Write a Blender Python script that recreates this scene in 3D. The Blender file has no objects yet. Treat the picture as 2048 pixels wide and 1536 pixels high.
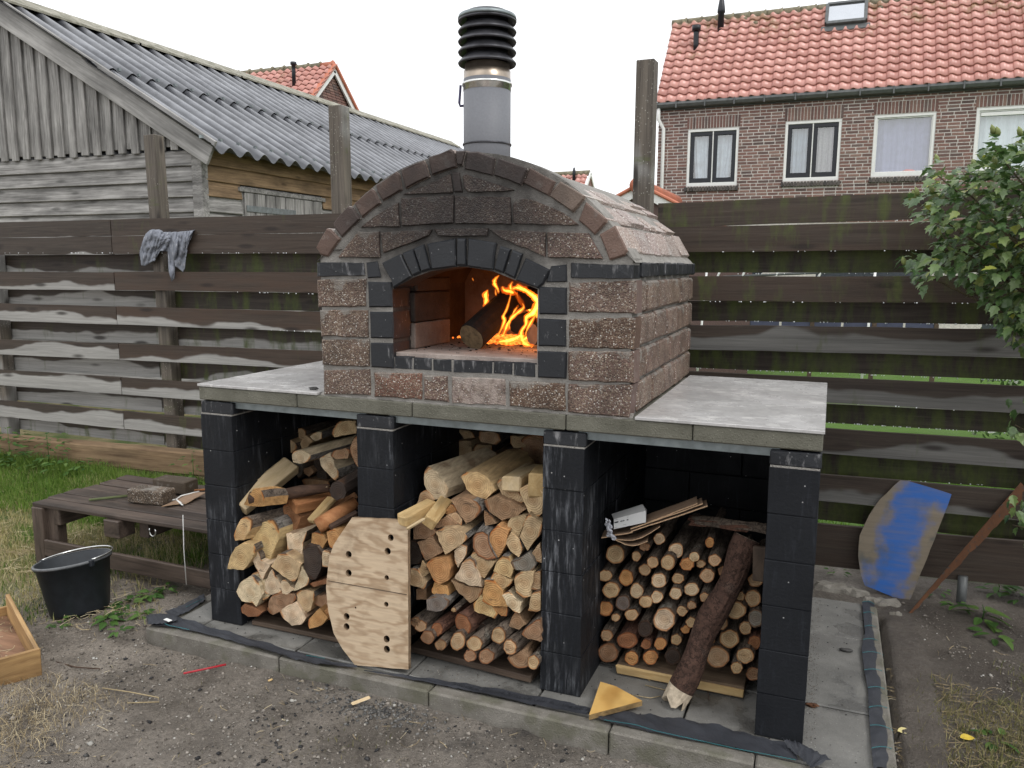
import bpy, bmesh, math, random
import numpy as np
from mathutils import Vector, Matrix, Euler, noise as mnoise
random.seed(7); rng = np.random.default_rng(7)
rad = math.radians
scene = bpy.context.scene
COL = scene.collection

# ------------------------------------------------------------------ camera
CAM = dict(f=1592.226, c=(2.3296, -2.4672, 1.4747), yaw=0.3784, pitch=-0.1475, roll=0.0059)
def _basis():
    cy, sy = math.cos(CAM['yaw']), math.sin(CAM['yaw']); cp, sp = math.cos(CAM['pitch']), math.sin(CAM['pitch'])
    cr, sr = math.cos(CAM['roll']), math.sin(CAM['roll'])
    F = Vector((-sy*cp, cy*cp, sp)); R = Vector((cy, sy, 0)); U = R.cross(F)
    return F, R*cr + U*sr, U*cr - R*sr
CF, CR, CU = _basis(); CC = Vector(CAM['c'])
cam = bpy.data.cameras.new('camera'); cam.sensor_fit = 'HORIZONTAL'; cam.sensor_width = 36
cam.lens = CAM['f']/2048*36; cam.clip_start = 0.05; cam.clip_end = 400
camo = bpy.data.objects.new('camera', cam); COL.objects.link(camo)
camo.matrix_world = Matrix(((CR.x, CU.x, -CF.x, CC.x), (CR.y, CU.y, -CF.y, CC.y), (CR.z, CU.z, -CF.z, CC.z), (0, 0, 0, 1)))
scene.camera = camo

# measured points of the photograph turned into places in the world
def _ray(u, v): return CF + CR*((u-1024)/CAM['f']) - CU*((v-768)/CAM['f'])
def PY(u, v, y): d = _ray(u, v); return CC + d*((y-CC.y)/d.y)
def PZ(u, v, z): d = _ray(u, v); return CC + d*((z-CC.z)/d.z)
def PX(u, v, x): d = _ray(u, v); return CC + d*((x-CC.x)/d.x)

# ------------------------------------------------------------------ overcast daylight
w = bpy.data.worlds.new("World"); scene.world = w; w.use_nodes = True
nt = w.node_tree; nt.nodes.clear()
sky = nt.nodes.new('ShaderNodeTexSky'); sky.sky_type = 'NISHITA'; sky.sun_disc = False
sky.sun_elevation = rad(52); sky.sun_rotation = rad(200); sky.air_density = 1.5; sky.dust_density = 6; sky.altitude = 0
hs = nt.nodes.new('ShaderNodeHueSaturation'); hs.inputs['Saturation'].default_value = 0.12
cl = nt.nodes.new('ShaderNodeMix'); cl.data_type = 'RGBA'; cl.inputs[0].default_value = 0.86
cl.inputs[7].default_value = (10.6, 10.8, 11.1, 1)
bg = nt.nodes.new('ShaderNodeBackground'); bg.inputs[1].default_value = 0.1
ow = nt.nodes.new('ShaderNodeOutputWorld')
nt.links.new(sky.outputs[0], hs.inputs['Color']); nt.links.new(hs.outputs[0], cl.inputs[6])
nt.links.new(cl.outputs[2], bg.inputs[0]); nt.links.new(bg.outputs[0], ow.inputs[0])
sun = bpy.data.lights.new('sun', 'SUN'); sun.energy = 0.9; sun.angle = rad(22); sun.color = (1, .97, .93)
suno = bpy.data.objects.new('sun', sun); COL.objects.link(suno)
suno.rotation_euler = Vector((.85, -.40, 1.05)).to_track_quat('Z', 'Y').to_euler()
suno.location = (0, 0, 20)
vs = scene.view_settings; vs.view_transform = 'Standard'; vs.look = 'None'; vs.exposure = 0.56; vs.gamma = 1; vs.use_curve_mapping = False
scene.render.engine = 'CYCLES'
scene.cycles.use_denoising = True
scene.cycles.max_bounces = 6; scene.cycles.transparent_max_bounces = 12
scene.cycles.caustics_reflective = False; scene.cycles.caustics_refractive = False

# ------------------------------------------------------------------ material helpers
class NT:
    def __init__(s, name):
        s.m = bpy.data.materials.new(name); s.m.use_nodes = True; s.t = s.m.node_tree; s.t.nodes.clear()
        s.out = s.n('OutputMaterial'); s.b = s.n('BsdfPrincipled'); s.t.links.new(s.b.outputs[0], s.out.inputs[0])
    def n(s, typ, *a, **k):
        nd = s.t.nodes.new('ShaderNode'+typ)
        for kk, v in k.items(): setattr(nd, kk, v)
        for i, v in enumerate(a): s.put(nd.inputs[i], v)
        return nd
    def put(s, sock, v):
        if v is None: return
        if isinstance(v, bpy.types.NodeSocket): s.t.links.new(v, sock)
        else:
            if sock.type == 'RGBA' and len(v) == 3: v = (*v, 1)
            sock.default_value = v
    def coord(s, kind='Object'): return s.n('TexCoord').outputs[kind]
    def pos(s): return s.n('NewGeometry').outputs['Position']
    def island(s): return s.n('NewGeometry').outputs['Random Per Island']
    def orand(s): return s.n('ObjectInfo').outputs['Random']
    def ocol(s): return s.n('ObjectInfo').outputs['Color']
    def sep(s, v): return s.n('SeparateXYZ', v).outputs
    def rgb(s, c): return s.n('SeparateColor', c).outputs
    def scale(s, v, sc):
        nd = s.n('Mapping'); s.put(nd.inputs[0], v); nd.inputs[3].default_value = sc; return nd.outputs[0]
    def off(s, v):   # shift the pattern by a random amount per object
        r = s.n('Math', s.orand(), 37.0, operation='MULTIPLY').outputs[0]
        return s.n('VectorMath', v, s.n('CombineXYZ', r, r, r).outputs[0], operation='ADD').outputs[0]
    def noise(s, v, sc, det=4, rough=.55, dist=0):
        nd = s.n('TexNoise'); s.put(nd.inputs['Vector'], v); nd.inputs['Scale'].default_value = sc
        nd.inputs['Detail'].default_value = det; nd.inputs['Roughness'].default_value = rough; nd.inputs['Distortion'].default_value = dist
        return nd.outputs[0]
    def vor(s, v, sc, feat='F1', rnd=1):
        nd = s.n('TexVoronoi', feature=feat); s.put(nd.inputs['Vector'], v); nd.inputs['Scale'].default_value = sc
        nd.inputs['Randomness'].default_value = rnd; return nd.outputs
    def wave(s, v, sc, dist=4, det=2, dsc=1.0, typ='BANDS', d='X'):
        nd = s.n('TexWave', wave_type=typ)
        if typ == 'BANDS': nd.bands_direction = d
        else: nd.rings_direction = d
        s.put(nd.inputs['Vector'], v); nd.inputs['Scale'].default_value = sc; nd.inputs['Distortion'].default_value = dist
        nd.inputs['Detail'].default_value = det; nd.inputs['Detail Scale'].default_value = dsc
        return nd.outputs[1]
    def ramp(s, v, *st, mode='LINEAR'):
        nd = s.n('ValToRGB'); s.put(nd.inputs[0], v); cr = nd.color_ramp; cr.interpolation = mode
        while len(cr.elements) < len(st): cr.elements.new(0.5)
        for e, (p, c) in zip(cr.elements, st):
            e.position = p; e.color = (c, c, c, 1) if not hasattr(c, '__len__') else (*c, 1)
        return nd.outputs[0]
    def step(s, v, a, b):
        nd = s.n('MapRange'); nd.interpolation_type = 'SMOOTHSTEP'; s.put(nd.inputs[0], v)
        nd.inputs[1].default_value = a; nd.inputs[2].default_value = b; return nd.outputs[0]
    def mix(s, f, a, b, mode='MIX'):
        nd = s.n('Mix', data_type='RGBA', blend_type=mode); s.put(nd.inputs[0], f); s.put(nd.inputs[6], a); s.put(nd.inputs[7], b); return nd.outputs[2]
    def math(s, op, a, b=0.0, clamp=False): return s.n('Math', a, b, operation=op, use_clamp=clamp).outputs[0]
    def bump(s, h, st=.4, d=.01, prev=None):
        nd = s.n('Bump'); nd.inputs['Strength'].default_value = st; nd.inputs['Distance'].default_value = d; s.put(nd.inputs['Height'], h)
        if prev is not None: s.put(nd.inputs['Normal'], prev)
        return nd.outputs[0]
    def fin(s, col, rough=.8, nrm=None, spec=.4, metal=0):
        s.put(s.b.inputs['Base Color'], col); s.put(s.b.inputs['Roughness'], rough); s.put(s.b.inputs['Metallic'], metal)
        s.put(s.b.inputs['Specular IOR Level'], spec)
        if nrm is not None: s.put(s.b.inputs['Normal'], nrm)
        return s.m

def m_simple(name, col, rough=.7, metal=0, sc=30, var=.25, bump=.15, spec=.4):
    k = NT(name); v = k.off(k.coord()); n = k.noise(v, sc, 5)
    c = k.mix(1.0, col, k.ramp(n, (.25, 1-var), (.75, 1+var)), 'MULTIPLY')
    return k.fin(c, rough, k.bump(n, bump, .004), spec, metal)

# exposed-aggregate paving bricks of the oven
def soot(k, col):
    p = k.pos(); x, y, z = k.sep(p)
    dx = k.math('MULTIPLY', k.math('SUBTRACT', x, 1.13), 2.0); dz = k.math('MULTIPLY', k.math('SUBTRACT', z, 1.62), 2.6)
    r = k.math('ADD', k.math('MULTIPLY', dx, dx), k.math('MULTIPLY', dz, dz))
    r = k.math('ADD', r, k.math('MULTIPLY', k.noise(p, 14, 4), .8))
    s = k.math('MULTIPLY', k.math('SUBTRACT', 1.0, k.step(r, .35, 1.55)), k.math('SUBTRACT', 1.0, k.step(y, .05, .12)))
    return k.mix(k.math('MULTIPLY', s, .86), col, (.012, .010, .010))
def m_aggregate(name, mortar=.45, pale=0, sc=205):
    k = NT(name); v = k.off(k.coord()); vo = k.vor(v, sc); d = vo[0]; cell = k.rgb(vo[1])[0]
    peb = k.ramp(cell, (0, (.028, .022, .018)), (.2, (.085, .060, .044)), (.45, (.155, .110, .078)), (.7, (.235, .182, .13)), (.9, (.34, .30, .25)), (1, (.56, .54, .50)))
    cem = k.mix(k.noise(v, 9), (.088, .058, .046), (.150, .094, .074))
    cem = k.mix(1, cem, k.ocol(), 'MULTIPLY')
    pm = k.step(d, .62, .35)
    c = k.mix(pm, cem, peb)
    big = k.noise(v, 11, 4)
    c = k.mix(1, c, k.ramp(big, (.3, .62), (.7, 1.25)), 'MULTIPLY')
    g = k.sep(k.coord('Generated'))[2]
    sm = k.step(k.math('ADD', k.math('MULTIPLY', g, .55), k.noise(v, 16, 5)), 1.10 - .25*mortar, 1.18 - .22*mortar)
    grey = k.mix(k.noise(v, 60), (.17, .158, .14), (.26, .245, .22))
    c = k.mix(k.math('MULTIPLY', sm, .7), c, grey)
    if pale: c = k.mix(k.math('MULTIPLY', k.step(k.noise(v, 40, 5), .2, .75), pale), c, (.36, .30, .265))
    h = k.math('ADD', k.math('MULTIPLY', k.math('SUBTRACT', 1.0, d), 1.0), k.math('MULTIPLY', k.noise(v, 60, 3), .6))
    return k.fin(soot(k, c), .62, k.bump(h, .5, .005), .35)
def m_brick_smooth(name, black=0):
    k = NT(name); v = k.off(k.coord()); n = k.noise(v, 14, 6, .65); f = k.noise(v, 160, 3)
    base = k.mix(n, (.085, .056, .046), (.165, .110, .090)); base = k.mix(1, base, k.ocol(), 'MULTIPLY')
    c = k.mix(k.step(f, .66, .8), base, (.30, .25, .21)); c = k.mix(k.step(f, .36, .28), c, (.03, .02, .018))
    c = k.mix(k.math('MULTIPLY', k.step(k.noise(v, 24, 5), .58, .7), .4), c, (.22, .20, .18))
    return k.fin(soot(k, c), .66, k.bump(k.math('ADD', f, n), .55, .004), .35)
def m_vault():   # the weathered wet top of the vault
    k = NT('vault_brick'); v = k.off(k.coord()); vo = k.vor(v, 170); cell = k.rgb(vo[1])[1]
    peb = k.ramp(cell, (0, (.14, .105, .09)), (.4, (.33, .26, .22)), (.75, (.46, .41, .37)), (1, (.75, .72, .66)))
    base = k.mix(k.noise(v, 10, 4), (.24, .175, .15), (.36, .285, .25)); base = k.mix(1, base, k.ocol(), 'MULTIPLY')
    c = k.mix(k.step(vo[0], .6, .35), base, peb)
    c = k.mix(k.math('MULTIPLY', k.step(k.noise(k.pos(), 7, 6, .65), .50, .62), .45), c, (.40, .385, .36))
    return k.fin(c, k.ramp(k.noise(k.pos(), 5), (.4, .28), (.6, .6)), k.bump(k.math('SUBTRACT', k.noise(v, 60, 4), vo[0]), .8, .005), .5)
def m_black_brick(name, eff=.35):
    k = NT(name); p = k.pos(); v = k.off(k.coord())
    c = k.mix(k.noise(v, 12, 5), (.007, .008, .0105), (.015, .017, .021))
    st = k.noise(k.scale(p, (34, 34, 9)), 1, 6, .65)
    c = k.mix(k.math('MULTIPLY', k.step(st, .66-.12*eff, .82-.1*eff), .55), c, (.36, .355, .36))
    sp = k.vor(p, 45); c = k.mix(k.math('MULTIPLY', k.step(sp[0], .10, .05), .5), c, (.4, .4, .4))
    return k.fin(c, k.ramp(k.noise(v, 6), (.35, .42), (.7, .66)), k.bump(k.noise(v, 130, 4), .3, .003), .45)
def m_block():   # tar-black painted blocks with white bloom running down
    k = NT('black_block'); p = k.pos(); v = k.coord()
    c = k.mix(k.noise(p, 5, 5), (.0036, .0044, .006), (.010, .0115, .015))
    c = k.mix(k.math('MULTIPLY', k.step(k.noise(k.scale(p, (60, 60, 7)), 1, 6, .7), .52, .78), .22), c, (.07, .08, .10))
    st = k.noise(k.scale(p, (48, 48, 5.5)), 1, 7, .72); lo = k.noise(p, 2.4, 3)
    patch = k.math('MULTIPLY', k.step(lo, .42, .60), k.math('MULTIPLY', k.math('SUBTRACT', 1.0, k.step(k.sep(p)[0], 1.7, 2.15)), k.math('SUBTRACT', 1.0, k.step(k.sep(p)[1], .35, .75))))
    c = k.mix(k.math('MULTIPLY', k.math('MULTIPLY', k.step(st, .48, .74), patch), .55), c, (.34, .355, .385))
    sp = k.vor(p, 22); c = k.mix(k.math('MULTIPLY', k.step(sp[0], .07, .035), .7), c, (.5, .5, .5))
    return k.fin(c, k.ramp(k.noise(p, 8, 4), (.35, .55), (.7, .8)), k.bump(k.noise(p, 90, 5), .35, .004), .28)
def m_concrete(name, a, b, rough=.85, sc=10, pit=.5, wet=0, moss=0):
    k = NT(name); p = k.pos(); n = k.noise(p, sc, 7, .65); f = k.noise(p, 190, 3)
    c = k.mix(k.ramp(n, (.3, 0), (.7, 1)), a, b)
    c = k.mix(k.step(f, .64, .78), c, tuple(min(1, x*2.1) for x in b)); c = k.mix(k.step(f, .36, .26), c, tuple(x*.35 for x in a))
    if moss: c = k.mix(k.math('MULTIPLY', k.step(k.noise(p, 8, 5), .48, .62), moss), c, (.085, .085, .05))
    r = rough
    if wet:
        wm = k.step(k.noise(p, 2.6, 5, .6), .52, .60); r = k.mix(wm, (rough,)*3, (.12, .12, .12)); c = k.mix(wm, c, k.mix(1, c, (.62, .62, .62), 'MULTIPLY'))
        r = k.rgb(r)[0]
    if name == 'mortar': c = soot(k, c)
    return k.fin(c, r, k.bump(k.math('ADD', f, k.math('MULTIPLY', n, 1.5)), pit, .004), .45)
def m_terrazzo():
    k = NT('terrazzo_tile'); p = k.pos(); sv = k.scale(p, (1, 1.6, 1))
    vo = k.vor(sv, 26); big = k.rgb(vo[1])[0]; v2 = k.vor(sv, 70); sm = k.rgb(v2[1])[1]
    c = k.ramp(big, (0, (.36, .35, .345)), (.5, (.41, .402, .395)), (.88, (.43, .42, .412)), (1, (.56, .55, .53)))
    c = k.mix(k.math('MULTIPLY', k.step(v2[0], .5, .3), .5), c, k.ramp(sm, (0, (.29, .278, .265)), (.5, (.42, .41, .40)), (1, (.56, .55, .53))))
    return k.fin(c, k.ramp(k.noise(p, 5, 5), (.4, .17), (.62, .34)), k.bump(k.noise(p, 8, 4), .05, .01), .5)
# weathered wood: grain along the local X axis; object colour = (dryness, moss, redness)
def m_wood(name, wet=(.0225, .0178, .0142), dry=(.36, .35, .33), bleach=.5):
    k = NT(name); v = k.off(k.coord()); g = k.coord('Generated'); gz = k.sep(g)[2]; oc = k.rgb(k.ocol())
    warp = k.n('VectorMath', v, k.scale(k.n('TexNoise', None, None, 2.6).outputs[1], (.0, .02, .05)), operation='ADD').outputs[0]
    fib = k.noise(k.scale(warp, (2.4, 50, 105)), 1, 7, .72); lo_ = k.noise(k.scale(warp, (.9, 14, 26)), 1, 5, .6)
    grain = k.math('ADD', k.math('MULTIPLY', fib, .6), k.math('MULTIPLY', lo_, .4))
    cw = k.mix(k.ramp(grain, (.36, 0), (.63, 1)), tuple(x*.7 for x in wet), tuple(x*2.9 for x in wet)); cw = k.mix(k.math('MULTIPLY', k.step(k.noise(k.scale(v, (6, 40, 90)), 1, 5, .7), .60, .74), .4), cw, (.13, .115, .10))
    cw = k.mix(k.math('MULTIPLY', oc[2], k.ramp(k.noise(k.scale(v, (1.2, 3, 8)), 2, 5), (.35, .35), (.62, 1))), cw, (.066, .040, .027))
    cd = k.mix(k.ramp(grain, (.32, 0), (.62, 1)), tuple(x*.5 for x in dry), dry)
    edge = k.math('MULTIPLY', k.math('SUBTRACT', k.noise(k.scale(v, (1.25, 1, 2.2)), 1.7, 3, .42), .5), 1.7)
    dm = k.step(k.math('SUBTRACT', k.math('ADD', k.math('SUBTRACT', k.math('MULTIPLY', oc[0], 2.0), 1.0), edge), gz if bleach else .5), -.04, .10)
    c = k.mix(dm, cw, cd)
    kn = k.vor(k.scale(v, (2.6, 9, 11)), 1); c = k.mix(k.math('MULTIPLY', k.step(kn[0], .23, .08), .8), c, (.016, .011, .009))
    ms = k.noise(k.scale(v, (14, 14, 3.4)), 1, 6, .65); mm = k.step(k.math('ADD', ms, k.math('MULTIPLY', oc[1], .5)), .66, .92)
    c = k.mix(k.math('MULTIPLY', mm, .85), c, k.mix(k.noise(v, 40), (.035, .05, .010), (.10, .125, .028)))
    if name == 'post_wood':
        sp = k.vor(k.scale(v, (60, 90, 90)), 1)[0]; c = k.mix(k.math('MULTIPLY', k.step(sp, .22, .10), k.step(k.noise(v, 5, 3), .42, .6)), c, (.42, .41, .36))
    return k.fin(c, k.rgb(k.mix(dm, (.55, .55, .55), (.85, .85, .85)))[0], k.bump(grain, .5, .004), .3)
def m_timber(name, a, b, rough=.75, sc=1.0, bump=.35, knots=.5):
    k = NT(name); v = k.off(k.coord())
    warp = k.n('VectorMath', v, k.scale(k.n('TexNoise', None, None, 2.6).outputs[1], (.0, .03, .05)), operation='ADD').outputs[0]
    fib = k.noise(k.scale(warp, (3*sc, 70*sc, 80*sc)), 1, 7, .7); rings = k.noise(k.scale(warp, (1.0, 16, 22)), 1, 5, .6)
    g = k.math('ADD', k.math('MULTIPLY', fib, .55), k.math('MULTIPLY', rings, .45))
    c = k.mix(k.ramp(g, (.36, 0), (.62, 1)), a, b); c = k.mix(1, c, k.ramp(k.noise(k.scale(v, (1, 3, 3)), 3.0*sc, 5), (.3, .60), (.7, 1.3)), 'MULTIPLY')
    kn = k.vor(k.scale(v, (2.2*sc, 7*sc, 7*sc)), 1); c = k.mix(k.math('MULTIPLY', k.step(kn[0], .16, .05), knots), c, tuple(x*.25 for x in a))
    return k.fin(c, rough, k.bump(g, bump, .004), .3)
def m_log_end():   # sawn end grain: rings about the local origin
    k = NT('log_end'); v = k.coord(); d = k.scale(v, (1, .25, 1)); r = k.n('VectorMath', d, operation='LENGTH').outputs['Value']
    wob = k.math('ADD', r, k.math('MULTIPLY', k.noise(v, 22, 4), .012))
    rings = k.math('SINE', k.math('MULTIPLY', wob, 800)); rr = k.step(rings, -.2, 1.0)
    oc = k.ocol(); n = k.noise(k.off(v), 24, 6, .65)
    c = k.mix(1, oc, k.ramp(n, (.3, .58), (.7, 1.28)), 'MULTIPLY'); c = k.mix(k.math('MULTIPLY', rr, .26), c, k.mix(1, oc, (.42, .33, .26), 'MULTIPLY'))
    heart = k.step(wob, .034, .010); c = k.mix(k.math('MULTIPLY', heart, .35), c, k.mix(1, oc, (.62, .45, .32), 'MULTIPLY'))
    rim = k.n('Attribute', attribute_name='rim').outputs['Fac']; rn = k.math('ADD', rim, k.math('MULTIPLY', k.math('SUBTRACT', n, .5), .22)); c = k.mix(k.math('MULTIPLY', k.step(rn, .78, .90), .75), c, k.mix(1, oc, (.78, .42, .2), 'MULTIPLY')); c = k.mix(k.math('MULTIPLY', k.step(rn, .90, .98), .85), c, (.05, .03, .02))
    ang = k.noise(k.scale(k.off(v), (20, 3, 60)), 1, 4, .7); c = k.mix(k.math('MULTIPLY', k.step(ang, .60, .70), .65), c, (.055, .032, .02))
    c = k.mix(k.math('MULTIPLY', k.step(k.noise(k.off(v), 9, 5), .55, .68), .45), c, k.mix(1, oc, (.55, .42, .30), 'MULTIPLY'))
    return k.fin(c, .78, k.bump(k.math('ADD', n, k.math('MULTIPLY', rr, .5)), .6, .004), .25)
def m_log_split():
    k = NT('log_split_face'); v = k.off(k.coord()); f = k.noise(k.scale(v, (60, 5, 60)), 1, 6, .7); oc = k.ocol()
    c = k.mix(1, oc, k.ramp(f, (.25, .38), (.75, 1.12)), 'MULTIPLY'); c = k.mix(k.math('MULTIPLY', k.step(k.noise(v, 12, 4), .5, .7), .6), c, (.12, .055, .025))
    return k.fin(c, .8, k.bump(f, .8, .006), .25)
def m_bark(name, a=(.05, .037, .029), b=(.165, .13, .10)):
    k = NT(name); v = k.off(k.coord()); n = k.noise(k.scale(v, (60, 16, 60)), 1, 7, .7); cr = k.math('ABSOLUTE', k.math('SUBTRACT', k.noise(k.scale(v, (46, 13, 46)), 1, 5, .6), .5))
    c = k.mix(k.ramp(n, (.3, 0), (.7, 1)), a, b); c = k.mix(k.math('MULTIPLY', k.step(k.noise(v, 14, 5), .6, .72), .1 if 'red' in name else .8), c, (.20, .19, .16))
    c = k.mix(k.math('MULTIPLY', k.step(cr, .035, .005), .8), c, tuple(x*.4 for x in a))
    return k.fin(c, .85, k.bump(k.math('ADD', n, cr), .9, .008), .25)
def m_ply(name, a, b):
    k = NT(name); v = k.coord(); wn = k.noise(k.scale(v, (2.2, 1, 7)), 1.1, 4, .5); sw = k.math('ADD', k.math('MULTIPLY', k.math('SINE', k.math('MULTIPLY', wn, 62)), .5), .5); f = k.noise(k.scale(v, (9, 9, 120)), 1, 4)
    c = k.mix(k.ramp(k.math('MULTIPLY', sw, k.noise(v, 7, 3)), (.12, 1), (.62, .0)), a, b); c = k.mix(1, c, k.ramp(f, (.3, .85), (.7, 1.1)), 'MULTIPLY')
    c = k.mix(k.math('MULTIPLY', k.step(k.noise(v, 4.5, 6, .65), .54, .68), .55), c, tuple(x*.55 for x in a))
    kn = k.vor(k.scale(v, (6, 6, 9)), 1); c = k.mix(k.math('MULTIPLY', k.step(kn[0], .12, .05), .25), c, (.10, .07, .045))
    return k.fin(c, .72, k.bump(f, .2, .002), .3)
def m_dirt():
    k = NT('bare_earth'); p = k.pos(); x, y, z = k.sep(p); n = k.noise(p, 3.2, 8, .62); f = k.noise(p, 70, 6, .75); sp = k.noise(p, 240, 2)
    c = k.mix(k.ramp(n, (.36, 0), (.62, 1)), (.115, .099, .082), (.275, .243, .208))
    c = k.mix(1, c, k.ramp(f, (.25, .5), (.75, 1.45)), 'MULTIPLY'); c = k.mix(k.math('MULTIPLY', k.step(x, .9, -.6), .5), c, k.mix(1, c, (1.5, 1.45, 1.38), 'MULTIPLY'))
    blk = k.noise(p, 2.1, 6, .7); ch = k.math('MULTIPLY', k.step(blk, .54, .70), k.step(x, -.1, 1.2)); c = k.mix(k.math('MULTIPLY', ch, .62), c, (.022, .021, .022))
    rt = k.math('MULTIPLY', k.step(x, 2.45, 2.7), .6); c = k.mix(rt, c, (.068, .053, .042))
    c = k.mix(k.step(sp, .66, .74), c, (.34, .32, .28))
    lawn = k.math('MULTIPLY', k.step(k.math('ADD', x, k.math('MULTIPLY', n, .9)), -.35, -.9), k.step(y, -.35, .2))
    gr = k.mix(k.ramp(k.noise(p, 3.5, 6), (.38, 0), (.6, 1)), (.075, .115, .022), (.26, .215, .105)); c = k.mix(lawn, c, gr)
    far = k.math('MULTIPLY', k.step(y, 1.8, 2.0), k.step(x, -.2, .4)); c = k.mix(far, c, k.mix(k.noise(p, 5, 6), (.065, .14, .015), (.11, .21, .03)))
    return k.fin(c, k.ramp(k.noise(p, 1.7, 4), (.4, .62), (.6, .9)), k.bump(k.math('ADD', f, k.math('MULTIPLY', sp, .5)), 1.0, .02), .35)
def m_rand(name, *st, rough=.7, trans=0, src='island', spec=.4):
    k = NT(name); r = k.island() if src == 'island' else k.math('FRACT', k.math('ADD', k.math('MULTIPLY', k.orand(), 7.3), k.math('MULTIPLY', k.island(), 3.1)))
    c = k.ramp(r, *st); n = k.noise(k.coord(), 60, 3); c = k.mix(1, c, k.ramp(n, (.3, .75), (.7, 1.25)), 'MULTIPLY')
    if trans: 
        k.b.inputs['Subsurface Weight'].default_value = 0
        tr = k.n('BsdfTranslucent', c); ms = k.n('MixShader', trans); k.t.links.new(k.b.outputs[0], ms.inputs[1]); k.t.links.new(tr.outputs[0], ms.inputs[2]); k.t.links.new(ms.outputs[0], k.out.inputs[0])
    return k.fin(c, rough, k.bump(n, .3, .003), spec)
def m_flame(name, a, b, s, tr, sc=40):
    k = NT(name); n = k.noise(k.scale(k.pos(), (1, 1, .45)), sc, 4); c = k.ramp(n, (.35, a), (.65, b)); e = k.n('Emission', c, s); t = k.n('BsdfTransparent', (1, 1, 1, 1))
    ms = k.n('MixShader', k.ramp(k.noise(k.scale(k.pos(), (1, 1, .3)), sc*2.2, 3), (.36, min(1, tr+.35)), (.64, max(0, tr-.35)))); k.t.links.new(e.outputs[0], ms.inputs[1]); k.t.links.new(t.outputs[0], ms.inputs[2]); k.t.links.new(ms.outputs[0], k.out.inputs[0]); return k.m
def m_vflame(name, col, s):
    k = NT(name); e = k.n('Emission', (*col, 1), s); k.t.links.remove(k.out.inputs[0].links[0]); k.t.links.new(e.outputs[0], k.out.inputs['Volume']); return k.m
def m_emit(name, a, b, s, sc=40):
    k = NT(name); n = k.noise(k.pos(), sc, 4); c = k.ramp(n, (.35, a), (.65, b)); e = k.n('Emission', c, s)
    k.t.links.new(e.outputs[0], k.out.inputs[0]); return k.m

# ------------------------------------------------------------------ object helpers
def tag(o, label=None, cat=None, group=None, kind=None, color=None):
    if label: o['label'] = label
    if cat: o['category'] = cat
    if group: o['group'] = group
    if kind: o['kind'] = kind
    if color: o.color = (*color, 1) if len(color) == 3 else color
    return o
def thing(name, loc, label, cat, group=None):
    o = bpy.data.objects.new(name, None); COL.objects.link(o); o.location = loc; o.empty_display_size = .1
    return tag(o, label, cat, group)
def link(name, me, parent=None, M=None, color=None):
    o = bpy.data.objects.new(name, me); COL.objects.link(o)
    if M is not None: o.matrix_world = M
    if parent is not None:
        o.parent = parent; r = parent
        off = Vector((0, 0, 0)); mm = Matrix.Identity(4)
        chain = []
        while r is not None: chain.append(r); r = r.parent
        W = Matrix.Identity(4)
        for q in reversed(chain): W = W @ q.matrix_parent_inverse @ Matrix.LocRotScale(q.location, q.rotation_euler, q.scale)
        o.matrix_parent_inverse = W.inverted()
    if color is not None: o.color = (*color, 1)
    return o
def mesh(name, vs, fs, mats, mi=None, smooth=False):
    me = bpy.data.meshes.new(name); me.from_pydata([tuple(v) for v in vs], [], fs)
    for m in (mats if isinstance(mats, (list, tuple)) else [mats]): me.materials.append(m)
    if mi is not None: me.polygons.foreach_set('material_index', mi)
    if smooth: me.polygons.foreach_set('use_smooth', [True]*len(me.polygons))
    me.update(); return me
def npmesh(name, V, Fq, mats, smooth=False):
    V = np.asarray(V, np.float32).reshape(-1, 3); Fq = np.asarray(Fq, np.int32); n, k = Fq.shape
    me = bpy.data.meshes.new(name); me.vertices.add(len(V)); me.vertices.foreach_set('co', V.ravel())
    me.loops.add(n*k); me.loops.foreach_set('vertex_index', Fq.ravel()); me.polygons.add(n)
    me.polygons.foreach_set('loop_start', np.arange(0, n*k, k, dtype=np.int32)); me.polygons.foreach_set('loop_total', np.full(n, k, np.int32))
    if smooth: me.polygons.foreach_set('use_smooth', np.ones(n, bool))
    for m in (mats if isinstance(mats, (list, tuple)) else [mats]): me.materials.append(m)
    me.update(calc_edges=True); me.validate(); return me
def bm_box(bm, sx, sy, sz, M=Matrix.Identity(4), bev=0, seg=1):
    b2 = bmesh.new(); bmesh.ops.create_cube(b2, size=1); bmesh.ops.scale(b2, vec=(sx, sy, sz), verts=b2.verts)
    if bev: bmesh.ops.bevel(b2, geom=b2.edges[:], offset=bev, segments=seg, affect='EDGES', profile=.6)
    bmesh.ops.transform(b2, matrix=M, verts=b2.verts); t = bpy.data.meshes.new('t'); b2.to_mesh(t); b2.free(); bm.from_mesh(t); bpy.data.meshes.remove(t)
def bm_mesh(name, bm, mats, smooth=False):
    me = bpy.data.meshes.new(name); bm.to_mesh(me); bm.free()
    for m in (mats if isinstance(mats, (list, tuple)) else [mats]): me.materials.append(m)
    if smooth: me.polygons.foreach_set('use_smooth', [True]*len(me.polygons))
    return me
def jit(me, a):
    for v in me.vertices: v.co += Vector((random.uniform(-a, a), random.uniform(-a, a), random.uniform(-a, a)))
    return me
_bc = {}
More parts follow.
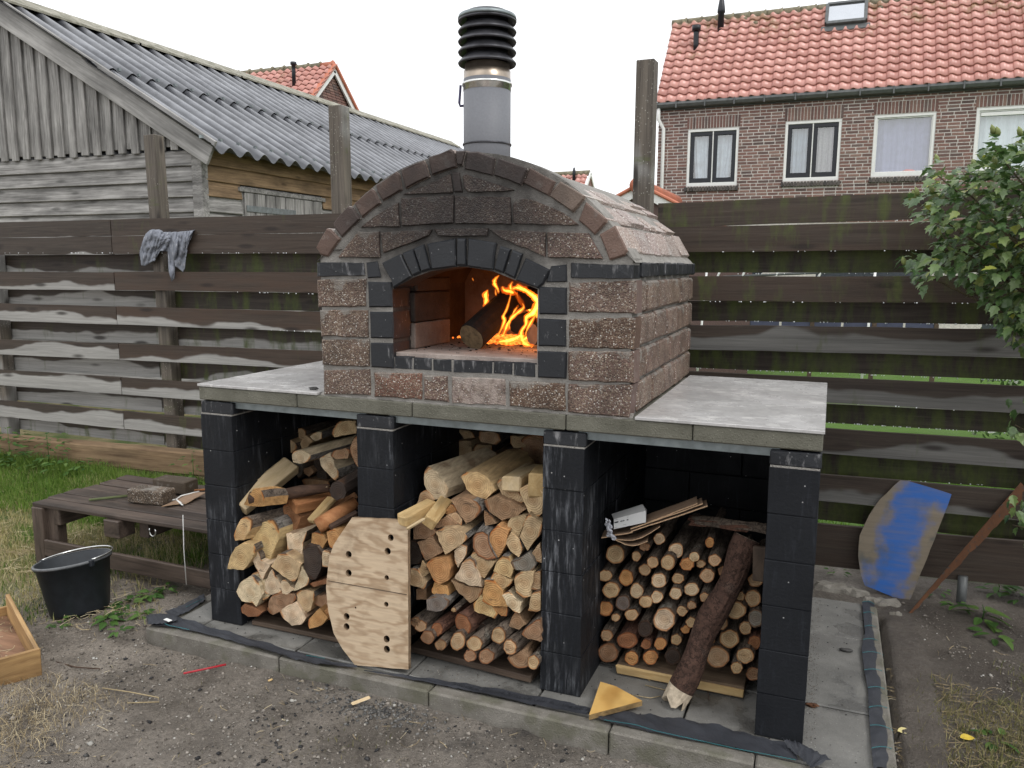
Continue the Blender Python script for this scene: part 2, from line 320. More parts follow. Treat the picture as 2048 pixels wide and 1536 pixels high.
def box(name, lo, hi, mat, parent=None, bev=.003, color=None, j=0, rot=None, share=False):
    lo, hi = Vector(lo), Vector(hi); s = hi-lo; c = (lo+hi)/2; key = (round(s.x, 4), round(s.y, 4), round(s.z, 4), bev, mat.name)
    if share and key in _bc: me = _bc[key]
    else:
        bm = bmesh.new(); bm_box(bm, s.x, s.y, s.z, bev=bev); me = bm_mesh(name, bm, mat)
        if j: jit(me, j)
        _bc[key] = me
    M = Matrix.Translation(c)
    if rot: M = M @ Euler(rot).to_matrix().to_4x4()
    return link(name, me, parent, M, color)
def frame(a, b, up=(0, 0, 1)):   # local X from a to b
    a, b = Vector(a), Vector(b); x = (b-a).normalized(); z = Vector(up); y = z.cross(x).normalized(); z = x.cross(y)
    return Matrix(((x.x, y.x, z.x, a.x), (x.y, y.y, z.y, a.y), (x.z, y.z, z.z, a.z), (0, 0, 0, 1)))
def beam(name, a, b, th, h, mat, parent=None, up=(0, 0, 1), bev=.003, color=None, j=0, seg=1, roll=0):
    L = (Vector(b)-Vector(a)).length; M = frame(a, b, up) @ Matrix.Rotation(roll, 4, 'X')
    bm = bmesh.new(); bm_box(bm, L, th, h, Matrix.Translation((L/2, 0, 0)), bev)
    me = bm_mesh(name, bm, mat)
    if j: jit(me, j)
    return link(name, me, parent, M, color)
def tube_vf(pts, rads, n=8, cap=True, wob=0):
    pts = [Vector(p) for p in pts]; V = []; Fc = []
    if not hasattr(rads, '__len__'): rads = [rads]*len(pts)
    pu = None
    for i, p in enumerate(pts):
        t = (pts[min(i+1, len(pts)-1)]-pts[max(i-1, 0)]).normalized()
        u = t.orthogonal().normalized() if pu is None else (pu - t*pu.dot(t)).normalized()
        pu = u; w2 = t.cross(u)
        for k in range(n):
            a = 2*math.pi*k/n; r = rads[i]*(1+random.uniform(-wob, wob)); V.append(p + (u*math.cos(a)+w2*math.sin(a))*r)
    for i in range(len(pts)-1):
        for k in range(n): Fc.append((i*n+k, i*n+(k+1) % n, (i+1)*n+(k+1) % n, (i+1)*n+k))
    if cap: Fc.append(tuple(range(n-1, -1, -1))); Fc.append(tuple((len(pts)-1)*n+k for k in range(n)))
    return V, Fc
def tube(name, pts, r, mat, parent=None, n=8, smooth=True, color=None, wob=0):
    V, Fc = tube_vf(pts, r, n, True, wob); return link(name, mesh(name, V, Fc, mat, None, smooth), parent, None, color)
def lathe(name, prof, mat, c, parent=None, n=28, smooth=True, M=None):
    V = []; Fc = []
    for r, z in prof:
        for k in range(n): a = 2*math.pi*k/n; V.append((r*math.cos(a), r*math.sin(a), z))
    for i in range(len(prof)-1):
        for k in range(n): Fc.append((i*n+k, i*n+(k+1) % n, (i+1)*n+(k+1) % n, (i+1)*n+k))
    o = link(name, mesh(name, V, Fc, mat, None, smooth), parent, M if M is not None else Matrix.Translation(c))
    return o
def area2(p): return sum(p[i][0]*p[(i+1) % len(p)][1]-p[(i+1) % len(p)][0]*p[i][1] for i in range(len(p)))/2
def rough_poly(poly, step, a):
    out = []
    for i in range(len(poly)):
        p, q = poly[i], poly[(i+1) % len(poly)]; L = math.hypot(q[0]-p[0], q[1]-p[1]); n = max(1, int(L/step))
        for k in range(n):
            t = k/n; out.append((p[0]+(q[0]-p[0])*t+random.uniform(-a, a), p[1]+(q[1]-p[1])*t+random.uniform(-a, a)))
    return out
def prism(name, poly, y0, y1, mats, parent=None, bev=.004, step=.03, a=.0015, color=None, caps=None):
    """a slab whose outline is poly (x, z), front at y0, back at y1; mats = (front, sides)"""
    if area2(poly) < 0: poly = poly[::-1]
    poly = rough_poly(poly, step, a); n = len(poly); cx = sum(p[0] for p in poly)/n; cz = sum(p[1] for p in poly)/n
    mr = sum(math.hypot(p[0]-cx, p[1]-cz) for p in poly)/n; s = 1-bev/mr
    V = [(cx+(p[0]-cx)*s, y0+random.uniform(-a, a)*.6, cz+(p[1]-cz)*s) for p in poly] + [(p[0], y0+bev, p[1]) for p in poly] + [(p[0], y1, p[1]) for p in poly]
    Fc = [tuple(range(n))] + [(n+i, n+(i+1) % n, (i+1) % n, i) for i in range(n)] + [(2*n+i, 2*n+(i+1) % n, n+(i+1) % n, n+i) for i in range(n)] + [tuple(range(3*n-1, 2*n-1, -1))]
    mi = [0]*(1+n) + [1]*n + [1]
    if len(mats) == 1: mi = [0]*len(Fc)
    c = Vector((cx, y0, cz))
    return link(name, mesh(name, [Vector(v)-c for v in V], Fc, list(mats), mi), parent, Matrix.Translation(c), color)
def vnoise(x, y, s, seed=0):   # vectorised value noise
    X = x*s; Y = y*s; xi = np.floor(X).astype(int); yi = np.floor(Y).astype(int); fx = X-xi; fy = Y-yi
    fx = fx*fx*(3-2*fx); fy = fy*fy*(3-2*fy)
    def h(a, b):
        n = (a*374761393 + b*668265263 + seed*974634777) & 0x7fffffff; n = (n ^ (n >> 13))*1274126177 & 0x7fffffff; return ((n ^ (n >> 16)) & 0xffff)/65535.
    return (h(xi, yi)*(1-fx)+h(xi+1, yi)*fx)*(1-fy)+(h(xi, yi+1)*(1-fx)+h(xi+1, yi+1)*fx)*fy
def Q(pts, o, s, y): return [(lambda p: (p.x, p.z))(PY(o[0]+a/s, o[1]+b/s, y)) for a, b in pts]
ORD = ['first', 'second', 'third', 'fourth', 'fifth', 'sixth', 'seventh', 'eighth', 'ninth', 'tenth', 'eleventh', 'twelfth', 'thirteenth', 'fourteenth', 'fifteenth', 'sixteenth']

# ------------------------------------------------------------------ materials
M_dirt = m_dirt()
M_mortar = m_concrete('mortar', (.172, .161, .145), (.295, .28, .257), .9, 14, .9)
M_kerb = m_concrete('kerb_concrete', (.105, .096, .08), (.215, .20, .175), .85, 9, .9, moss=.55)
M_slab = m_concrete('paving_concrete', (.115, .112, .104), (.20, .195, .18), .62, 7, .4, wet=1)
M_edge = m_concrete('slab_edge_concrete', (.085, .082, .062), (.15, .145, .115), .85, 9, .8)
M_agg = m_aggregate('exposed_aggregate'); M_agg2 = m_aggregate('dark_aggregate', .2, 0, 190); M_aggpale = m_aggregate('mortar_smeared_aggregate', .6, .85)
M_smooth = m_brick_smooth('smooth_brick'); M_vault = m_vault(); M_bb = m_black_brick('black_brick'); M_bb2 = m_black_brick('chalky_black_brick', 1.0)
M_block = m_block(); M_terr = m_terrazzo()
M_galv = m_simple('galvanised_steel', (.22, .25, .255), .45, .7, 20, .3, .1)
M_wood = m_wood('fence_wood'); M_woodr = m_wood('dark_fence_wood', dry=(.17, .165, .155)); M_grey = m_wood('silvered_wood', (.075, .068, .062), (.30, .29, .275), .25)
M_post = m_wood('post_wood', (.055, .047, .038), (.26, .25, .235), 0)
M_warm = m_timber('warm_shed_boards', (.13, .084, .048), (.36, .245, .14), .75)
M_greyb = m_timber('grey_shed_boards', (.085, .081, .076), (.36, .35, .335), .8, .75)
M_pallet = m_timber('wet_pallet_wood', (.027, .020, .016), (.105, .078, .062), .5)
M_sleeper = m_timber('old_sleeper_wood', (.10, .06, .032), (.24, .165, .095), .8)

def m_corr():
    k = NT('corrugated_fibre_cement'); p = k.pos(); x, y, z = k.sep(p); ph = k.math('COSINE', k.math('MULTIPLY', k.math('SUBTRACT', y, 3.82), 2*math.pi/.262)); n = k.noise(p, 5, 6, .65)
    c = k.mix(k.ramp(k.math('ADD', ph, k.math('MULTIPLY', k.math('SUBTRACT', n, .5), 1.2)), (0, 0), (1, 1)), (.058, .061, .070), (.19, .195, .213)); c = k.mix(1, c, k.ramp(n, (.3, .8), (.7, 1.15)), 'MULTIPLY')  # dirt-dark valleys and paler ridges, painted in for the shading contrast
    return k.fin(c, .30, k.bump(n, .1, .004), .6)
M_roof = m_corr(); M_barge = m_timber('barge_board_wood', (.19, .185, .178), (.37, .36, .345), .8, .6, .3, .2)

M_white = m_simple('white_paint', (.74, .74, .72), .45, 0, 20, .06, .02)
M_black = m_simple('black_paint', (.012, .014, .019), .35, 0, 20, .2, .02)
M_zinc = m_simple('zinc_gutter', (.105, .11, .11), .5, .3, 12, .25, .1)
M_flue = m_simple('grey_flue_paint', (.15, .155, .17), .55, 0, 120, .08, .1)
M_cowl = m_simple('dark_cowl_metal', (.050, .050, .056), .34, .5, 18, .6, .1)
M_inox = m_simple('heat_tinted_steel', (.36, .30, .24), .3, .9, 14, .35, .1)
M_chrome = m_simple('bright_steel', (.62, .62, .60), .2, .95, 10, .2, .05)
M_mortarj = m_simple('pale_wall_mortar', (.54, .505, .47), .9, 0, 30, .25, .3)
M_hbrick = m_rand('house_brick', (0, (.095, .066, .06)), (.3, (.165, .092, .078)), (.6, (.20, .108, .09)), (.85, (.23, .142, .115)), (1, (.12, .09, .084)), rough=.8, src='both')
M_sillbr = m_rand('sill_brick', (0, (.045, .04, .038)), (1, (.10, .085, .075)), rough=.8, src='both')
def m_tile():
    k = NT('red_roof_tile'); p = k.pos(); r = k.math('FRACT', k.math('ADD', k.math('MULTIPLY', k.orand(), 5.7), k.math('MULTIPLY', k.island(), 3.3)))
    c = k.ramp(r, (0, (.43, .185, .15)), (.5, (.51, .235, .19)), (1, (.58, .285, .24)))
    z = k.sep(p)[2]; m = k.step(k.math('ADD', k.noise(p, 2.3, 7, .72), k.math('MULTIPLY', k.math('SUBTRACT', z, 6.3), .11)), .54, .70)
    c = k.mix(k.math('MULTIPLY', m, .75), c, k.mix(k.noise(p, 9, 4), (.09, .085, .03), (.34, .19, .07)))
    return k.fin(c, .30, k.bump(k.noise(p, 20, 4), .2, .006), .6)
M_tile = m_tile()
M_ridge = m_simple('mossy_ridge', (.19, .17, .115), .85, 0, 12, .6, .6); M_scap = m_concrete('lichened_ridge_cap', (.19, .18, .14), (.36, .345, .29), .85, 6, .5, moss=.5)
M_tileflat = m_simple('orange_roof_tile', (.45, .15, .085), .5, 0, 4, .3, .1)
def m_glass():
    k = NT('window_glass'); tr = k.n('BsdfTransparent', (.93, .95, .96, 1)); gl = k.n('BsdfGlossy', (1, 1, 1, 1), .02)
    ms = k.n('MixShader', .2); k.t.links.new(tr.outputs[0], ms.inputs[1]); k.t.links.new(gl.outputs[0], ms.inputs[2]); k.t.links.new(ms.outputs[0], k.out.inputs[0]); return k.m
M_glass = m_glass()

# ------------------------------------------------------------------ ground: one sheet, fine near the oven, reaching the horizon
def rise(x, y):   # the lawn climbs gently towards the left fence
    f = lambda t: np.clip(t, 0, 1)**2*(3-2*np.clip(t, 0, 1)); return .095*f((-.45-x)/.6)*f((y-.65)/.75)
def ground():
    def ax(lo, hi, st, far): 
        a = list(np.arange(lo, hi+1e-6, st)); s = st; b = hi; out = []
        while b < far: s *= 1.25; b += s; out.append(b)
        s = st; b = lo; pre = []
        while b > -far: s *= 1.25; b -= s; pre.append(b)
        return np.array(pre[::-1]+a+out)
    X = ax(-2.6, 3.6, .028, 140); Y = ax(-1.7, 2.0, .028, 160)
    gx, gy = np.meshgrid(X, Y); z = rise(gx, gy)*(gy < 3) -.068 + (vnoise(gx, gy, 2.2, 1)-.5)*.035 + (vnoise(gx, gy, 9, 2)-.5)*.018 + (vnoise(gx, gy, 30, 3)-.5)*.012
    ins = (gx > -.2) & (gx < 2.62) & (gy > -.13) & (gy < 1.22); z = np.where(ins, -.13, z)
    z = np.where((gx > 2.54) & (gx < 2.75) & ~ins & (gy < 1.2), z+.02, z)
    far = (np.abs(gx) > 5) | (gy > 3); z = np.where(far, -.07, z)
    ny, nx = gx.shape; idx = np.arange(nx*ny).reshape(ny, nx)
    Fq = np.stack([idx[:-1, :-1], idx[:-1, 1:], idx[1:, 1:], idx[1:, :-1]], -1).reshape(-1, 4)
    o = link('ground', npmesh('ground', np.stack([gx, gy, z], -1), Fq, M_dirt, True)); tag(o, kind='structure')
ground()
def GZ(x, y): 
    a, b = np.array([x], float), np.array([y], float)
    return float(rise(a, b)[0]-.068 + (vnoise(a, b, 2.2, 1)-.5)[0]*.035 + (vnoise(a, b, 9, 2)-.5)[0]*.018 + (vnoise(a, b, 30, 3)-.5)[0]*.012)

# ------------------------------------------------------------------ paved plinth the oven stands on
pl = thing('paved_plinth', (1.15, .5, -.06), 'concrete paving plinth with kerb edging under the black block oven stand', 'plinth')
box('bedding', (-.19, -.135, -.20), (2.56, 1.235, -.045), M_kerb, pl, 0)
xs = [-.145, .0, .49, .98, 1.47, 1.96, 2.545]; ys = [-.092, .267, .844, 1.235]
for i in range(len(xs)-1):
    for j in range(3):
        dz = random.uniform(-.003, .001)
        box('paving_slab', (xs[i]+.004, ys[j]+.004, -.045), (xs[i+1]-.004, ys[j+1]-.004, dz), M_slab, pl, .004, rot=(random.uniform(-.002, .002), random.uniform(-.002, .002), 0))
kx = [-.206, .46, 1.1, 1.75, 2.2, 2.62]
for i in range(5): box('kerb', (kx[i]+.002, -.156, -.16), (kx[i+1]-.002, -.096, -.001+random.uniform(-.003, .002)), M_kerb, pl, .006, j=.001)
for a, b in ((-.09, .45), (.455, 1.0), (1.004, 1.24)): box('kerb', (-.207, a, -.16), (-.149, b, -.002), M_kerb, pl, .006, j=.001)
for a, b in ((-.09, .45), (.455, 1.0), (1.004, 1.235)): box('kerb', (2.55, a, -.16), (2.60, b, -.008), M_kerb, pl, .006, j=.001)

# ------------------------------------------------------------------ timber shed at the left
def shed():
    xe, ye, ze = -3.6, 4.0, 2.62; xr, zr = -6.3, 4.30; sl = (zr-2.66)/(-3.45-xr)
    s = thing('timber_shed', (-6.3, 6, -.07), 'weathered grey timber shed with corrugated roof behind the left fence', 'shed')
    RZ = lambda x: 2.66 + (-3.45-abs(x-xr)-xr)*sl if x > xr else 2.66+(-3.45-(xr-x)-xr)*sl
    # dark lining behind the boards
    me = mesh('lining', [(xe-.03, ye+.03, -.07), (2*xr-xe, ye+.03, -.07), (2*xr-xe, ye+.03, 2.55), (xr, ye+.03, zr-.2), (xe-.03, ye+.03, 2.55), (xe-.03, 15, -.07), (xe-.03, 15, 2.55)],
              [(0, 1, 2, 3, 4), (0, 4, 6, 5)], M_black); link('lining', me, s)
    x = xe-.12; k = 0
    while x > -8.9:   # upright gable boards, every other one proud
        top = RZ(x-.05)-.12; bot = 2.60 + (.035 if k % 2 else 0) + random.uniform(-.012, .012)
        if top > bot+.05: beam('gable_board', (x, ye-(.034 if k % 2 == 0 else .008), bot), (x, ye-(.034 if k % 2 == 0 else .008), top), .022, .098 if k % 2 == 0 else .10, M_greyb, s, (1, 0, 0), .003, roll=0)
        x -= .088; k += 1
    z = 2.60
    while z > .2:     # horizontal lap boards under them
        beam('wall_board', (xe-.06, ye-.012, z-.075), (-8.9, ye-.012, z-.075), .02, .158, M_greyb, s, (0, .22, 1), .005); z -= .152
    z = 2.62; i = 0
    while z > .2:     # side wall boards
        a, b = ye+.02, 14.8; m = M_warm if i < 2 else M_grey if i > 4 else M_greyb
        segs = [(a, b)] if not (1.0 < z-.075 < 2.26) else [(a, 4.55), (6.02, b)]
        for q0, q1 in segs: beam('side_board', (xe+.012, q0, z-.078), (xe+.012, q1, z-.078), .02, .160, M_warm if i < 2 else M_warm if (i == 2) else M_greyb, s, (-.2, 0, 1), .005, color=(.35, 0, .4))
        z -= .155; i += 1
    box('corner_post', (xe-.09, ye-.045, -.07), (xe+.035, ye+.05, 2.56), M_greyb, s, .005)
    # hatch door
    h = box('hatch_frame', (xe-.01, 4.55, 1.0), (xe+.012, 6.02, 2.30), M_greyb, s, .002)
    yy = 4.58; 
    while yy < 5.95: beam('hatch_board', (xe+.024, yy+.085, 1.0), (xe+.024, yy+.085, 2.235), .16, .022, M_greyb, s, (1, 0, 0), .006); yy += .175
    box('hatch_lintel', (xe+.012, 4.5, 2.24), (xe+.045, 6.05, 2.285), M_greyb, s, .003)
    box('hinge_strap', (xe+.036, 4.60, 2.035), (xe+.045, 5.45, 2.10), M_galv, s, .002)
    # barge board
    for sg in (1, -1):
        a = Vector((xr, ye-.10, zr-.07)); b = Vector((xr+sg*2.93, ye-.10, zr-.07-2.93*sl)); beam('barge_board', a, b, .035, .25, M_barge, s, (0, 0, 1), .004)
    # corrugated sheets, lapped: two rows down the slope
    PITCH = .262
    def sheet(y0, ny, x0, x1, lift):
        V = []; Fc = []; P = PITCH; nn = ny*8
        for iy in range(nn+1):
            y = y0+iy*P/8
            for xx in (x0, x1):
                zz = RZ(xx)+lift+.040*math.cos(2*math.pi*iy/8)
                V += [(xx, y, zz), (xx, y, zz-.008)]
        for iy in range(nn):
            b = iy*4; Fc += [(b, b+2, b+6, b+4), (b+1, b+5, b+7, b+3), (b+2, b+3, b+7, b+6), (b, b+4, b+5, b+1)]
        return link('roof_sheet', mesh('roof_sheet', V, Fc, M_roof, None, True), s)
    y = ye-.18
    while y < 14.9:
        sheet(y, 4, xr+.10, xr+1.52, .035); sheet(y, 4, xr+1.38, -3.30, .008); y += 4*PITCH
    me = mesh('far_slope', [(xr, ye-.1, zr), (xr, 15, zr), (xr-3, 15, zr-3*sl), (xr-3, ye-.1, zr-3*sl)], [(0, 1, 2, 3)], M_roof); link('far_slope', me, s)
    for q in range(6):
        y0 = ye-.2+q*1.9; prof = [(-.20, -.10), (-.16, -.065), (0, .045), (.16, -.05), (.24, -.095), (.24, -.12), (0, .02), (-.2, -.13)]
        V = [(xr+a, yq, zr+.06+b) for yq in (y0, y0+1.93) for a, b in prof]; n = len(prof)
        link('ridge_cap', mesh('ridge_cap', V, [(i, (i+1) % n, n+(i+1) % n, n+i) for i in range(n)]+[tuple(range(n)), tuple(range(2*n-1, n-1, -1))], M_scap), s)
    bm = bmesh.new()
    for i in range(60):
        yy = ye+.1+i*.177*1; 
        for xx in (xr+1.46, -3.42):
            if (i+int(xx)) % 2: bm_box(bm, .03, .03, .03, Matrix.Translation((xx, ye-.18+i*PITCH*.5, RZ(xx)+.05)))
    tag(link('roof_screws', bm_mesh('roof_screws', bm, M_galv), s), kind='stuff')
shed()

# ------------------------------------------------------------------ tiled roofs
def tile_mesh(w_, l_, seg=7):
    V = []; Fc = []
    for (t, dz) in ((0, .042), (1, 0)):
        for i in range(seg+1):
            q = i/seg; h = .034*math.sin(2*math.pi*(q*.98+.02)) if q < .52 else .020*math.sin(2*math.pi*q)
            for th in (0, -.020): V.append((q*w_*1.04, t*l_, h+dz+th+.02))
    r = 2*(seg+1)
    for i in range(seg): b = 2*i; Fc += [(b, b+2, b+2+r, b+r), (b, b+1, b+3, b+2)]
    Fc += [(0, r, r+1, 1), (2*seg, 2*seg+1, 2*seg+1+r, 2*seg+r)]
    return V, Fc
def tiled_roof(par, O, U, W, nu, nv, tw, te, nparts, skip=None):
    """tiles from eave corner O along U (columns) and up the slope along W (rows)"""
    U, W = Vector(U).normalized(), Vector(W).normalized(); N = U.cross(W); tv, tf = tile_mesh(tw, te*1.18)
    me = mesh('roof_tile', tv, tf, M_tile, None, True); spots = [(i, j) for j in range(nv) for i in range(nu) if not (skip and skip(i, j))]
    spots.sort(key=lambda s: ((Vector(O)+U*s[0]*tw+W*s[1]*te)-CC).length); SV = []; SF = []
    for k, (i, j) in enumerate(spots):
        p = Vector(O)+U*(i*tw+random.uniform(-.004, .004))+W*(j*te+random.uniform(-.006, .006))
        M = Matrix(((U.x, W.x, N.x, p.x), (U.y, W.y, N.y, p.y), (U.z, W.z, N.z, p.z), (0, 0, 0, 1))) @ Matrix.Rotation(random.uniform(-.01, .01), 4, 'Z')
        if k < nparts: link('roof_tile', me, par, M)
        else: b = len(SV); SV += [M @ Vector(v) for v in tv]; SF += [tuple(b+q for q in f) for f in tf]
    if SV: tag(link('roof_tiles', mesh('roof_tiles', SV, SF, M_tile, None, True), par), kind='stuff')

# ------------------------------------------------------------------ brick house at the right
def house():
    Y = 16.0; X0, X1 = -1.50, 10.5; ZE = 5.02; W0 = Vector((0, 1.74, 2.17)).normalized()
    h = thing('brick_house', (3, Y, -.07), 'brown brick terraced house with red pantile roof behind the right fence', 'house')
    wins = []
    for q in ([(1376, 261), (1479, 253), (1473, 370), (1372.5, 373)], [(1571.6, 245), (1684.5, 236.7), (1676.5, 360), (1565, 362.7)], [(1749, 232), (1872.5, 223), (1864, 349.5), (1741.6, 354.6)], [(1953, 217), (2080, 208), (2070, 340), (1943, 348)]):
        P = [PY(u, v, Y) for u, v in q]; wins.append(((P[0].x+P[3].x)/2, (P[1].x+P[2].x)/2, (P[2].z+P[3].z)/2, (P[0].z+P[1].z)/2))
    wins.append((wins[3][1]+1.2, wins[3][1]+2.4, wins[3][2], wins[3][3]))
    gw = [(-.4, .9, .1, 2.2), (2.0, 4.2, .6, 2.0), (5.2, 6.3, .1, 2.2)]
    # mortar backing with openings
    xsn = sorted({X0, X1} | {v for w_ in wins+gw for v in w_[:2]}); zsn = sorted({-.07, ZE} | {v for w_ in wins+gw for v in w_[2:]}); V = []; Fc = []
    for i in range(len(xsn)-1):
        for j in range(len(zsn)-1):
            cx, cz = (xsn[i]+xsn[i+1])/2, (zsn[j]+zsn[j+1])/2
            if any(a < cx < b and c < cz < d for a, b, c, d in wins): continue
            b = len(V); V += [(xsn[i], Y-.005, zsn[j]), (xsn[i+1], Y-.005, zsn[j]), (xsn[i+1], Y-.005, zsn[j+1]), (xsn[i], Y-.005, zsn[j+1])]; Fc.append((b, b+1, b+2, b+3))
    b = len(V); V += [(X0, Y-.005, -.07), (X0, Y+4, -.07), (X0, Y+4, ZE), (X0, Y+2, 7.2), (X0, Y-.005, ZE)]; Fc.append((b, b+1, b+2, b+3, b+4))
    link('wall', mesh('wall', V, Fc, M_mortarj), h)
    # bricks
    bl, bh, j = .211, .049, .0178; rows = []
    z = 2.42; r = 0; bricks = []
    while z+bh < ZE:
        x = X0+(-.11 if r % 2 else 0); q = 0
        while x < X1-.22:
            l = bl if random.random() < .8 else bl/2; a, b = max(x, X0), x+l
            ok = True; 
            for (w0, w1, w2, w3) in wins:
                if b > w0-.005 and a < w1+.005 and z+bh > w2-.10 and z < w3+.235:
                    if a < w0-.02: b = w0-.004
                    elif b > w1+.02: a = w1+.004
                    else: ok = False
            if ok and b-a > .016: bricks.append((a, b, z))
            x += l+j
        z += bh+j; r += 1
    def score(b): 
        c = Vector(((b[0]+b[1])/2, Y, b[2])); d = c-CC; zz = d.dot(CF); u = 1024+CAM['f']*d.dot(CR)/zz; v = 768-CAM['f']*d.dot(CU)/zz
        if not (1322 < u < 2048) or v > 405-(u-1320)*.035 or (u > 1860 and v > 300): return -1
        return (b[1]-b[0])/d.length
    bricks.sort(key=score, reverse=True); cache = {}; bm = bmesh.new()
    for k, (a, b, z) in enumerate(bricks):
        L = round(b-a, 2)-.001; M = Matrix.Translation(((a+b)/2, Y-.012+.03+random.uniform(-.002, .002), z+bh/2)) @ Matrix.Rotation(random.uniform(-.006, .006), 4, 'Y')
        if k < 300:
            if L not in cache: b2 = bmesh.new(); bm_box(b2, L, .06, bh, bev=.004); cache[L] = bm_mesh('brick', b2, M_hbrick)
            link('brick', cache[L], h, M)
        else: bm_box(bm, L, .06, bh, M)
    tag(link('bricks', bm_mesh('bricks', bm, M_hbrick), h), kind='stuff')
    def soldier(name, x0, x1, z0, z1, y0, mat, tilt=0):
        n = max(1, round((x1-x0)/.066)); st = (x1-x0)/n
        for i in range(n): box(name, (x0+i*st+.0075, y0, z0), (x0+(i+1)*st-.0075, Y+.04, z1), mat, h, .004, rot=(tilt, 0, 0), share=True)
    curt = [m_simple('pale_blue_curtain', (.50, .57, .62), .9, 0, 8, .2, .1), m_simple('grey_blue_curtain', (.33, .40, .46), .9, 0, 8, .15, .1), m_simple('violet_curtain', (.235, .245, .37), .9, 0, 8, .15, .1), m_simple('white_blue_curtain', (.60, .68, .70), .9, 0, 8, .1, .1)]
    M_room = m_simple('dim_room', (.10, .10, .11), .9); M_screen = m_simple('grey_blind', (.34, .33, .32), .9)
    for k, (a, b, c, d) in enumerate(wins):
        zt_ = 2.42; zt_ += math.ceil((d+.235-zt_)/(bh+j)-1e-6)*(bh+j); soldier('lintel_brick', a-.03, b+.03, d+.015, zt_-j*.8, Y-.014, M_hbrick); soldier('sill_brick', a-.04, b+.04, c-.12, c-.02, Y-.06, M_sillbr, -.12)
        fw = .055; bm = bmesh.new()
        for (p0, p1) in (((a, d-fw), (b, d)), ((a, c), (b, c+fw*1.3)), ((a, c+fw*1.3), (a+fw, d-fw)), ((b-fw, c+fw*1.3), (b, d-fw))):
            bm_box(bm, p1[0]-p0[0], .12, p1[1]-p0[1], Matrix.Translation(((p0[0]+p1[0])/2, Y+.06, (p0[1]+p1[1])/2)), .004)
        if k < 2: bm_box(bm, .022, .09, d-c-fw*2.3, Matrix.Translation(((a+b)/2, Y+.05, (c+d)/2+fw*.15)), .003)
        wf = link('window', bm_mesh('window', bm, M_white), h)
        ins = [(a+fw+.004, (a+b)/2-.013), ((a+b)/2+.013, b-fw-.004)] if k < 2 else [(a+fw, b-fw)]
        for si, (x0, x1) in enumerate(ins):
            z0, z1 = c+fw*1.3+.004, d-fw-.004; s = .082 if k < 2 else .02; bm = bmesh.new()
            for (p0, p1) in (((x0, z1-s), (x1, z1)), ((x0, z0), (x1, z0+s*1.2)), ((x0, z0+s*1.2), (x0+s, z1-s)), ((x1-s, z0+s*1.2), (x1, z1-s))):
                bm_box(bm, p1[0]-p0[0], .05, p1[1]-p0[1], Matrix.Translation(((p0[0]+p1[0])/2, Y+.045, (p0[1]+p1[1])/2)), .004)
            link('sash', bm_mesh('sash', bm, M_black if k < 2 else M_white), wf)
            if k == 3: box('vent_grille', (x0+.03, Y+.02, z1-.10), (x1-.03, Y+.06, z1-.03), M_white, wf, .005)
            link('pane', mesh('pane', [(x0+s, Y+.06, z0+s), (x1-s, Y+.06, z0+s), (x1-s, Y+.06, z1-s), (x0+s, Y+.06, z1-s)], [(0, 1, 2, 3)], M_glass), wf)
            n = 60; V = []; full = not (k == 0)
            for i in range(n+1):
                t = i/n
                for zz, tt in ((z0, 0), ((z0+z1)/2, .5), (z1, 1)):
                    xx = x0+t*(x1-x0)
                    if k == 0: pin = (1-tt)*.10*(1 if si == 0 else -1)+.03*(1 if si == 0 else -1); xx = min(max(xx+pin*(1-t if si == 0 else t), x0), x1)
                    V.append((xx, Y+.16+.018*math.sin(t*(26 if k != 1 else 40)+.6*math.sin(t*9))+.008*math.sin(t*71), zz))
            link('curtain', mesh('curtain', V, [(i*3+q, i*3+3+q, i*3+4+q, i*3+1+q) for i in range(n) for q in (0, 1)], M_screen if (k == 1 and si == 1) else curt[min(k, 3)], None, True), wf)
        link('room', mesh('room', [(a-.1, Y+.5, c-.1), (b+.1, Y+.5, c-.1), (b+.1, Y+.5, d+.1), (a-.1, Y+.5, d+.1)], [(0, 1, 2, 3)], M_room), wf)
    a, b, c, d = wins[2]; ob = tube('red_ornament', [(a+.58, Y+.11, c+.09), (a+.66, Y+.11, c+.115), (a+.78, Y+.11, c+.10), (a+.86, Y+.11, c+.08)], [.012, .03, .035, .015], m_simple('red_cloth', (.55, .08, .05)), h)
    # dark ground floor openings seen only through the fence gaps
    for (a, b, c, d) in gw: box('ground_floor_window', (a, Y-.01, c), (b, Y+.02, d), M_glass if 0 else m_simple('dark_ground_floor_glass', (.05, .055, .065), .15), h, .003)
    # roof
    TW, TE = .222, .232; nu, nv = 54, 12; O = Vector((X0-.05, Y-.16, ZE+.02))
    vx = PY(1690, 32, 17.6); skip = lambda i, j: (j in (9, 10, 11) and abs(O.x+(i+.5)*TW-vx.x) < .42 and j >= 9)
    U = Vector((1, 0, 0)); tiled_roof(h, O, U, W0, nu, nv, TW, TE, 300, None)
    top = O+W0*(nv*TE)
    me = mesh('roof_deck', [O+Vector((0.02, .02, -.03)), O+Vector((12, .02, -.03)), top+Vector((12, 0, -.03)), top+Vector((.02, 0, -.03)), top+Vector((.02, 2, -2)), top+Vector((12, 2, -2))], [(0, 1, 2, 3), (3, 2, 5, 4)], M_ridge); link('roof_deck', me, h)
    for i in range(34):
        x = O.x-.03+i*.36; tube('ridge_tile', [(x, top.y+.02, top.z-.02), (x+.30, top.y+.02, top.z-.02), (x+.365, top.y+.02, top.z-.01)], [.105, .11, .125], M_ridge, h, 10)
    # gutter, downpipe
    prof = [(-.02, .08), (-.14, .08), (-.15, .03), (-.12, -.03), (-.05, -.05), (-.01, -.03)]; n = len(prof)
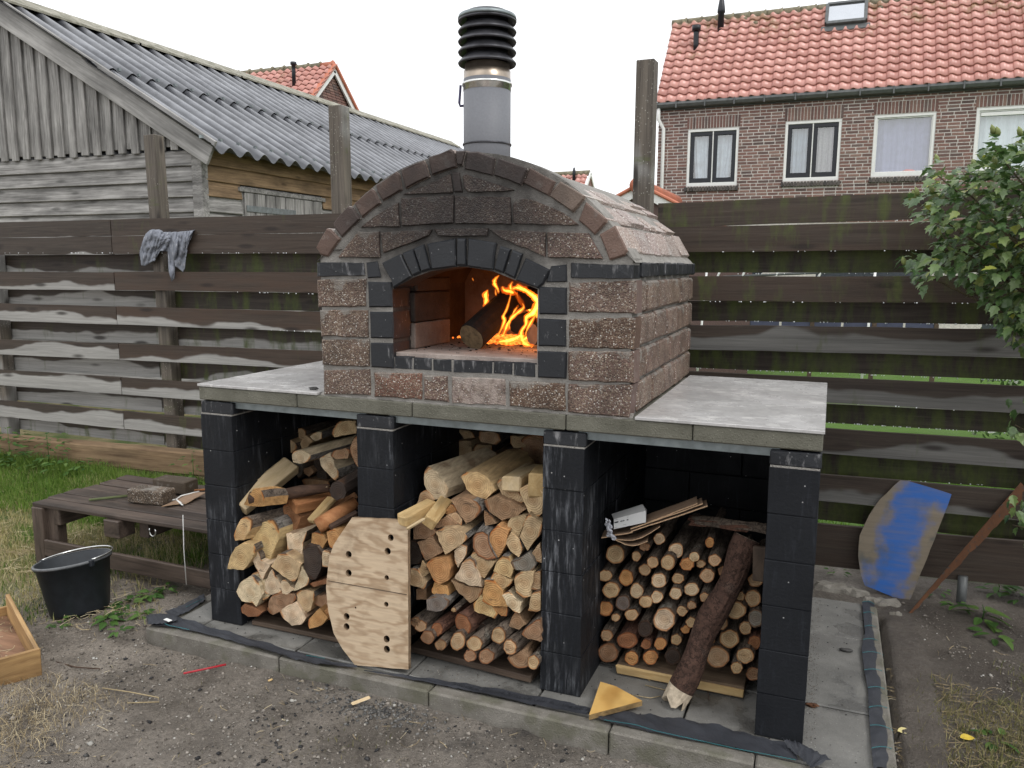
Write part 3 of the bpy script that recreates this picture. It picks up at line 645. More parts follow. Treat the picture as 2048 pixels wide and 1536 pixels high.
    V = [(x, Y-.06+a, ZE-.03+b) for x in (X0-.08, X1) for a, b in prof]; link('gutter', mesh('gutter', V, [(i, (i+1) % n, n+(i+1) % n, n+i) for i in range(n)]+[tuple(range(n))], M_zinc), h)
    box('fascia', (X0-.03, Y-.05, ZE-.10), (X1, Y+.02, ZE+.08), M_zinc, h, .004)
    for i in range(15): box('gutter_bracket', (X0+.4+i*.62, Y-.225, ZE-.09), (X0+.43+i*.62, Y-.208, ZE+.06), M_chrome if 0 else M_zinc, h, .002, share=True)
    tube('downpipe', [(X0+.02, Y-.13, ZE-.06), (X0+.02, Y-.12, ZE-.30), (X0+.13, Y-.07, ZE-.50), (X0+.13, Y-.07, 0)], .040, M_white, h, 10)
    # roof window and vent pipes
    N = U.cross(W0); 
    def RP(u, v): # point on the roof plane seen at a pixel
        d = _ray(u, v); t = (O-CC).dot(N)/d.dot(N); return CC+d*t
    P = [RP(u, v) for u, v in ((1650, 58), (1728, 47), (1730, 12), (1662, 16))]; ctr = (P[0]+P[1]+P[2]+P[3])/4; ww = (P[1]-P[0]).length; hh = max(.45, (ctr-(P[0]+P[1])/2).length*2)
    R3 = Matrix(((U.x, W0.x, N.x, ctr.x), (U.y, W0.y, N.y, ctr.y), (U.z, W0.z, N.z, ctr.z), (0, 0, 0, 1))); bm = bmesh.new()
    for sx, sy, w2, h2 in ((0, -hh/2, ww, .09), (0, hh/2, ww, .07), (-ww/2, 0, .07, hh), (ww/2, 0, .07, hh)): bm_box(bm, w2, h2, .13, R3 @ Matrix.Translation((sx, sy, .08)), .006)
    rw = link('roof_window', bm_mesh('roof_window', bm, M_zinc), h)
    link('pane', mesh('pane', [R3 @ Vector((sx*ww/2, sy*hh/2, .11)) for sx, sy in ((-1, -1), (1, -1), (1, 1), (-1, 1))], [(0, 1, 2, 3)], m_simple('sky_glass', (.55, .57, .6), .03, .9, 3, .05, 0)), rw)
    bm = bmesh.new(); bm_box(bm, ww*1.25, .16, .02, R3 @ Matrix.Translation((0, -hh/2-.12, .065)), .004); link('flashing', bm_mesh('flashing', bm, M_zinc), rw)
    p = RP(1392, 98); tube('vent_pipe', [p-W0*.06, p+Vector((0, -.03, .10)), p+Vector((0, -.05, .32)), p+Vector((0, -.05, .40))], [.055, .06, .06, .06], M_black, h, 12); tube('vent_cap', [p+Vector((0, -.05, .38)), p+Vector((0, -.05, .50))], [.10, .10], M_black, h, 14)
    p = RP(1441, 62); tube('vent_pipe', [p-Vector((0, 0, .1)), p+Vector((0, 0, .38)), p+Vector((0, 0, .40)), p+Vector((0, 0, .46)), p+Vector((0, 0, .85)), p+Vector((0, 0, .86))], [.075, .07, .09, .09, .03, .01], M_black, h, 14)
    for (u, v) in ((1511, 50), (1761, 20), (1490, 42)): p = RP(u, v); box('mossy_clump', p-Vector((.05, .05, .0)), p+Vector((.05, .05, .08)), M_ridge, h, .02)
house()

# ------------------------------------------------------------------ far houses
def far_left():
    xg = -10.0; ap = PX(668, 130, xg); rf = PX(728, 230, xg); lf = PX(612, 195, xg); hw = .5*((rf.y-ap.y)+(ap.y-lf.y)); dr = hw*.95
    h = thing('gabled_house', (xg-3, ap.y, -.07), 'distant brick house with red tiled roof and white gable trim above the shed', 'house')
    B = Vector((xg, ap.y-2*hw, ap.z-2*dr)); tiled_roof(h, B+Vector((-7, 0, 0)), (1, 0, 0), Vector((0, 2*hw, 2*dr)), 32, 16, .222, Vector((0, 2*hw, 2*dr)).length/16, 0)
    V = [(xg-.1, ap.y-2*hw, B.z-.05), (xg-.1, ap.y+2*hw, B.z-.05), (xg-.1, ap.y, ap.z-.05), (xg-.1, ap.y-2*hw, -.07), (xg-.1, ap.y+2*hw, -.07)]
    link('wall', mesh('wall', V, [(3, 4, 1, 2, 0)], M_mortarj), h); bm = bmesh.new(); z = B.z+.9; r = 0
    while z < ap.z-.1:
        ww = (ap.z-z)/dr*hw; y = ap.y-ww+(.1 if r % 2 else 0)
        while y < ap.y+ww-.1: bm_box(bm, .04, .19, .052, Matrix.Translation((xg-.085, y+.1, z))); y += .21
        z += .066; r += 1
    tag(link('bricks', bm_mesh('bricks', bm, M_hbrick), h), kind='stuff')
    for sg in (1, -1):
        a = Vector((xg, ap.y, ap.z-.06)); b = Vector((xg, ap.y+sg*2*hw, ap.z-.06-2*dr)); beam('gable_trim', a-Vector((0, 0, .06)), b-Vector((0, 0, .06)), .05, .16, M_white, h, (0, 0, 1), .003); beam('verge_tile', a+Vector((.02, 0, .06)), b+Vector((.02, 0, .06)), .12, .09, M_tileflat, h, (0, 0, 1), .02)
    link('roof_deck', mesh('roof_deck', [B+Vector((-7, 0, -.03)), B+Vector((0, 0, -.03)), ap+Vector((0, 0, -.04)), ap+Vector((-7, 0, -.04)), ap+Vector((-7, 2*hw, -2*dr)), ap+Vector((0, 2*hw, -2*dr))], [(0, 1, 2, 3), (3, 2, 5, 4)], M_ridge), h)
    for i in range(18): tube('ridge_tile', [(xg-.38*i-.38, ap.y, ap.z), (xg-.38*i-.05, ap.y, ap.z), (xg-.38*i, ap.y, ap.z+.01)], [.09, .10, .12], M_ridge if i else M_tileflat, h, 8)
    p = PY(588, 165, ap.y-.7); tube('vent_pipe', [p-Vector((0, 0, .1)), p+Vector((0, 0, .30)), p+Vector((0, 0, .42)), p+Vector((0, 0, .43)), p+Vector((0, 0, .50))], [.05, .05, .05, .08, .08], M_black, h, 10)
far_left()
def far_mid():
    Y = 30; h = thing('red_roofed_house', PY(1160, 372, Y), 'tiny distant red tiled roof with dark pipe seen over the oven vault', 'house')
    a, b = PY(1105, 350, Y), PY(1180, 346, Y); d = PY(1176, 378, Y); dz = a.z-d.z+.4; W = Vector((0, dz, dz))
    tiled_roof(h, Vector((a.x, Y-dz, a.z-dz)), (1, 0, 0), W, max(3, int((b.x-a.x)/.222)), 5, .222, W.length/5, 0)
    link('wall', mesh('wall', [(a.x, Y-dz+.1, -.07), (b.x, Y-dz+.1, -.07), (b.x, Y-dz+.1, a.z-dz), (a.x, Y-dz+.1, a.z-dz), (b.x, Y+dz, -.07), (b.x, Y+dz, a.z-dz), (b.x, Y, b.z)], [(0, 1, 2, 3), (1, 4, 5, 6, 2)], M_hbrick), h)
    beam('gable_trim', (b.x+.03, Y, b.z), (b.x+.03, Y-dz, b.z-dz), .05, .14, M_white, h); beam('gable_trim', (b.x+.03, Y, b.z), (b.x+.03, Y+dz, b.z-dz), .05, .14, M_white, h)
    tube('ridge_tile', [(a.x, Y, a.z), (b.x, Y, b.z)], [.12, .12], M_ridge, h, 8)
    p = PY(1148, 350, Y-.3); tube('vent_pipe', [p-Vector((0, 0, .3)), p+Vector((0, 0, .15)), p+Vector((0, 0, .3))], [.07, .07, .03], M_black, h, 8)
    Y = 9.0; a = PY(1272, 366, Y); l = PY(1225, 392, Y)
    s = thing('tiled_outbuilding', (a.x, Y, -.07), 'outbuilding gable with orange ridge tile and white trim beside the tall right post', 'outbuilding')
    sl = (a.z-l.z)/(a.x-l.x); ax = a.x+.05; az = a.z-.10
    V = [(ax-1.6, Y+.05, -.07), (ax+1.6, Y+.05, -.07), (ax+1.6, Y+.05, az-1.6*sl), (ax, Y+.05, az), (ax-1.6, Y+.05, az-1.6*sl)]; link('wall', mesh('wall', V, [(0, 1, 2, 3, 4)], M_hbrick), s)
    for sg in (-1, 1): beam('gable_trim', (ax, Y, az), (ax+sg*1.7, Y, az-1.7*sl), .04, .13, M_white, s); beam('verge_tile', (ax, Y+.02, az+.08), (ax+sg*1.7, Y+.02, az+.08-1.7*sl), .16, .05, M_tileflat, s, bev=.015)
    tube('ridge_tile', [(ax-.02, Y-.09, az+.06), (ax-.02, Y+.3, az+.06), (ax-.02, Y+3, az+.06)], [.105, .11, .11], M_tileflat, s, 14)
    link('roof', mesh('roof', [(ax, Y, az+.06), (ax, Y+3, az+.06), (ax-1.7, Y+3, az+.06-1.7*sl), (ax-1.7, Y, az+.06-1.7*sl), (ax+1.7, Y+3, az+.06-1.7*sl), (ax+1.7, Y, az+.06-1.7*sl)], [(0, 1, 2, 3), (0, 5, 4, 1)], M_tileflat), s)
far_mid()

# ------------------------------------------------------------------ fences
YF, YB = 1.60, 1.715
fl = thing('board_fence', (-1.9, 1.66, -.07), 'left board fence, overlapping weathered planks pale grey lower down and wet brown above', 'fence')
fr = thing('board_fence', (2.6, 1.66, -.07), 'right board fence, dark brown mossy planks dripping with rain behind the counter', 'fence')
def board(par, y, q, mat, col, x0=None, x1=None):
    """q = (u0, top0, bottom0, u1, top1, bottom1) in the photograph"""
    a, b, c, d = PY(q[0], q[1], y), PY(q[0], q[2], y), PY(q[3], q[4], y), PY(q[3], q[5], y)
    def at(x, p0, p1): t = (x-p0.x)/(p1.x-p0.x); return p0.z+(p1.z-p0.z)*t
    xa = a.x if x0 is None else x0; xb = c.x if x1 is None else x1
    A = Vector((xa, y, (at(xa, a, c)+at(xa, b, d))/2)); B = Vector((xb, y, (at(xb, a, c)+at(xb, b, d))/2)); hgt = (a.z-b.z+c.z-d.z)/2
    L = (B-A).length; M = frame(A, B); bm = bmesh.new(); n = max(2, int(L/.25)); V = []; Fc = []
    th = .022; r = [(-th/2, -.5), (th/2, -.5), (th/2, .5), (-th/2, .5)]
    for i in range(n+1):
        dz = random.uniform(-.002, .002); dy = random.uniform(-.002, .002)
        for (yy, zz) in r: V.append((L*i/n, yy+dy, zz*hgt+dz))
    for i in range(n):
        for k in range(4): Fc.append((i*4+k, i*4+(k+1) % 4, i*4+4+(k+1) % 4, i*4+4+k))
    Fc += [(3, 2, 1, 0), (n*4, n*4+1, n*4+2, n*4+3)]
    return link('board', mesh('board', V, Fc, mat), par, M, ((max(-1, col[0])+1)/2, *col[1:]))
def zl(v): return 400+v/2.793
L = [(0, 125, 210, 630, 80, 183, -.10, 0, .35), (0, 213, 306, 630, 185, 297, -.08, 0, .35), (0, 400, 497, 630, 405, 515, .32, 0, .8), (0, 578, 668, 630, 622, 738, .52, 0, .8), (0, 780, 858, 637, 840, 945, .60, 0, .6), (0, 945, 1033, 397, 1020, 1115, .74, 0, .3), (0, 1118, 1205, 397, 1215, 1318, .78, 0, .3)]
xj = PY(231, 560, YF).x
for (u0, t0, b0, u1, t1, b1, dry, ms, rd) in L:
    q = (u0, zl(t0), zl(b0), u1, zl(t1), zl(b1))
    board(fl, YF, q, M_wood, (dry, ms, rd*.5), -3.95, xj-.004); board(fl, YF, q, M_wood, (dry-(.26 if dry > .4 else .75), ms+.15, rd), xj+.004, .62)
LB = [(0, 306, 402, 630, 297, 404, .20, .25, .2), (0, 500, 580, 630, 515, 622, .68, .22, .1), (0, 668, 776, 630, 738, 832, .72, .2, .1), (0, 862, 940, 397, 905, 1005, .8, .15, .1), (0, 1035, 1112, 397, 1118, 1198, .82, .15, .1), (0, 1205, 1268, 397, 1322, 1386, .82, .3, .1)]
for (u0, t0, b0, u1, t1, b1, dry, ms, rd) in LB:
    q = (u0, zl(t0), zl(b0), u1, zl(t1), zl(b1)); xm = -1.93+random.uniform(-.03, .03)
    board(fl, YB, q, M_wood, (dry, ms, rd), -3.95, xm); board(fl, YB, q, M_wood, (dry-(.45 if dry > .7 else .85), ms+.25, rd), xm+.006, .62)
def zr(v): return 380+v/2.648
RB = [(1394, 66, 191, 1850, 8, 156, -.9, .42, .4, YF), (1394, 195, 328, 1870, 167, 317, -.9, .34, .5, YF), (1394, 322, 440, 1790, 316, 434, -.5, .62, .1, YB), (1394, 457, 586, 1926, 455, 597, -.22, .36, .5, YF), (1394, 584, 692, 1850, 590, 705, -.4, .50, .1, YB),
      (1394, 714, 843, 2040, 738, 886, .66, .2, .2, YF), (1383, 838, 940, 2040, 886, 1002, -.35, .55, .1, YB), (1383, 960, 1085, 2040, 1038, 1180, .46, .2, .2, YF), (1652, 1130, 1230, 2021, 1175, 1283, -.2, .60, 0, YB), (1647, 1257, 1395, 2040, 1330, 1466, .36, .15, .2, YF), (1645, 1390, 1500, 2040, 1460, 1580, -.2, .66, 0, YB)]
for (u0, t0, b0, u1, t1, b1, dry, ms, rd, y) in RB: board(fr, y, (u0, zr(t0), zr(b0), u1, zr(t1), zr(b1)), M_woodr, (dry, ms, rd), 1.50 if y == YF else .66, 5.2)
def zc(v): return 880+v/2.342
for (u0, t0, b0, u1, t1, b1, dry, ms, rd, y) in [(1640, 160, 278, 2030, 232, 372, .34, .12, .2, YF), (1640, 280, 368, 2030, 372, 470, -.3, .6, 0, YB), (1637, 388, 583, 2030, 470, 678, -.15, .05, .3, YF)]:
    board(fr, y, (u0, zc(t0), zc(b0), u1, zc(t1), zc(b1)), M_woodr, (dry, ms, rd), .66, 5.2)
for z in (1.70, 1.55, 1.38, 1.2, 1.02): beam('board', (.66, YF, z), (1.40, YF, z), .022, .14, M_wood, fr, color=(.3, .2, .4))
def post(par, u0, u1, v, lean, h=None):
    y = YF+.012; a, b = PY(u0, v, y), PY(u1, v, y+.088)
    w_ = .092; o = beam('post', (a.x+w_/2-lean, y+.047, -.2), (a.x+w_/2, y+.047, a.z), .09, w_, M_post, par, (1, 0, 0), .004, (.635, .2, .1), j=.002)
post(fl, 285, 323, 270, -.055); post(fl, 655, 697, 211, -.02); post(fr, 1272, 1318, 119, .0)
beam('post', (-3.42, YF+.05, -.2), (-3.42, YF+.05, 1.76), .09, .09, M_post, fl, (1, 0, 0), .004, (.8, .1, .1))
beam('post', (3.30, YF+.055, -.2), (3.30, YF+.055, 1.76), .09, .09, M_post, fr, (1, 0, 0), .004, (.6, .1, .1))
beam('post', (4.9, YF+.055, -.2), (4.9, YF+.055, 1.76), .09, .09, M_post, fr, (1, 0, 0), .004, (.6, .1, .1))
# raindrops hanging from the right fence
bm = bmesh.new(); M_drop = m_simple('water', (.85, .88, .9), .05, 0, 5, 0, 0, 1)
for (u0, v0, u1, v1, n, y) in ((1394, 504, 1990, 500, 16, YF), (1394, 548, 1980, 546, 24, YB), (1394, 603, 2000, 607, 22, YF), (1400, 641, 2030, 650, 34, YB), (1390, 736, 2040, 762, 60, YB), (1655, 845, 2010, 866, 44, YB), (1790, 441, 1830, 439, 5, YF), (470, 584, 630, 588, 11, YF), (540, 660, 630, 664, 7, YF), (1750, 810, 1960, 824, 4, YF), (1700, 955, 2010, 972, 20, YB), (0, 506, 640, 506, 40, YF)):
    for i in range(n):
        t = random.random(); p = PY(u0+(u1-u0)*t, v0+(v1-v0)*t, y-.010)
        bmesh.ops.create_icosphere(bm, subdivisions=1, radius=random.uniform(.0022, .0042), matrix=Matrix.Translation(p))
o = link('water_drops', bm_mesh('water_drops', bm, M_drop, True)); tag(o, 'bright raindrops hanging along the lower edges of the fence boards', 'raindrops', kind='stuff')
# sleeper at the foot of the left fence
a, b = PY(-40, 885, 1.52), PY(440, 925, 1.52); sa, sb = PY(0, 889, 1.52), PY(400, 926, 1.52); sd = (sb-sa); sl_ = beam('ground_sleeper', sa-sd*.25, sb+sd*.45, .10, .155, M_sleeper, None, bev=.012, j=.004); tag(sl_, 'long brown timber sleeper lying along the foot of the left fence', 'sleeper')

# ------------------------------------------------------------------ black block stand with concrete top
st = thing('oven_stand', (1.16, .5, 0), 'black painted block stand of three log bays with concrete slab top and terrazzo tiles', 'stand')
PW = [(0, .156), (.73, .884), (1.462, 1.607), (2.188, 2.332)]
YD = .98; H0 = .1465
for pi, (a, b) in enumerate(PW):
    box('wall_core', (a+.004, .006, .0), (b-.004, YD, .93), M_black, st, 0)
    for c in range(6):
        y = 0.0; ls = [.30, .30, .38] if c % 2 == 0 else [.45, .30, .23]
        for l in ls:
            o = box('black_block', (a+random.uniform(-.0015, .0015), y+.001+random.uniform(-.001, .001), c*H0+.0012), (b+random.uniform(-.0015, .0015), min(y+l, YD)-.001, (c+1)*H0-.0012), M_block, st, .0018, j=.0008); y += l
    box('mortar_joint', (a+.002, .0015, 6*H0-.001), (b-.001, .5, 6*H0+.0045), M_mortar, st, 0)
    y = 0
    for l in (.20, .21, .21, .21, .15): box('header_brick', (a-.001, y+.003, 6*H0+.004), (b+.002, y+l-.003, .930), M_bb2, st, .004, j=.001); y += l
for c in range(6):   # rear wall
    x = .0 if c % 2 else -.0
    xs_ = [0, .45, .9, 1.35, 1.8, 2.332] if c % 2 else [0, .22, .67, 1.12, 1.57, 2.02, 2.332]
    for i in range(len(xs_)-1): box('black_block', (xs_[i]+.001, YD+.002, c*H0+.001), (xs_[i+1]-.001, YD+.10, (c+1)*H0-.001), M_block, st, .003)
box('rear_course', (0, YD+.002, .88), (2.332, YD+.10, .93), M_bb, st, .003)
for (a, b) in ((.13, .76), (.86, 1.49), (1.58, 2.215)):   # galvanised angle lintels
    bm = bmesh.new(); bm_box(bm, b-a, .004, .028, Matrix.Translation(((a+b)/2, .024, .921))); bm_box(bm, b-a, .06, .004, Matrix.Translation(((a+b)/2, .056, .933))); link('steel_lintel', bm_mesh('steel_lintel', bm, M_galv), st)
ex = [-.004, .47, .965, 1.54, 1.955, 2.336]
for i in range(5):
    o = box('concrete_slab', (ex[i]+.0015, -.002+random.uniform(-.0015, .0015), .9365), (ex[i+1]-.0015, 1.06, .9895), M_edge, st, .004); 
    for e in (.05, .3): pass
box('top_tile', (-.006, -.006, .9905), (.566, 1.064, 1.001), M_terr, st, .0015); box('top_tile', (1.772, -.006, .9905), (2.338, 1.064, 1.001), M_terr, st, .0015)
# mortar bed between slab edge and oven
bm = bmesh.new(); n = 80; V = []; Fc = []
for i in range(n+1):
    x = .575+i*(1.19/n); o1 = random.uniform(-.004, .006); V += [(x, .004+o1, .988), (x, .002+o1*.6, .9925+random.uniform(0, .003)), (x, .02, 1.005+random.uniform(-.002, .004)), (x, .06, 1.0)]
for i in range(n):
    for k in range(3): Fc.append((i*4+k, i*4+4+k, i*4+5+k, i*4+1+k))
link('mortar_bed', mesh('mortar_bed', V, Fc, M_mortar, None, True), st)

# ------------------------------------------------------------------ the brick pizza oven
ov = thing('brick_oven', (1.17, .57, .99), 'domed brick pizza oven with burning fire and grey flue pipe on the counter', 'oven')
S5 = ((600, 280), 2.4976); S1 = ((620, 290), 6.0235); S2 = ((900, 290), 5.12)
OL, OR = .586, 1.757; ACX, ACZ, AR = 1.170, 1.19, .662
def tint(v=.12): a = 1+random.uniform(-v, v); return (a, a*random.uniform(.97, 1.03), a*random.uniform(.95, 1.05))
# mortar core: outer vault outline, tunnel for the firing chamber
def outline(d):
    pts = [(OR-d, .992), (OR-d, 1.50)]
    for i in range(1, 24):
        a = math.asin((1.50-ACZ)/AR); t = a+(math.pi-2*a)*i/24; pts.append((ACX+(AR-d)*math.cos(t), ACZ+(AR-d)*math.sin(t)))
    return pts+[(OL+d, 1.50), (OL+d, .992)]
arch = lambda u, v: (lambda p: (p.x, p.z))(PY(600+u/2.4976, 280+v/2.4976, 0))
op = [(arch(462, 1075)[0], 1.150), arch(460, 745), arch(560, 688), arch(650, 655), arch(780, 634), arch(830, 634), arch(960, 655), arch(1065, 697), arch(1185, 745), (arch(1182, 1090)[0], 1.150)]   # mouth, left to right
out = outline(.006)
def core(name, mouth, y0, y1, mat, mat2):
    xm = 1.165; zt = max(p[1] for p in mouth); top = ACZ+AR-.012
    L = [(xm, mouth[0][1]), *[p for p in mouth if p[0] < xm], (xm, zt), (xm, top)] + [p for p in out if p[0] < xm and p[1] > 1.0]
    L = [(xm, .992), (xm, mouth[0][1])] + [p for p in mouth if p[0] < xm] + [(xm, zt), (xm, top)] + [p for p in out if p[0] < xm]
    Rr = [(xm, mouth[-1][1])] + [p for p in reversed(mouth) if p[0] > xm] + [(xm, zt), (xm, top)] + [p for p in reversed(out) if p[0] > xm] + [(xm, .992)]
    for P_ in (L, Rr):
        V = [(x, y0, z) for x, z in P_]+[(x, y1, z) for x, z in P_]; n = len(P_)
        Fc = [tuple(range(n)), tuple(range(2*n-1, n-1, -1))]+[(i, (i+1) % n, n+(i+1) % n, n+i) for i in range(n)]
        mi = [0, 0]+[1 if (abs(P_[i][0]-xm) < .50 and abs(P_[(i+1) % n][0]-xm) < .50 and max(P_[i][1], P_[(i+1) % n][1]) < zt+.01 and P_[i][1] > 1.05 and P_[(i+1) % n][1] > 1.05) else 0 for i in range(n)]
        me = mesh(name, V, Fc, [mat, mat2], mi); b = bmesh.new(); b.from_mesh(me); bmesh.ops.recalc_face_normals(b, faces=b.faces); b.to_mesh(me); b.free(); link(name, me, ov)
M_fire = m_concrete('firebrick', (.12, .09, .075), (.26, .215, .185), .9, 8, .6); M_hearth = m_concrete('ashy_hearth', (.20, .16, .14), (.38, .32, .285), .9, 12, .4)
M_sootin = m_concrete('sooty_firebrick', (.018, .014, .012), (.060, .044, .036), .9, 9, .5)
FZ = 1.166
core('mortar_core', op, .005, .13, M_mortar, M_sootin)
ch = [(.80, FZ-.02), (.80, 1.40), (.87, 1.52), (.98, 1.60), (1.165, 1.64), (1.35, 1.60), (1.47, 1.52), (1.54, 1.40), (1.54, FZ-.02)]
out = outline(.015)
core('chamber_core', ch, .131, 1.12, M_mortar, M_sootin)
box('chamber_back', (.78, .80, 1.0), (1.56, 1.10, 1.72), M_fire, ov, 0)
box('hearth_floor', (.79, .02, 1.10), (1.55, .82, FZ), M_hearth, ov, .002)
box('hearth_lip', (.893, .030, 1.10), (1.439, .10, FZ-.004), M_mortar, ov, .002)
for z0, z1, m in ((FZ+.001, 1.262, M_fire), (1.266, 1.375, M_sootin)): box('firebrick', (.862, .135, z0), (.908, .43, z1), m, ov, .004); box('firebrick', (1.470, .135, z0), (1.52, .43, z1), m, ov, .004)
box('firebrick', (.875, .14, 1.38), (.915, .42, 1.43), M_sootin, ov, .006)
# gable infill
def slab(name, pts, S, mats, y=0.0, dep=.075, col=None, **k): return prism(name, Q(pts, S[0], S[1], y), y, y+dep, mats, ov, color=col or tint(), **k)
A_ = (M_agg, M_smooth); D_ = (M_agg2, M_smooth); Sm = (M_smooth,); Bk = (M_bb,)
for pts in ([(1110, 592), (1400, 482), (1690, 345), (1715, 560), (1700, 575)],): slab('gable_brick', pts, S1, D_, -.004)
slab('gable_brick', [(1715, 322), (1795, 330), (1830, 568), (1735, 575)], S1, Sm, -.002, col=(.5, .5, .5))
slab('gable_brick', [(125, 315), (160, 300), (540, 420), (650, 465), (180, 482), (140, 440)], S2, D_, -.004)
slab('gable_brick', [(600, 990), (760, 862), (1055, 690), (1070, 980)], S1, A_, -.005); slab('gable_brick', [(1085, 640), (1720, 600), (1720, 940), (1095, 975)], S1, D_, -.005)
slab('gable_brick', [(45, 525), (610, 530), (618, 810), (45, 805)], S2, D_, -.005); slab('gable_brick', [(640, 600), (700, 545), (830, 555), (1150, 690), (1310, 820), (645, 805)], S2, A_, -.005)
slab('gable_brick', [(330, 1350), (570, 1042), (820, 1042), (830, 1355)], S1, A_, -.006); slab('gable_brick', [(400, 462), (658, 446), (640, 478), (412, 565)], S5, D_, -.006)
slab('gable_brick', [(664, 444), (936, 442), (932, 478), (684, 478)], S5, D_, -.006); slab('gable_brick', [(945, 446), (1225, 460), (1222, 582), (1000, 490)], S5, D_, -.006)
slab('gable_brick', [(1234, 460), (1440, 466), (1512, 594), (1235, 586)], S5, A_, -.006)
# voussoirs of the mouth
for pts in ([(405, 615), (500, 568), (555, 682), (463, 742), (452, 700)], [(508, 566), (560, 543), (600, 662), (562, 680)], [(565, 541), (615, 520), (650, 648), (606, 663)], [(630, 520), (772, 490), (778, 632), (655, 648)], [(782, 490), (825, 490), (827, 630), (783, 630)],
            [(838, 491), (978, 514), (962, 650), (832, 632)], [(998, 528), (1052, 545), (1012, 665), (966, 650)], [(1060, 547), (1110, 568), (1070, 692), (1018, 667)], [(1125, 590), (1250, 650), (1215, 720), (1186, 742), (1075, 700)]):
    slab('mouth_voussoir', pts, S5, Bk, -.006, .13, bev=.006, a=.0008)
for pts in ([(335, 708), (455, 710), (460, 836), (340, 836)], [(345, 858), (462, 860), (465, 992), (350, 990)], [(350, 1013), (463, 1015), (466, 1142), (352, 1136)], [(1192, 733), (1330, 738), (1330, 872), (1192, 870)], [(1190, 893), (1326, 897), (1326, 1033), (1188, 1030)], [(1185, 1055), (1330, 1060), (1328, 1194), (1186, 1188)]):
    slab('jamb_block', pts, S5, Bk, -.004, .132, bev=.006, a=.0008)
for pts in ([(328, 612), (384, 606), (400, 684), (334, 692)], [(1252, 630), (1330, 620), (1332, 706), (1226, 712)]): slab('springer_block', pts, S5, Bk, -.002, .08, bev=.005)
for pts in ([(82, 612), (315, 614), (318, 676), (84, 682)], [(1350, 614), (1668, 624), (1662, 692), (1350, 690)]): slab('black_course_brick', pts, S5, (M_bb2,), -.004, .10, bev=.005)
for pts in ([(80, 700), (325, 694), (325, 832), (88, 836)], [(92, 850), (336, 850), (336, 986), (100, 980)], [(105, 1000), (341, 994), (342, 1132), (108, 1126)], [(112, 1150), (345, 1148), (350, 1277), (118, 1272)], [(1340, 712), (1682, 704), (1680, 866), (1340, 862)],
            [(1340, 895), (1672, 888), (1668, 1047), (1340, 1036)], [(1337, 1055), (1668, 1058), (1665, 1217), (1337, 1202)], [(1337, 1220), (1660, 1224), (1642, 1386), (1337, 1362)], [(365, 1160), (608, 1168), (605, 1297), (368, 1282)], [(614, 1174), (733, 1180), (740, 1312), (618, 1300)], [(1042, 1205), (1322, 1214), (1322, 1357), (1044, 1327)]):
    c = (1.25, .95, .85) if pts[0] == (365, 1160) else (.8, .72, .62) if pts[0][1] in (895, 1205) else tint(.15)
    slab('facing_brick', pts, S5, A_, -.004+random.uniform(-.002, .002), .085, c, bev=.007, a=.0022)
slab('facing_brick', [(752, 1182), (1028, 1195), (1028, 1328), (756, 1316)], S5, (M_aggpale, M_smooth), .0, .085, bev=.006, a=.002)
for pts in ([(470, 1080), (560, 1084), (560, 1146), (470, 1140)], [(565, 1088), (658, 1092), (658, 1152), (565, 1146)], [(662, 1094), (757, 1098), (757, 1158), (662, 1152)], [(764, 1100), (960, 1106), (960, 1168), (764, 1160)], [(965, 1106), (1060, 1110), (1060, 1176), (965, 1168)], [(1065, 1111), (1176, 1116), (1176, 1186), (1065, 1178)]):
    slab('sill_brick', pts, S5, (M_bb2,), .002, .10, bev=.004)
# vault: front ring and the courses running back from it
ring = [([(75, 1240), (205, 1000), (258, 1015), (368, 1128), (215, 1352), (130, 1320)], S1, .90), ([(285, 945), (465, 735), (525, 760), (610, 890), (385, 1115), (298, 985)], S1, .55), ([(540, 710), (740, 530), (790, 560), (860, 700), (630, 872), (568, 760)], S1, 1.1), ([(795, 490), (1040, 325), (1075, 350), (1108, 540), (880, 672), (815, 560)], S1, 1.05), ([(1100, 295), (1380, 190), (1400, 230), (1445, 395), (1165, 520), (1112, 340)], S1, 1.05),
        ([(1430, 150), (1700, 55), (1745, 85), (1770, 265), (1480, 370), (1440, 210)], S1, .8), ([(1765, 75), (1890, 70), (1842, 250), (1785, 248)], S1, .6), ([(175, 75), (290, 62), (470, 140), (440, 310), (150, 242)], S2, .5), ([(500, 140), (790, 235), (800, 262), (735, 410), (455, 312)], S2, .55), ([(820, 230), (1085, 380), (1020, 520), (750, 390), (772, 340)], S2, 1.0), ([(1130, 370), (1385, 520), (1375, 562), (1265, 690), (1030, 530), (1062, 450)], S2, .95),
        ([(1390, 590), (1620, 760), (1610, 800), (1490, 920), (1320, 770)], S2, 1.1), ([(1700, 825), (1830, 1090), (1792, 1130), (1640, 1182), (1540, 920)], S2, 1.15)]
for k, (pts, S, br) in enumerate(ring):
    poly = Q(pts, *S, 0); col = (br, br*(.97 if br > .7 else 1.05), br*(.93 if br > .7 else 1.1))
    if k == 10: col = (1.35, 1.5, 1.45)
    d = .105 if k % 2 else .21
    prism('vault_brick', poly, -.007+random.uniform(-.003, .003), d-.005, (M_smooth, M_vault), ov, .006, .035, .002, col)
    y = d
    while y < 1.12:
        l = random.choice((.105, .21, .21)); l = min(l, 1.13-y)
        dy = random.uniform(-.006, .006); p2 = [(x+random.uniform(-.004, .004), z+dy) for x, z in poly]
        if l > .04: prism('vault_brick', p2, y+.005, y+l-.005, (M_vault,), ov, .006, .05, .002, tint(.18))
        y += l
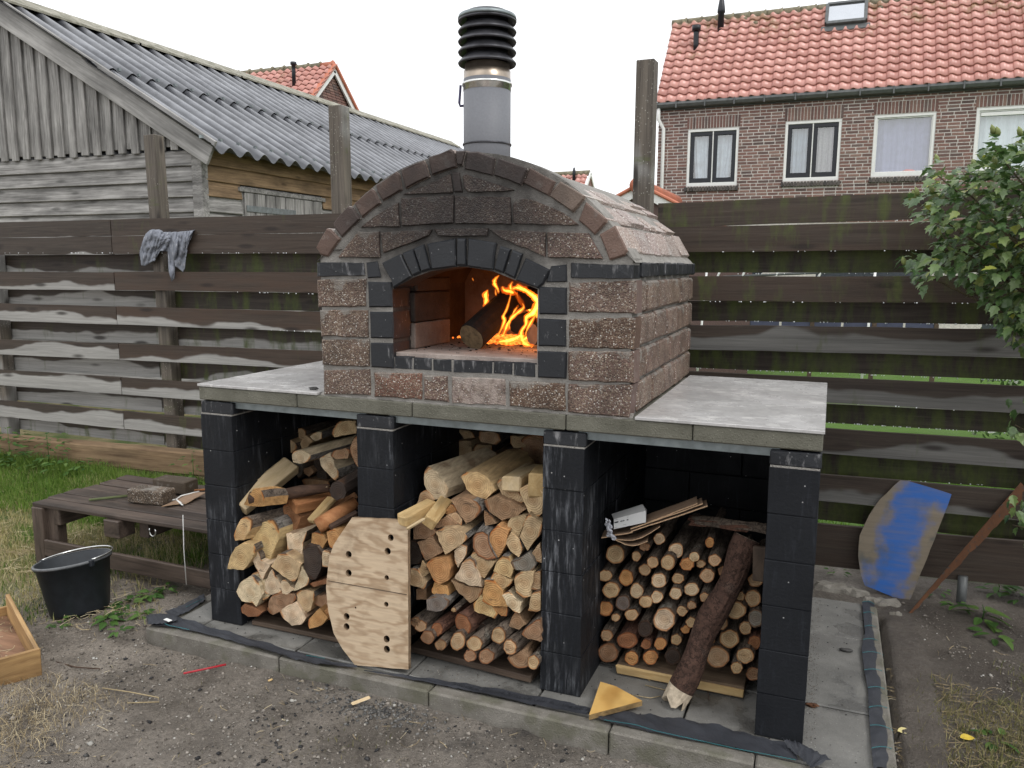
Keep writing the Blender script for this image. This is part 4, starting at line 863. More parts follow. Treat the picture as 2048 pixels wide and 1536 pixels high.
# mortar slopes at the springing
for sx, x0 in ((1, OR), (-1, OL)):
    V = []; Fc = []; n = 40
    for i in range(n+1):
        y = -.004+1.135*i/n; a = random.uniform(-.004, .004); V += [(x0+sx*.002+a, y, 1.487), (x0-sx*.012+a, y, 1.497+random.uniform(0, .006)), (x0-sx*.045, y, 1.528+a), (x0-sx*.10, y, 1.53)]
    for i in range(n):
        for q in range(3): Fc.append((i*4+q, i*4+4+q, i*4+5+q, i*4+1+q))
    link('mortar_fillet', mesh('mortar_fillet', V, Fc, M_mortar, None, True), ov)
# side walls: four courses of aggregate bricks and the black headers
for sx, x0 in ((1, OR), (-1, OL)):
    for c in range(4):
        z0 = .996+c*.1105; z1 = z0+.1005; y = .086; l0 = [.23, .12, .25, .09][c]; ls = [l0]+[.215]*6
        for l in ls:
            e = min(y+l, 1.145-(.02 if c == 1 else 0)+.012*c*(0 if c > 2 else 1)*.3)
            if e-y < .03: break
            a = x0-sx*.085; b = x0+sx*random.uniform(.000, .005)
            box('facing_brick', (min(a, b), y+.006, z0+random.uniform(-.002, .002)), (max(a, b), e-.004, z1+random.uniform(-.002, .002)), M_agg, ov, .008, (lambda q: tuple(v_*1.25 for v_ in q))(tint(.15)), .0018); y += l  # side bricks tinted lighter, painting in the light on the side wall
    y = .02 if sx < 0 else .012
    y = .088
    for l in (.135, .125, .12, .125, .12, .13, .12, .13, .10):
        e = min(y+l, 1.15)
        if e-y < .04: break
        a = x0-sx*.10; b = x0+sx*random.uniform(.003, .008); box('black_course_brick', (min(a, b), y+.008, 1.4405), (max(a, b), e-.006, 1.489), M_bb2, ov, .005, j=.0015); y += l
# flue
cx, cy_ = 1.043, .49; rr = .092
fp = link('flue_pipe', mesh('flue_pipe', *tube_vf([(cx, cy_, 1.70), (cx, cy_, 2.185)], [rr, rr], 40), M_flue, None, True), ov)
for p_ in fp.data.polygons: 
    if len(p_.vertices) > 4: p_.use_smooth = False
def pz(v): return PY(974, v, cy_-rr*.9).z
lathe('pipe_seam', [(rr+.0005, -.004), (rr+.004, -.003), (rr+.004, .003), (rr+.0005, .004)], M_cowl, (cx, cy_, pz(283)), fp, 40)
lathe('steel_band', [(rr-.002, pz(174)), (rr+.001, pz(173)), (rr+.001, pz(163)), (rr+.005, pz(162)), (rr+.005, pz(157)), (rr, pz(156)), (rr-.001, pz(150))], M_chrome, (cx, cy_, 0), fp, 40)
lathe('heat_tinted_section', [(rr-.001, pz(156)), (rr-.001, pz(132)), (rr-.006, pz(131)), (rr-.006, pz(118))], M_inox, (cx, cy_, 0), fp, 40)
for i, v in enumerate((128, 106, 85, 65, 44)):
    z = PY(974, v, cy_).z; R_ = .113
    lathe('cowl_ring', [(rr-.012, z+.034), (rr+.004, z+.020), (R_-.002, z+.004), (R_, z), (R_-.003, z-.006), (R_-.008, z-.004), (rr+.002, z+.012), (rr-.014, z+.022)], M_cowl, (cx, cy_, 0), fp, 44)
z = PY(974, 33, cy_).z; lathe('cowl_top', [(0, z+.004), (.110, z), (.113, z-.012), (.109, z-.014)], M_galv, (cx, cy_, 0), fp, 44)
lathe('cowl_core', [(rr-.012, PY(974, 127, cy_).z), (rr-.012, z)], M_cowl, (cx, cy_, 0), fp, 32)
hx = cx-rr; hz = PY(925, 213, cy_).z; tube('damper_handle', [(hx+.01, cy_-.01, hz), (hx-.018, cy_-.012, hz), (hx-.022, cy_-.012, hz+.012), (hx-.016, cy_-.012, hz+.078)], .005, m_simple('purple_metal', (.05, .045, .09), .4, .4), fp, 8)
V, Fc = [], []
for k in range(32):
    a = 2*math.pi*k/32; r1 = rr+.001; r2 = rr+random.uniform(.02, .045)
    for r, dz in ((r1, .018+random.uniform(0, .008)), (r2, -.004)):
        x, y = cx+r*math.cos(a), cy_+r*math.sin(a); zt = ACZ+math.sqrt(max(0, (AR+.004)**2-(x-ACX)**2)); V.append((x, y, zt+dz))
Fc = [(2*k, 2*k+1, (2*k+3) % 64, (2*k+2) % 64) for k in range(32)]; link('mortar_collar', mesh('mortar_collar', V, Fc, M_mortar), ov)

# ------------------------------------------------------------------ fire
FO, FS = (760, 500), 5.12
M_flame = m_vflame('flame', (1.0, .17, .010), 52); M_core = m_vflame('flame_core', (1.0, .42, .045), 210); M_ember = m_emit('ember', (.9, .045, .004), (1.0, .36, .05), 1.3, 70)
M_flame2 = m_vflame('flame_tip', (1.0, .13, .006), 26)
fl_ = thing('fire_flames', (1.32, .38, FZ), 'orange and yellow flames licking around charred logs inside the oven', 'fire')
T = [([(1225, 255, 8), (1180, 300, 26), (1172, 345, 30), (1205, 400, 22), (1215, 450, 8)], .30, 0), ([(1108, 402, 5), (1080, 460, 40), (1088, 515, 36), (1055, 588, 8)], .36, 0), ([(1342, 400, 22), (1336, 470, 12), (1300, 600, 16), (1262, 680, 22), (1275, 725, 30), (1232, 830, 16), (1200, 888, 7)], .27, 0),
     ([(1455, 540, 7), (1470, 590, 20), (1400, 650, 26), (1340, 705, 26), (1322, 770, 15), (1338, 822, 6)], .30, 0), ([(1462, 385, 10), (1545, 450, 30), (1605, 510, 40), (1600, 580, 46), (1565, 640, 46), (1500, 690, 34), (1495, 760, 24), (1450, 830, 30), (1452, 900, 32), (1490, 965, 30), (1585, 976, 14)], .29, 0), ([(1470, 400, 10), (1530, 440, 34), (1580, 480, 40), (1612, 540, 30), (1615, 600, 12)], .24, 0), ([(1615, 560, 14), (1590, 620, 40), (1560, 660, 40), (1500, 680, 20)], .23, 0), ([(1350, 400, 12), (1400, 385, 34), (1450, 400, 34), (1500, 430, 14)], .32, 0),
     ([(1612, 640, 10), (1545, 740, 24), (1500, 830, 14), (1488, 900, 7)], .27, 0), ([(1250, 368, 14), (1272, 412, 40), (1330, 425, 44), (1395, 452, 20)], .33, 1), ([(1362, 318, 8), (1335, 368, 30), (1350, 430, 26)], .31, 1), ([(1390, 345, 10), (1480, 405, 38), (1570, 480, 20)], .36, 1), ([(1180, 390, 6), (1185, 440, 22), (1190, 475, 6)], .40, 1), ([(945, 280, 5), (950, 300, 12), (962, 320, 4)], .45, 1),
     ([(1440, 930, 20), (1500, 900, 40), (1560, 820, 40), (1600, 700, 30), (1612, 600, 18), (1612, 520, 8)], .40, 1), ([(1250, 900, 20), (1290, 800, 40), (1330, 690, 30), (1380, 620, 22), (1420, 560, 8)], .40, 1), ([(1330, 430, 10), (1400, 470, 46), (1500, 560, 50), (1540, 640, 30), (1530, 700, 10)], .44, 1), ([(1200, 940, 20), (1300, 930, 50), (1400, 900, 40), (1450, 850, 14)], .36, 1)]
for pts, y, m in T:
    P3 = [PY(FO[0]+a/FS, FO[1]+b/FS, y) for a, b, w_ in pts]; R3 = [w_/FS/2*(y-CC.y)/CAM['f']*1.05 for a, b, w_ in pts]
    PP, RR = [], []
    for i in range(len(P3)-1):   # smooth the path
        p0 = P3[max(i-1, 0)]; p1 = P3[i]; p2 = P3[i+1]; p3 = P3[min(i+2, len(P3)-1)]
        for t in (0, .25, .5, .75): PP.append(.5*((2*p1)+(p2-p0)*t+(2*p0-5*p1+4*p2-p3)*t*t+(3*p1-p0-3*p2+p3)*t**3)); RR.append(R3[i]+(R3[i+1]-R3[i])*t)
    PP.append(P3[-1]); RR.append(R3[-1]*.3); RR[0] *= .3
    for i in range(1, len(PP)-1): RR[i] *= random.uniform(.8, 1.2)
    fo_ = tube('flame', PP, [r*1.9 for r in RR], M_flame2 if m else M_flame, fl_, 10); n_ = len(PP); tube('flame_core', PP[1:-2], [r*.95*(1 if m == 0 else .75)*(1-.45*abs(2*i/n_-1)) for i, r in enumerate(RR[1:-2])], M_core, fo_, 8)
em = thing('ember_bed', (1.3, .4, FZ), 'glowing red embers and coals under the burning logs', 'embers'); bm = bmesh.new()
for i in range(150):
    u = random.gauss(1330, 95); v = random.uniform(850, 960); p = PZ(FO[0]+u/FS, FO[1]+v/FS, FZ+.006); 
    if p.y < .18 or u > 1610 or p.y > .78: continue
    bmesh.ops.create_icosphere(bm, subdivisions=1, radius=random.uniform(.004, .013), matrix=Matrix.Translation(p) @ Matrix.Rotation(random.random()*6, 4, 'X') @ Matrix.Diagonal((1.3, 1, .7, 1)))
for i in range(420):
    p = Vector((random.uniform(.84, 1.50), .80-abs(random.gauss(0, .16)), FZ+.004))
    if p.y < (.58 if p.x < 1.16 else .30): continue
    p = p; bmesh.ops.create_icosphere(bm, subdivisions=1, radius=random.uniform(.002, .0055), matrix=Matrix.Translation(p))
tag(link('coals', bm_mesh('coals', bm, M_ember), em), kind='stuff')
fire = bpy.data.lights.new('fire_light', 'POINT'); fire.energy = 6.0; fire.color = (1, .32, .09); fire.shadow_soft_size = .06
fo = bpy.data.objects.new('fire_light', fire); COL.objects.link(fo); fo.location = (1.22, .62, 1.24)
fo2 = bpy.data.objects.new('fire_light', fire); COL.objects.link(fo2); fo2.location = (1.41, .27, 1.25)
fire.energy = .75
M_char = m_simple('charred_bark', (.012, .009, .008), .9, 0, 40, .6, .8); M_charend = m_simple('scorched_log_end', (.16, .11, .06), .85, 0, 60, .5, .5)
def fire_log(a, b, r, label, endmat):
    V, Fc = tube_vf([a, a+(b-a)*.02, a+(b-a)*.5, b], [r*.97, r, r*1.02, r*.95], 14, True, .04); mi = [0]*(len(Fc)-2)+[1, 1]
    o = link('burning_log', mesh('burning_log', V, Fc, [M_char, endmat], mi), None); return tag(o, label, 'log', 'logs in the fire')
a = PY(FO[0]+935/FS, FO[1]+898/FS, .22); b = PY(FO[0]+1330/FS, FO[1]+520/FS, .46); fire_log(a, b, .054, 'large charred log propped diagonally in the flames with its pale end showing', M_charend)
a = PY(FO[0]+1392/FS, FO[1]+765/FS, .33); fire_log(a, a+Vector((.10, .30, .04)), .036, 'small black round log end ringed by flame on the right', M_char)
a = PY(FO[0]+1560/FS, FO[1]+860/FS, .34); fire_log(a, a+Vector((.16, .22, .0)), .042, 'pale grey log stub behind the right jamb of the oven mouth', m_simple('ashy_log_end', (.22, .17, .13), .9))
a = PY(FO[0]+1480/FS, FO[1]+500/FS, .42); fire_log(a, a+Vector((.10, .2, .03)), .045, 'upper charred log behind the flames near the arch', M_char)
bm = bmesh.new()
for i in range(230):
    p = Vector((random.uniform(.90, 1.45), .06+abs(random.gauss(.3, .16)), FZ+.002)); bmesh.ops.create_icosphere(bm, subdivisions=1, radius=random.choice((.0009, .0014, .002, .0045)), matrix=Matrix.Translation(p) @ Matrix.Diagonal((1.5, .8, .6, 1)))
tag(link('ash_crumbs', bm_mesh('ash_crumbs', bm, M_char), None), 'black charcoal crumbs scattered on the pale oven hearth', 'charcoal', kind='stuff')

# ------------------------------------------------------------------ firewood
M_end = m_log_end(); M_split = m_log_split(); M_bark = m_bark('bark'); M_barkg = m_bark('grey_bark', (.07, .06, .052), (.24, .22, .195)); M_barkr = m_bark('red_brown_bark', (.055, .026, .018), (.15, .075, .05))
TAN = (.46, .33, .195); PALE = (.58, .46, .31); ORA = (.45, .245, .10); BRN = (.30, .19, .11); DRK = (.045, .033, .026); RED = (.26, .125, .06); GRY = (.20, .175, .15); YEL = (.54, .385, .195)
CN = {TAN: 'tan', PALE: 'pale', ORA: 'orange', BRN: 'brown', DRK: 'dark', RED: 'red-brown', GRY: 'grey', YEL: 'yellow'}
LOGS = []
def log_mesh(poly, y, L, dirv, barkm, jit_=.0022, rnd=False):
    if area2(poly) < 0: poly = poly[::-1]
    n0 = len(poly); el = [math.hypot(poly[(i+1) % n0][0]-poly[i][0], poly[(i+1) % n0][1]-poly[i][1]) for i in range(n0)]; mean = sum(el)/n0
    pts = []; bk = []
    for i in range(n0):
        p, q = poly[i], poly[(i+1) % n0]; k = max(1, int(el[i]/.016)) if not rnd else 1; isb = rnd or el[i] < .86*mean
        nx, nz = (q[1]-p[1])/max(el[i], 1e-6), -(q[0]-p[0])/max(el[i], 1e-6)
        for s in range(k):
            t = s/k; bul = (.10*el[i]*math.sin(math.pi*t) if isb and not rnd else 0); j = random.uniform(-jit_, jit_)
            pts.append((p[0]+(q[0]-p[0])*t+nx*(bul+j), p[1]+(q[1]-p[1])*t+nz*(bul+j))); bk.append(isb)
    n = len(pts); cx = sum(p[0] for p in pts)/n; cz = sum(p[1] for p in pts)/n; V = []; Fc = []; mi = []
    D = Vector(dirv).normalized(); b = .985
    for li, (t, s) in enumerate(((0, b), (.012, 1.0), (.33, 1.0), (.66, 1.01), (1, .97))):
        for (x, z) in pts:
            w_ = 0 if li < 1 else random.uniform(-.002, .002)
            V.append(Vector(((x-cx)*s+w_, (random.uniform(-.001, .001) if li == 0 else 0), (z-cz)*s+w_))+D*(L*t))
    ctr = len(V); V.append(Vector((random.uniform(-.004, .004), random.uniform(-.0012, .0006), random.uniform(-.004, .004))))
    for i in range(n): Fc.append((ctr, i, (i+1) % n)); mi.append(0)
    for li in range(4):
        for i in range(n): Fc.append((li*n+i, (li+1)*n+i, (li+1)*n+(i+1) % n, li*n+(i+1) % n)); mi.append(0 if li == 0 else 2 if bk[i] else 1)
    Fc.append(tuple(4*n+i for i in range(n))); mi.append(1)
    me = mesh('log', V, [f[::-1] if len(f) == 3 or len(f) > 4 else f for f in Fc], [M_end, M_split, barkm], mi)
    at = me.attributes.new('rim', 'FLOAT', 'POINT'); at.data.foreach_set('value', [1.0 if (i < 2*n and bk[i % n]) else .80 if i < 2*n else 0.0 for i in range(len(V))])
    b2 = bmesh.new(); b2.from_mesh(me); bmesh.ops.recalc_face_normals(b2, faces=b2.faces); b2.to_mesh(me); b2.free()
    return me, Vector((cx, y, cz))
def log(bay, name, poly, y, L=.30, d=None, col=TAN, bark=None, desc=None, rnd=False):
    d = d or (random.uniform(-.05, .05), 1, random.uniform(-.02, .02)); me, c = log_mesh(poly, y, L, d, bark or M_bark, rnd=rnd)
    o = link(name, me, None, Matrix.Translation(c)); a = random.uniform(.88, 1.12); o.color = (col[0]*a, col[1]*a*random.uniform(.96, 1.04), col[2]*a, 1)
    LOGS.append([o, bay, c, desc or (CN[col]+' '+('round log end' if rnd else 'split log end')), name]); return o
LO, LS = (440, 820), 3.2; MO, MS = (800, 820), 2.898; RO, RS = (1160, 960), 3.0725
# left bay ------------------------------------------------------
def l(pts, y, col=TAN, L=.30, d=None, bark=None, desc=None): return log('left', 'split_log', Q(pts, LO, LS, y), y, L, d, col, bark, desc)
l([(357, 112), (365, 85), (390, 62), (430, 52), (465, 66), (484, 94), (410, 122)], .46, TAN, .4, desc='half-round tan log end under the lintel')
l([(400, 170), (380, 192), (372, 275), (430, 285), (470, 270), (495, 250), (480, 212), (440, 186)], .36, TAN)
log('left', 'round_log', [(lambda p: (p.x, p.z))(PY(LO[0]+(515+36*math.cos(a))/LS, LO[1]+(157+42*math.sin(a))/LS, .42)) for a in np.linspace(0, 6.28, 15)[:-1]], .42, .4, None, TAN, None, None, True)
l([(575, 168), (600, 148), (648, 142), (652, 182), (610, 202)], .40, PALE, .4, (.15, 1, .1), M_barkg)
l([(495, 240), (545, 160), (592, 206), (545, 250)], .39, TAN)
l([(458, 290), (472, 266), (530, 260), (577, 290), (565, 326), (530, 342), (468, 338)], .20, PALE, .36, (.50, 1, .12), M_barkg, 'grey-barked half log lying towards the pillar')
l([(715, 150), (735, 110), (765, 70), (870, 70), (872, 150), (800, 160), (732, 178)], .30, TAN, .4)
l([(635, 310), (660, 290), (700, 275), (745, 380), (758, 430), (742, 456), (690, 410), (650, 360)], .22, PALE, .3, (.35, 1, .1), M_barkg)
l([(708, 292), (722, 262), (800, 247), (832, 260), (820, 312), (742, 318)], .20, BRN, .3, (.2, 1, 0))
l([(832, 250), (850, 190), (878, 165), (885, 370), (860, 335), (845, 300)], .18, BRN, .3)
l([(345, 345), (370, 310), (430, 288), (458, 312), (400, 332)], .40, BRN, .3)
l([(475, 345), (532, 340), (524, 400), (500, 440)], .36, GRY, .3); l([(530, 378), (575, 365), (598, 402), (570, 428), (540, 410)], .37, BRN, .3)
l([(600, 300), (640, 300), (680, 400), (690, 450), (620, 430), (600, 360)], .40, DRK, .3); l([(520, 450), (560, 438), (690, 455), (700, 490), (560, 500)], .38, BRN, .3)
l([(760, 440), (800, 380), (875, 350), (880, 560), (800, 600), (745, 560)], .33, DRK, .3, desc='dark shadowed log end high beside the middle pillar')
def beamlog(bay, name, a, b, th, h, col, desc, mat, roll=0):
    o = beam(name, a, b, th, h, mat, None, bev=.006, j=.002, roll=roll); LOGS.append([o, bay, (Vector(a)+Vector(b))/2, desc, name]); return o
M_fresh = m_timber('fresh_cut_timber', (.50, .37, .20), (.66, .52, .33), .7, 1, .3, .2); M_yel = m_timber('yellow_split_timber', (.38, .24, .095), (.55, .40, .20), .75); M_orat = m_timber('orange_split_timber', (.24, .085, .028), (.42, .20, .085), .75); M_barkt = m_timber('dark_bark_strip', (.025, .016, .012), (.09, .05, .032), .85, 1, .9)
def LP(u, v, y): return PY(LO[0]+u/LS, LO[1]+v/LS, y)
beamlog('left', 'split_log', LP(120, 622, .03), LP(462, 352, .30), .085, .05, PALE, 'long pale squared timber slanting up against the left wall', M_fresh, .5)
o = tube('split_log', [LP(195, 565, .02), LP(330, 560, .05), LP(520, 520, .10), LP(700, 500, .16)], [.026, .024, .022, .018], M_barkt, None, 9, True, None, .15); LOGS.append([o, 'left', LP(400, 540, .1), 'thin dark stick lying sideways across the stack', 'split_log'])
l([(150, 605), (180, 545), (215, 505), (262, 512), (285, 560), (270, 615), (205, 618)], .005, ORA, .10, (.95, .35, .12), None, 'orange-brown end of the stick lying sideways')
beamlog('left', 'split_log', LP(480, 508, .10), LP(700, 488, .16), .03, .014, PALE, 'pale strip of split wood on top of the sideways stick', M_fresh)
l([(702, 510), (715, 470), (750, 455), (795, 475), (808, 525), (790, 565), (745, 580), (712, 555)], .06, DRK, .25, (.2, 1, .2), None, 'dark round log end beside the middle pillar')
l([(400, 620), (450, 580), (515, 690), (482, 792), (440, 790), (420, 700)], .10, RED, .25, (.75, 1, .25), None, 'large red-brown split log with bright orange face')
beamlog('left', 'split_log', LP(455, 600, .085), LP(690, 545, .22), .10, .05, ORA, 'flat orange split face above the red-brown log', M_orat, .3)
beamlog('left', 'split_log', LP(582, 715, .02), LP(722, 562, .14), .042, .024, YEL, 'yellow square stick slanting up near the middle pillar', M_yel)
o = tube('split_log', [LP(625, 748, .02), LP(720, 690, .06), LP(870, 590, .14)], [.030, .031, .026], M_orat, None, 9, True, None, .12); LOGS.append([o, 'left', LP(740, 680, .07), 'orange barked log slanting up to the middle pillar', 'split_log'])
beamlog('left', 'split_log', LP(700, 752, .02), LP(880, 655, .10), .03, .02, BRN, 'thin bark strip above the plywood corner', M_barkt)
l([(95, 780), (130, 700), (172, 680), (205, 702), (200, 755), (150, 832), (96, 836)], -.005, YEL, .25, (.65, 1, .1), M_bark)
l([(180, 800), (215, 740), (300, 710), (340, 700), (376, 760), (372, 830), (345, 905), (312, 985), (255, 930), (215, 852)], .03, YEL, .28, (.25, 1, .04), M_barkg, 'largest split log end with curved yellow grain')
l([(425, 792), (552, 780), (532, 850), (525, 960), (470, 940), (430, 890)], .05, PALE, .25, None, M_bark); l([(580, 862), (590, 790), (640, 790), (690, 832), (655, 885)], .02, ORA, .25)
l([(682, 782), (720, 765), (770, 790), (775, 822), (732, 890), (702, 880)], .01, ORA, .25, None, None, 'orange log end just above the plywood board')
l([(45, 1016), (60, 950), (95, 880), (145, 850), (215, 862), (230, 902), (190, 980), (150, 1025)], -.02, YEL, .25, None, M_bark, 'yellow log end with a white knot by the left pillar')
l([(200, 945), (240, 905), (260, 960), (322, 990), (270, 1086), (240, 1030)], .0, PALE); l([(325, 1000), (370, 930), (420, 920), (522, 985), (492, 1080), (475, 1106), (400, 1060)], -.005, TAN, .25)
l([(530, 900), (560, 860), (620, 870), (652, 920), (645, 1020), (610, 1086), (560, 1070), (538, 1000)], .0, DRK, .25, None, M_bark, 'blackened log end in the middle of the stack')
l([(655, 905), (702, 900), (706, 1005), (655, 1000)], .0, PALE); l([(470, 1162), (500, 1070), (525, 1000), (567, 1070), (560, 1122)], .0, PALE); l([(570, 1110), (690, 1075), (692, 1110), (600, 1132)], .01, RED)
l([(105, 1162), (130, 1100), (200, 1060), (242, 1100), (272, 1180), (232, 1260), (205, 1238), (140, 1225)], -.01, PALE, .25, None, M_barkg, 'big ragged pale log end near the bottom left'); l([(198, 1058), (235, 1030), (285, 1100), (318, 1190), (277, 1225), (252, 1130)], .01, PALE)
l([(285, 1172), (290, 1090), (330, 1020), (356, 1060), (396, 1150), (385, 1182), (320, 1180)], .0, PALE); l([(390, 1096), (410, 1080), (476, 1150), (430, 1182), (395, 1180)], .0, PALE)
l([(485, 1190), (505, 1150), (600, 1160), (602, 1200), (580, 1280), (525, 1330), (500, 1260)], .01, TAN, .25, None, M_barkg); l([(300, 1282), (320, 1200), (370, 1170), (480, 1180), (487, 1210), (440, 1262), (340, 1312)], .0, BRN, .25, None, M_bark, 'brown-hearted log end near the bottom')
l([(130, 1266), (160, 1240), (230, 1265), (266, 1300), (250, 1322), (180, 1326), (140, 1300)], -.005, RED, .2, None, M_barkr); l([(380, 1292), (430, 1250), (486, 1230), (552, 1330), (520, 1376), (460, 1382), (410, 1340)], -.005, PALE, .25, None, M_barkg)
l([(565, 1342), (640, 1265), (692, 1330), (650, 1380), (570, 1398)], -.01, ORA, .25); l([(660, 1292), (700, 1260), (712, 1340), (690, 1342)], .0, ORA, .25); l([(605, 1192), (690, 1180), (692, 1262), (640, 1262), (600, 1240)], .03, BRN, .25)
# middle bay ----------------------------------------------------
def m(pts, y, col=TAN, L=.28, d=None, bark=None, desc=None): return log('middle', 'split_log', Q(pts, MO, MS, y), y, L, d, col, bark, desc)
for pts, c in (([(258, 172), (275, 120), (340, 120), (346, 180), (290, 196)], GRY), ([(335, 115), (400, 120), (436, 160), (372, 170)], TAN), ([(460, 125), (550, 130), (590, 176), (560, 202), (465, 186)], TAN), ([(640, 150), (725, 155), (730, 215), (660, 225), (640, 190)], TAN), ([(295, 202), (340, 180), (410, 180), (416, 265), (350, 300), (300, 262)], TAN), ([(418, 240), (440, 200), (530, 206), (532, 250), (420, 272)], TAN), ([(465, 275), (490, 255), (560, 245), (585, 300), (480, 320)], BRN), ([(262, 295), (300, 265), (330, 330), (270, 330)], ORA), ([(700, 170), (760, 140), (830, 150), (830, 330), (740, 300), (705, 250)], BRN), ([(600, 230), (640, 225), (640, 300), (600, 310)], BRN)):
    m(pts, .56, c, .36)
def rnd(cx, cy, rx, ry, y, O, S, tilt=0):
    return [(lambda p: (p.x, p.z))(PY(O[0]+(cx+rx*(1+random.uniform(-.028, .028))*math.cos(a)*math.cos(tilt)-ry*math.sin(a)*math.sin(tilt))/S, O[1]+(cy+rx*math.cos(a)*math.sin(tilt)+ry*(1+random.uniform(-.028, .028))*math.sin(a)*math.cos(tilt))/S, y)) for a in np.linspace(0, 2*math.pi, 19)[:-1]]
log('middle', 'round_log', rnd(652, 268, 47, 40, .54, MO, MS), .54, .36, None, BRN, None, 'dim round log end high at the back', True)
m([(137, 372), (160, 328), (215, 365), (277, 456), (264, 512), (205, 520), (165, 490), (140, 430)], .12, PALE, .34, (.30, 1, .05), None, 'huge pale split log, left of the two topmost logs')
m([(352, 385), (372, 362), (440, 360), (500, 385), (557, 465), (500, 520), (440, 505), (385, 458)], .10, YEL, .34, (.10, 1, .06), M_barkr, 'huge orange-rimmed split log, right of the two topmost logs')
def MP(u, v, y): return PY(MO[0]+u/MS, MO[1]+v/MS, y)
beamlog('middle', 'split_log', MP(642, 430, .08), MP(780, 352, .38), .072, .055, PALE, 'pale squared offcut resting on the half-round log', M_fresh); beamlog('middle', 'split_log', MP(798, 440, .06), MP(840, 380, .30), .07, .085, YEL, 'squared yellow offcut against the third pillar', M_yel)
m([(562, 432), (570, 405), (615, 395), (665, 462), (690, 480), (722, 530), (690, 550), (640, 535), (590, 490)], .10, TAN, .28, None, M_barkg, 'half-round tan log end under the pale offcut'); m([(690, 460), (770, 410), (830, 480), (822, 600), (770, 635), (730, 560)], .06, TAN)
m([(480, 530), (560, 495), (640, 530), (737, 570), (680, 616), (590, 640), (520, 590)], .07, BRN, .28, None, M_bark, 'brown boat-shaped split face under the topmost logs'); m([(290, 520), (350, 507), (420, 520), (472, 560), (455, 612), (385, 663), (330, 580)], .06, BRN, .28, (.1, 1, .08), M_barkg)
m([(95, 546), (120, 480), (150, 458), (207, 515), (160, 550)], .12, TAN)
beamlog('middle', 'split_log', MP(8, 645, -.03), MP(190, 548, .12), .05, .045, YEL, 'yellow stick poking out above the plywood board', M_yel); beamlog('middle', 'split_log', MP(168, 655, -.005), MP(262, 530, .14), .05, .05, YEL, 'thick split stick between the plywood board and the stack', M_yel, .6)
beamlog('middle', 'wood_sliver', MP(35, 690, -.05), MP(145, 628, -.02), .012, .012, PALE, 'thin pale sliver over the plywood board corner', M_fresh)
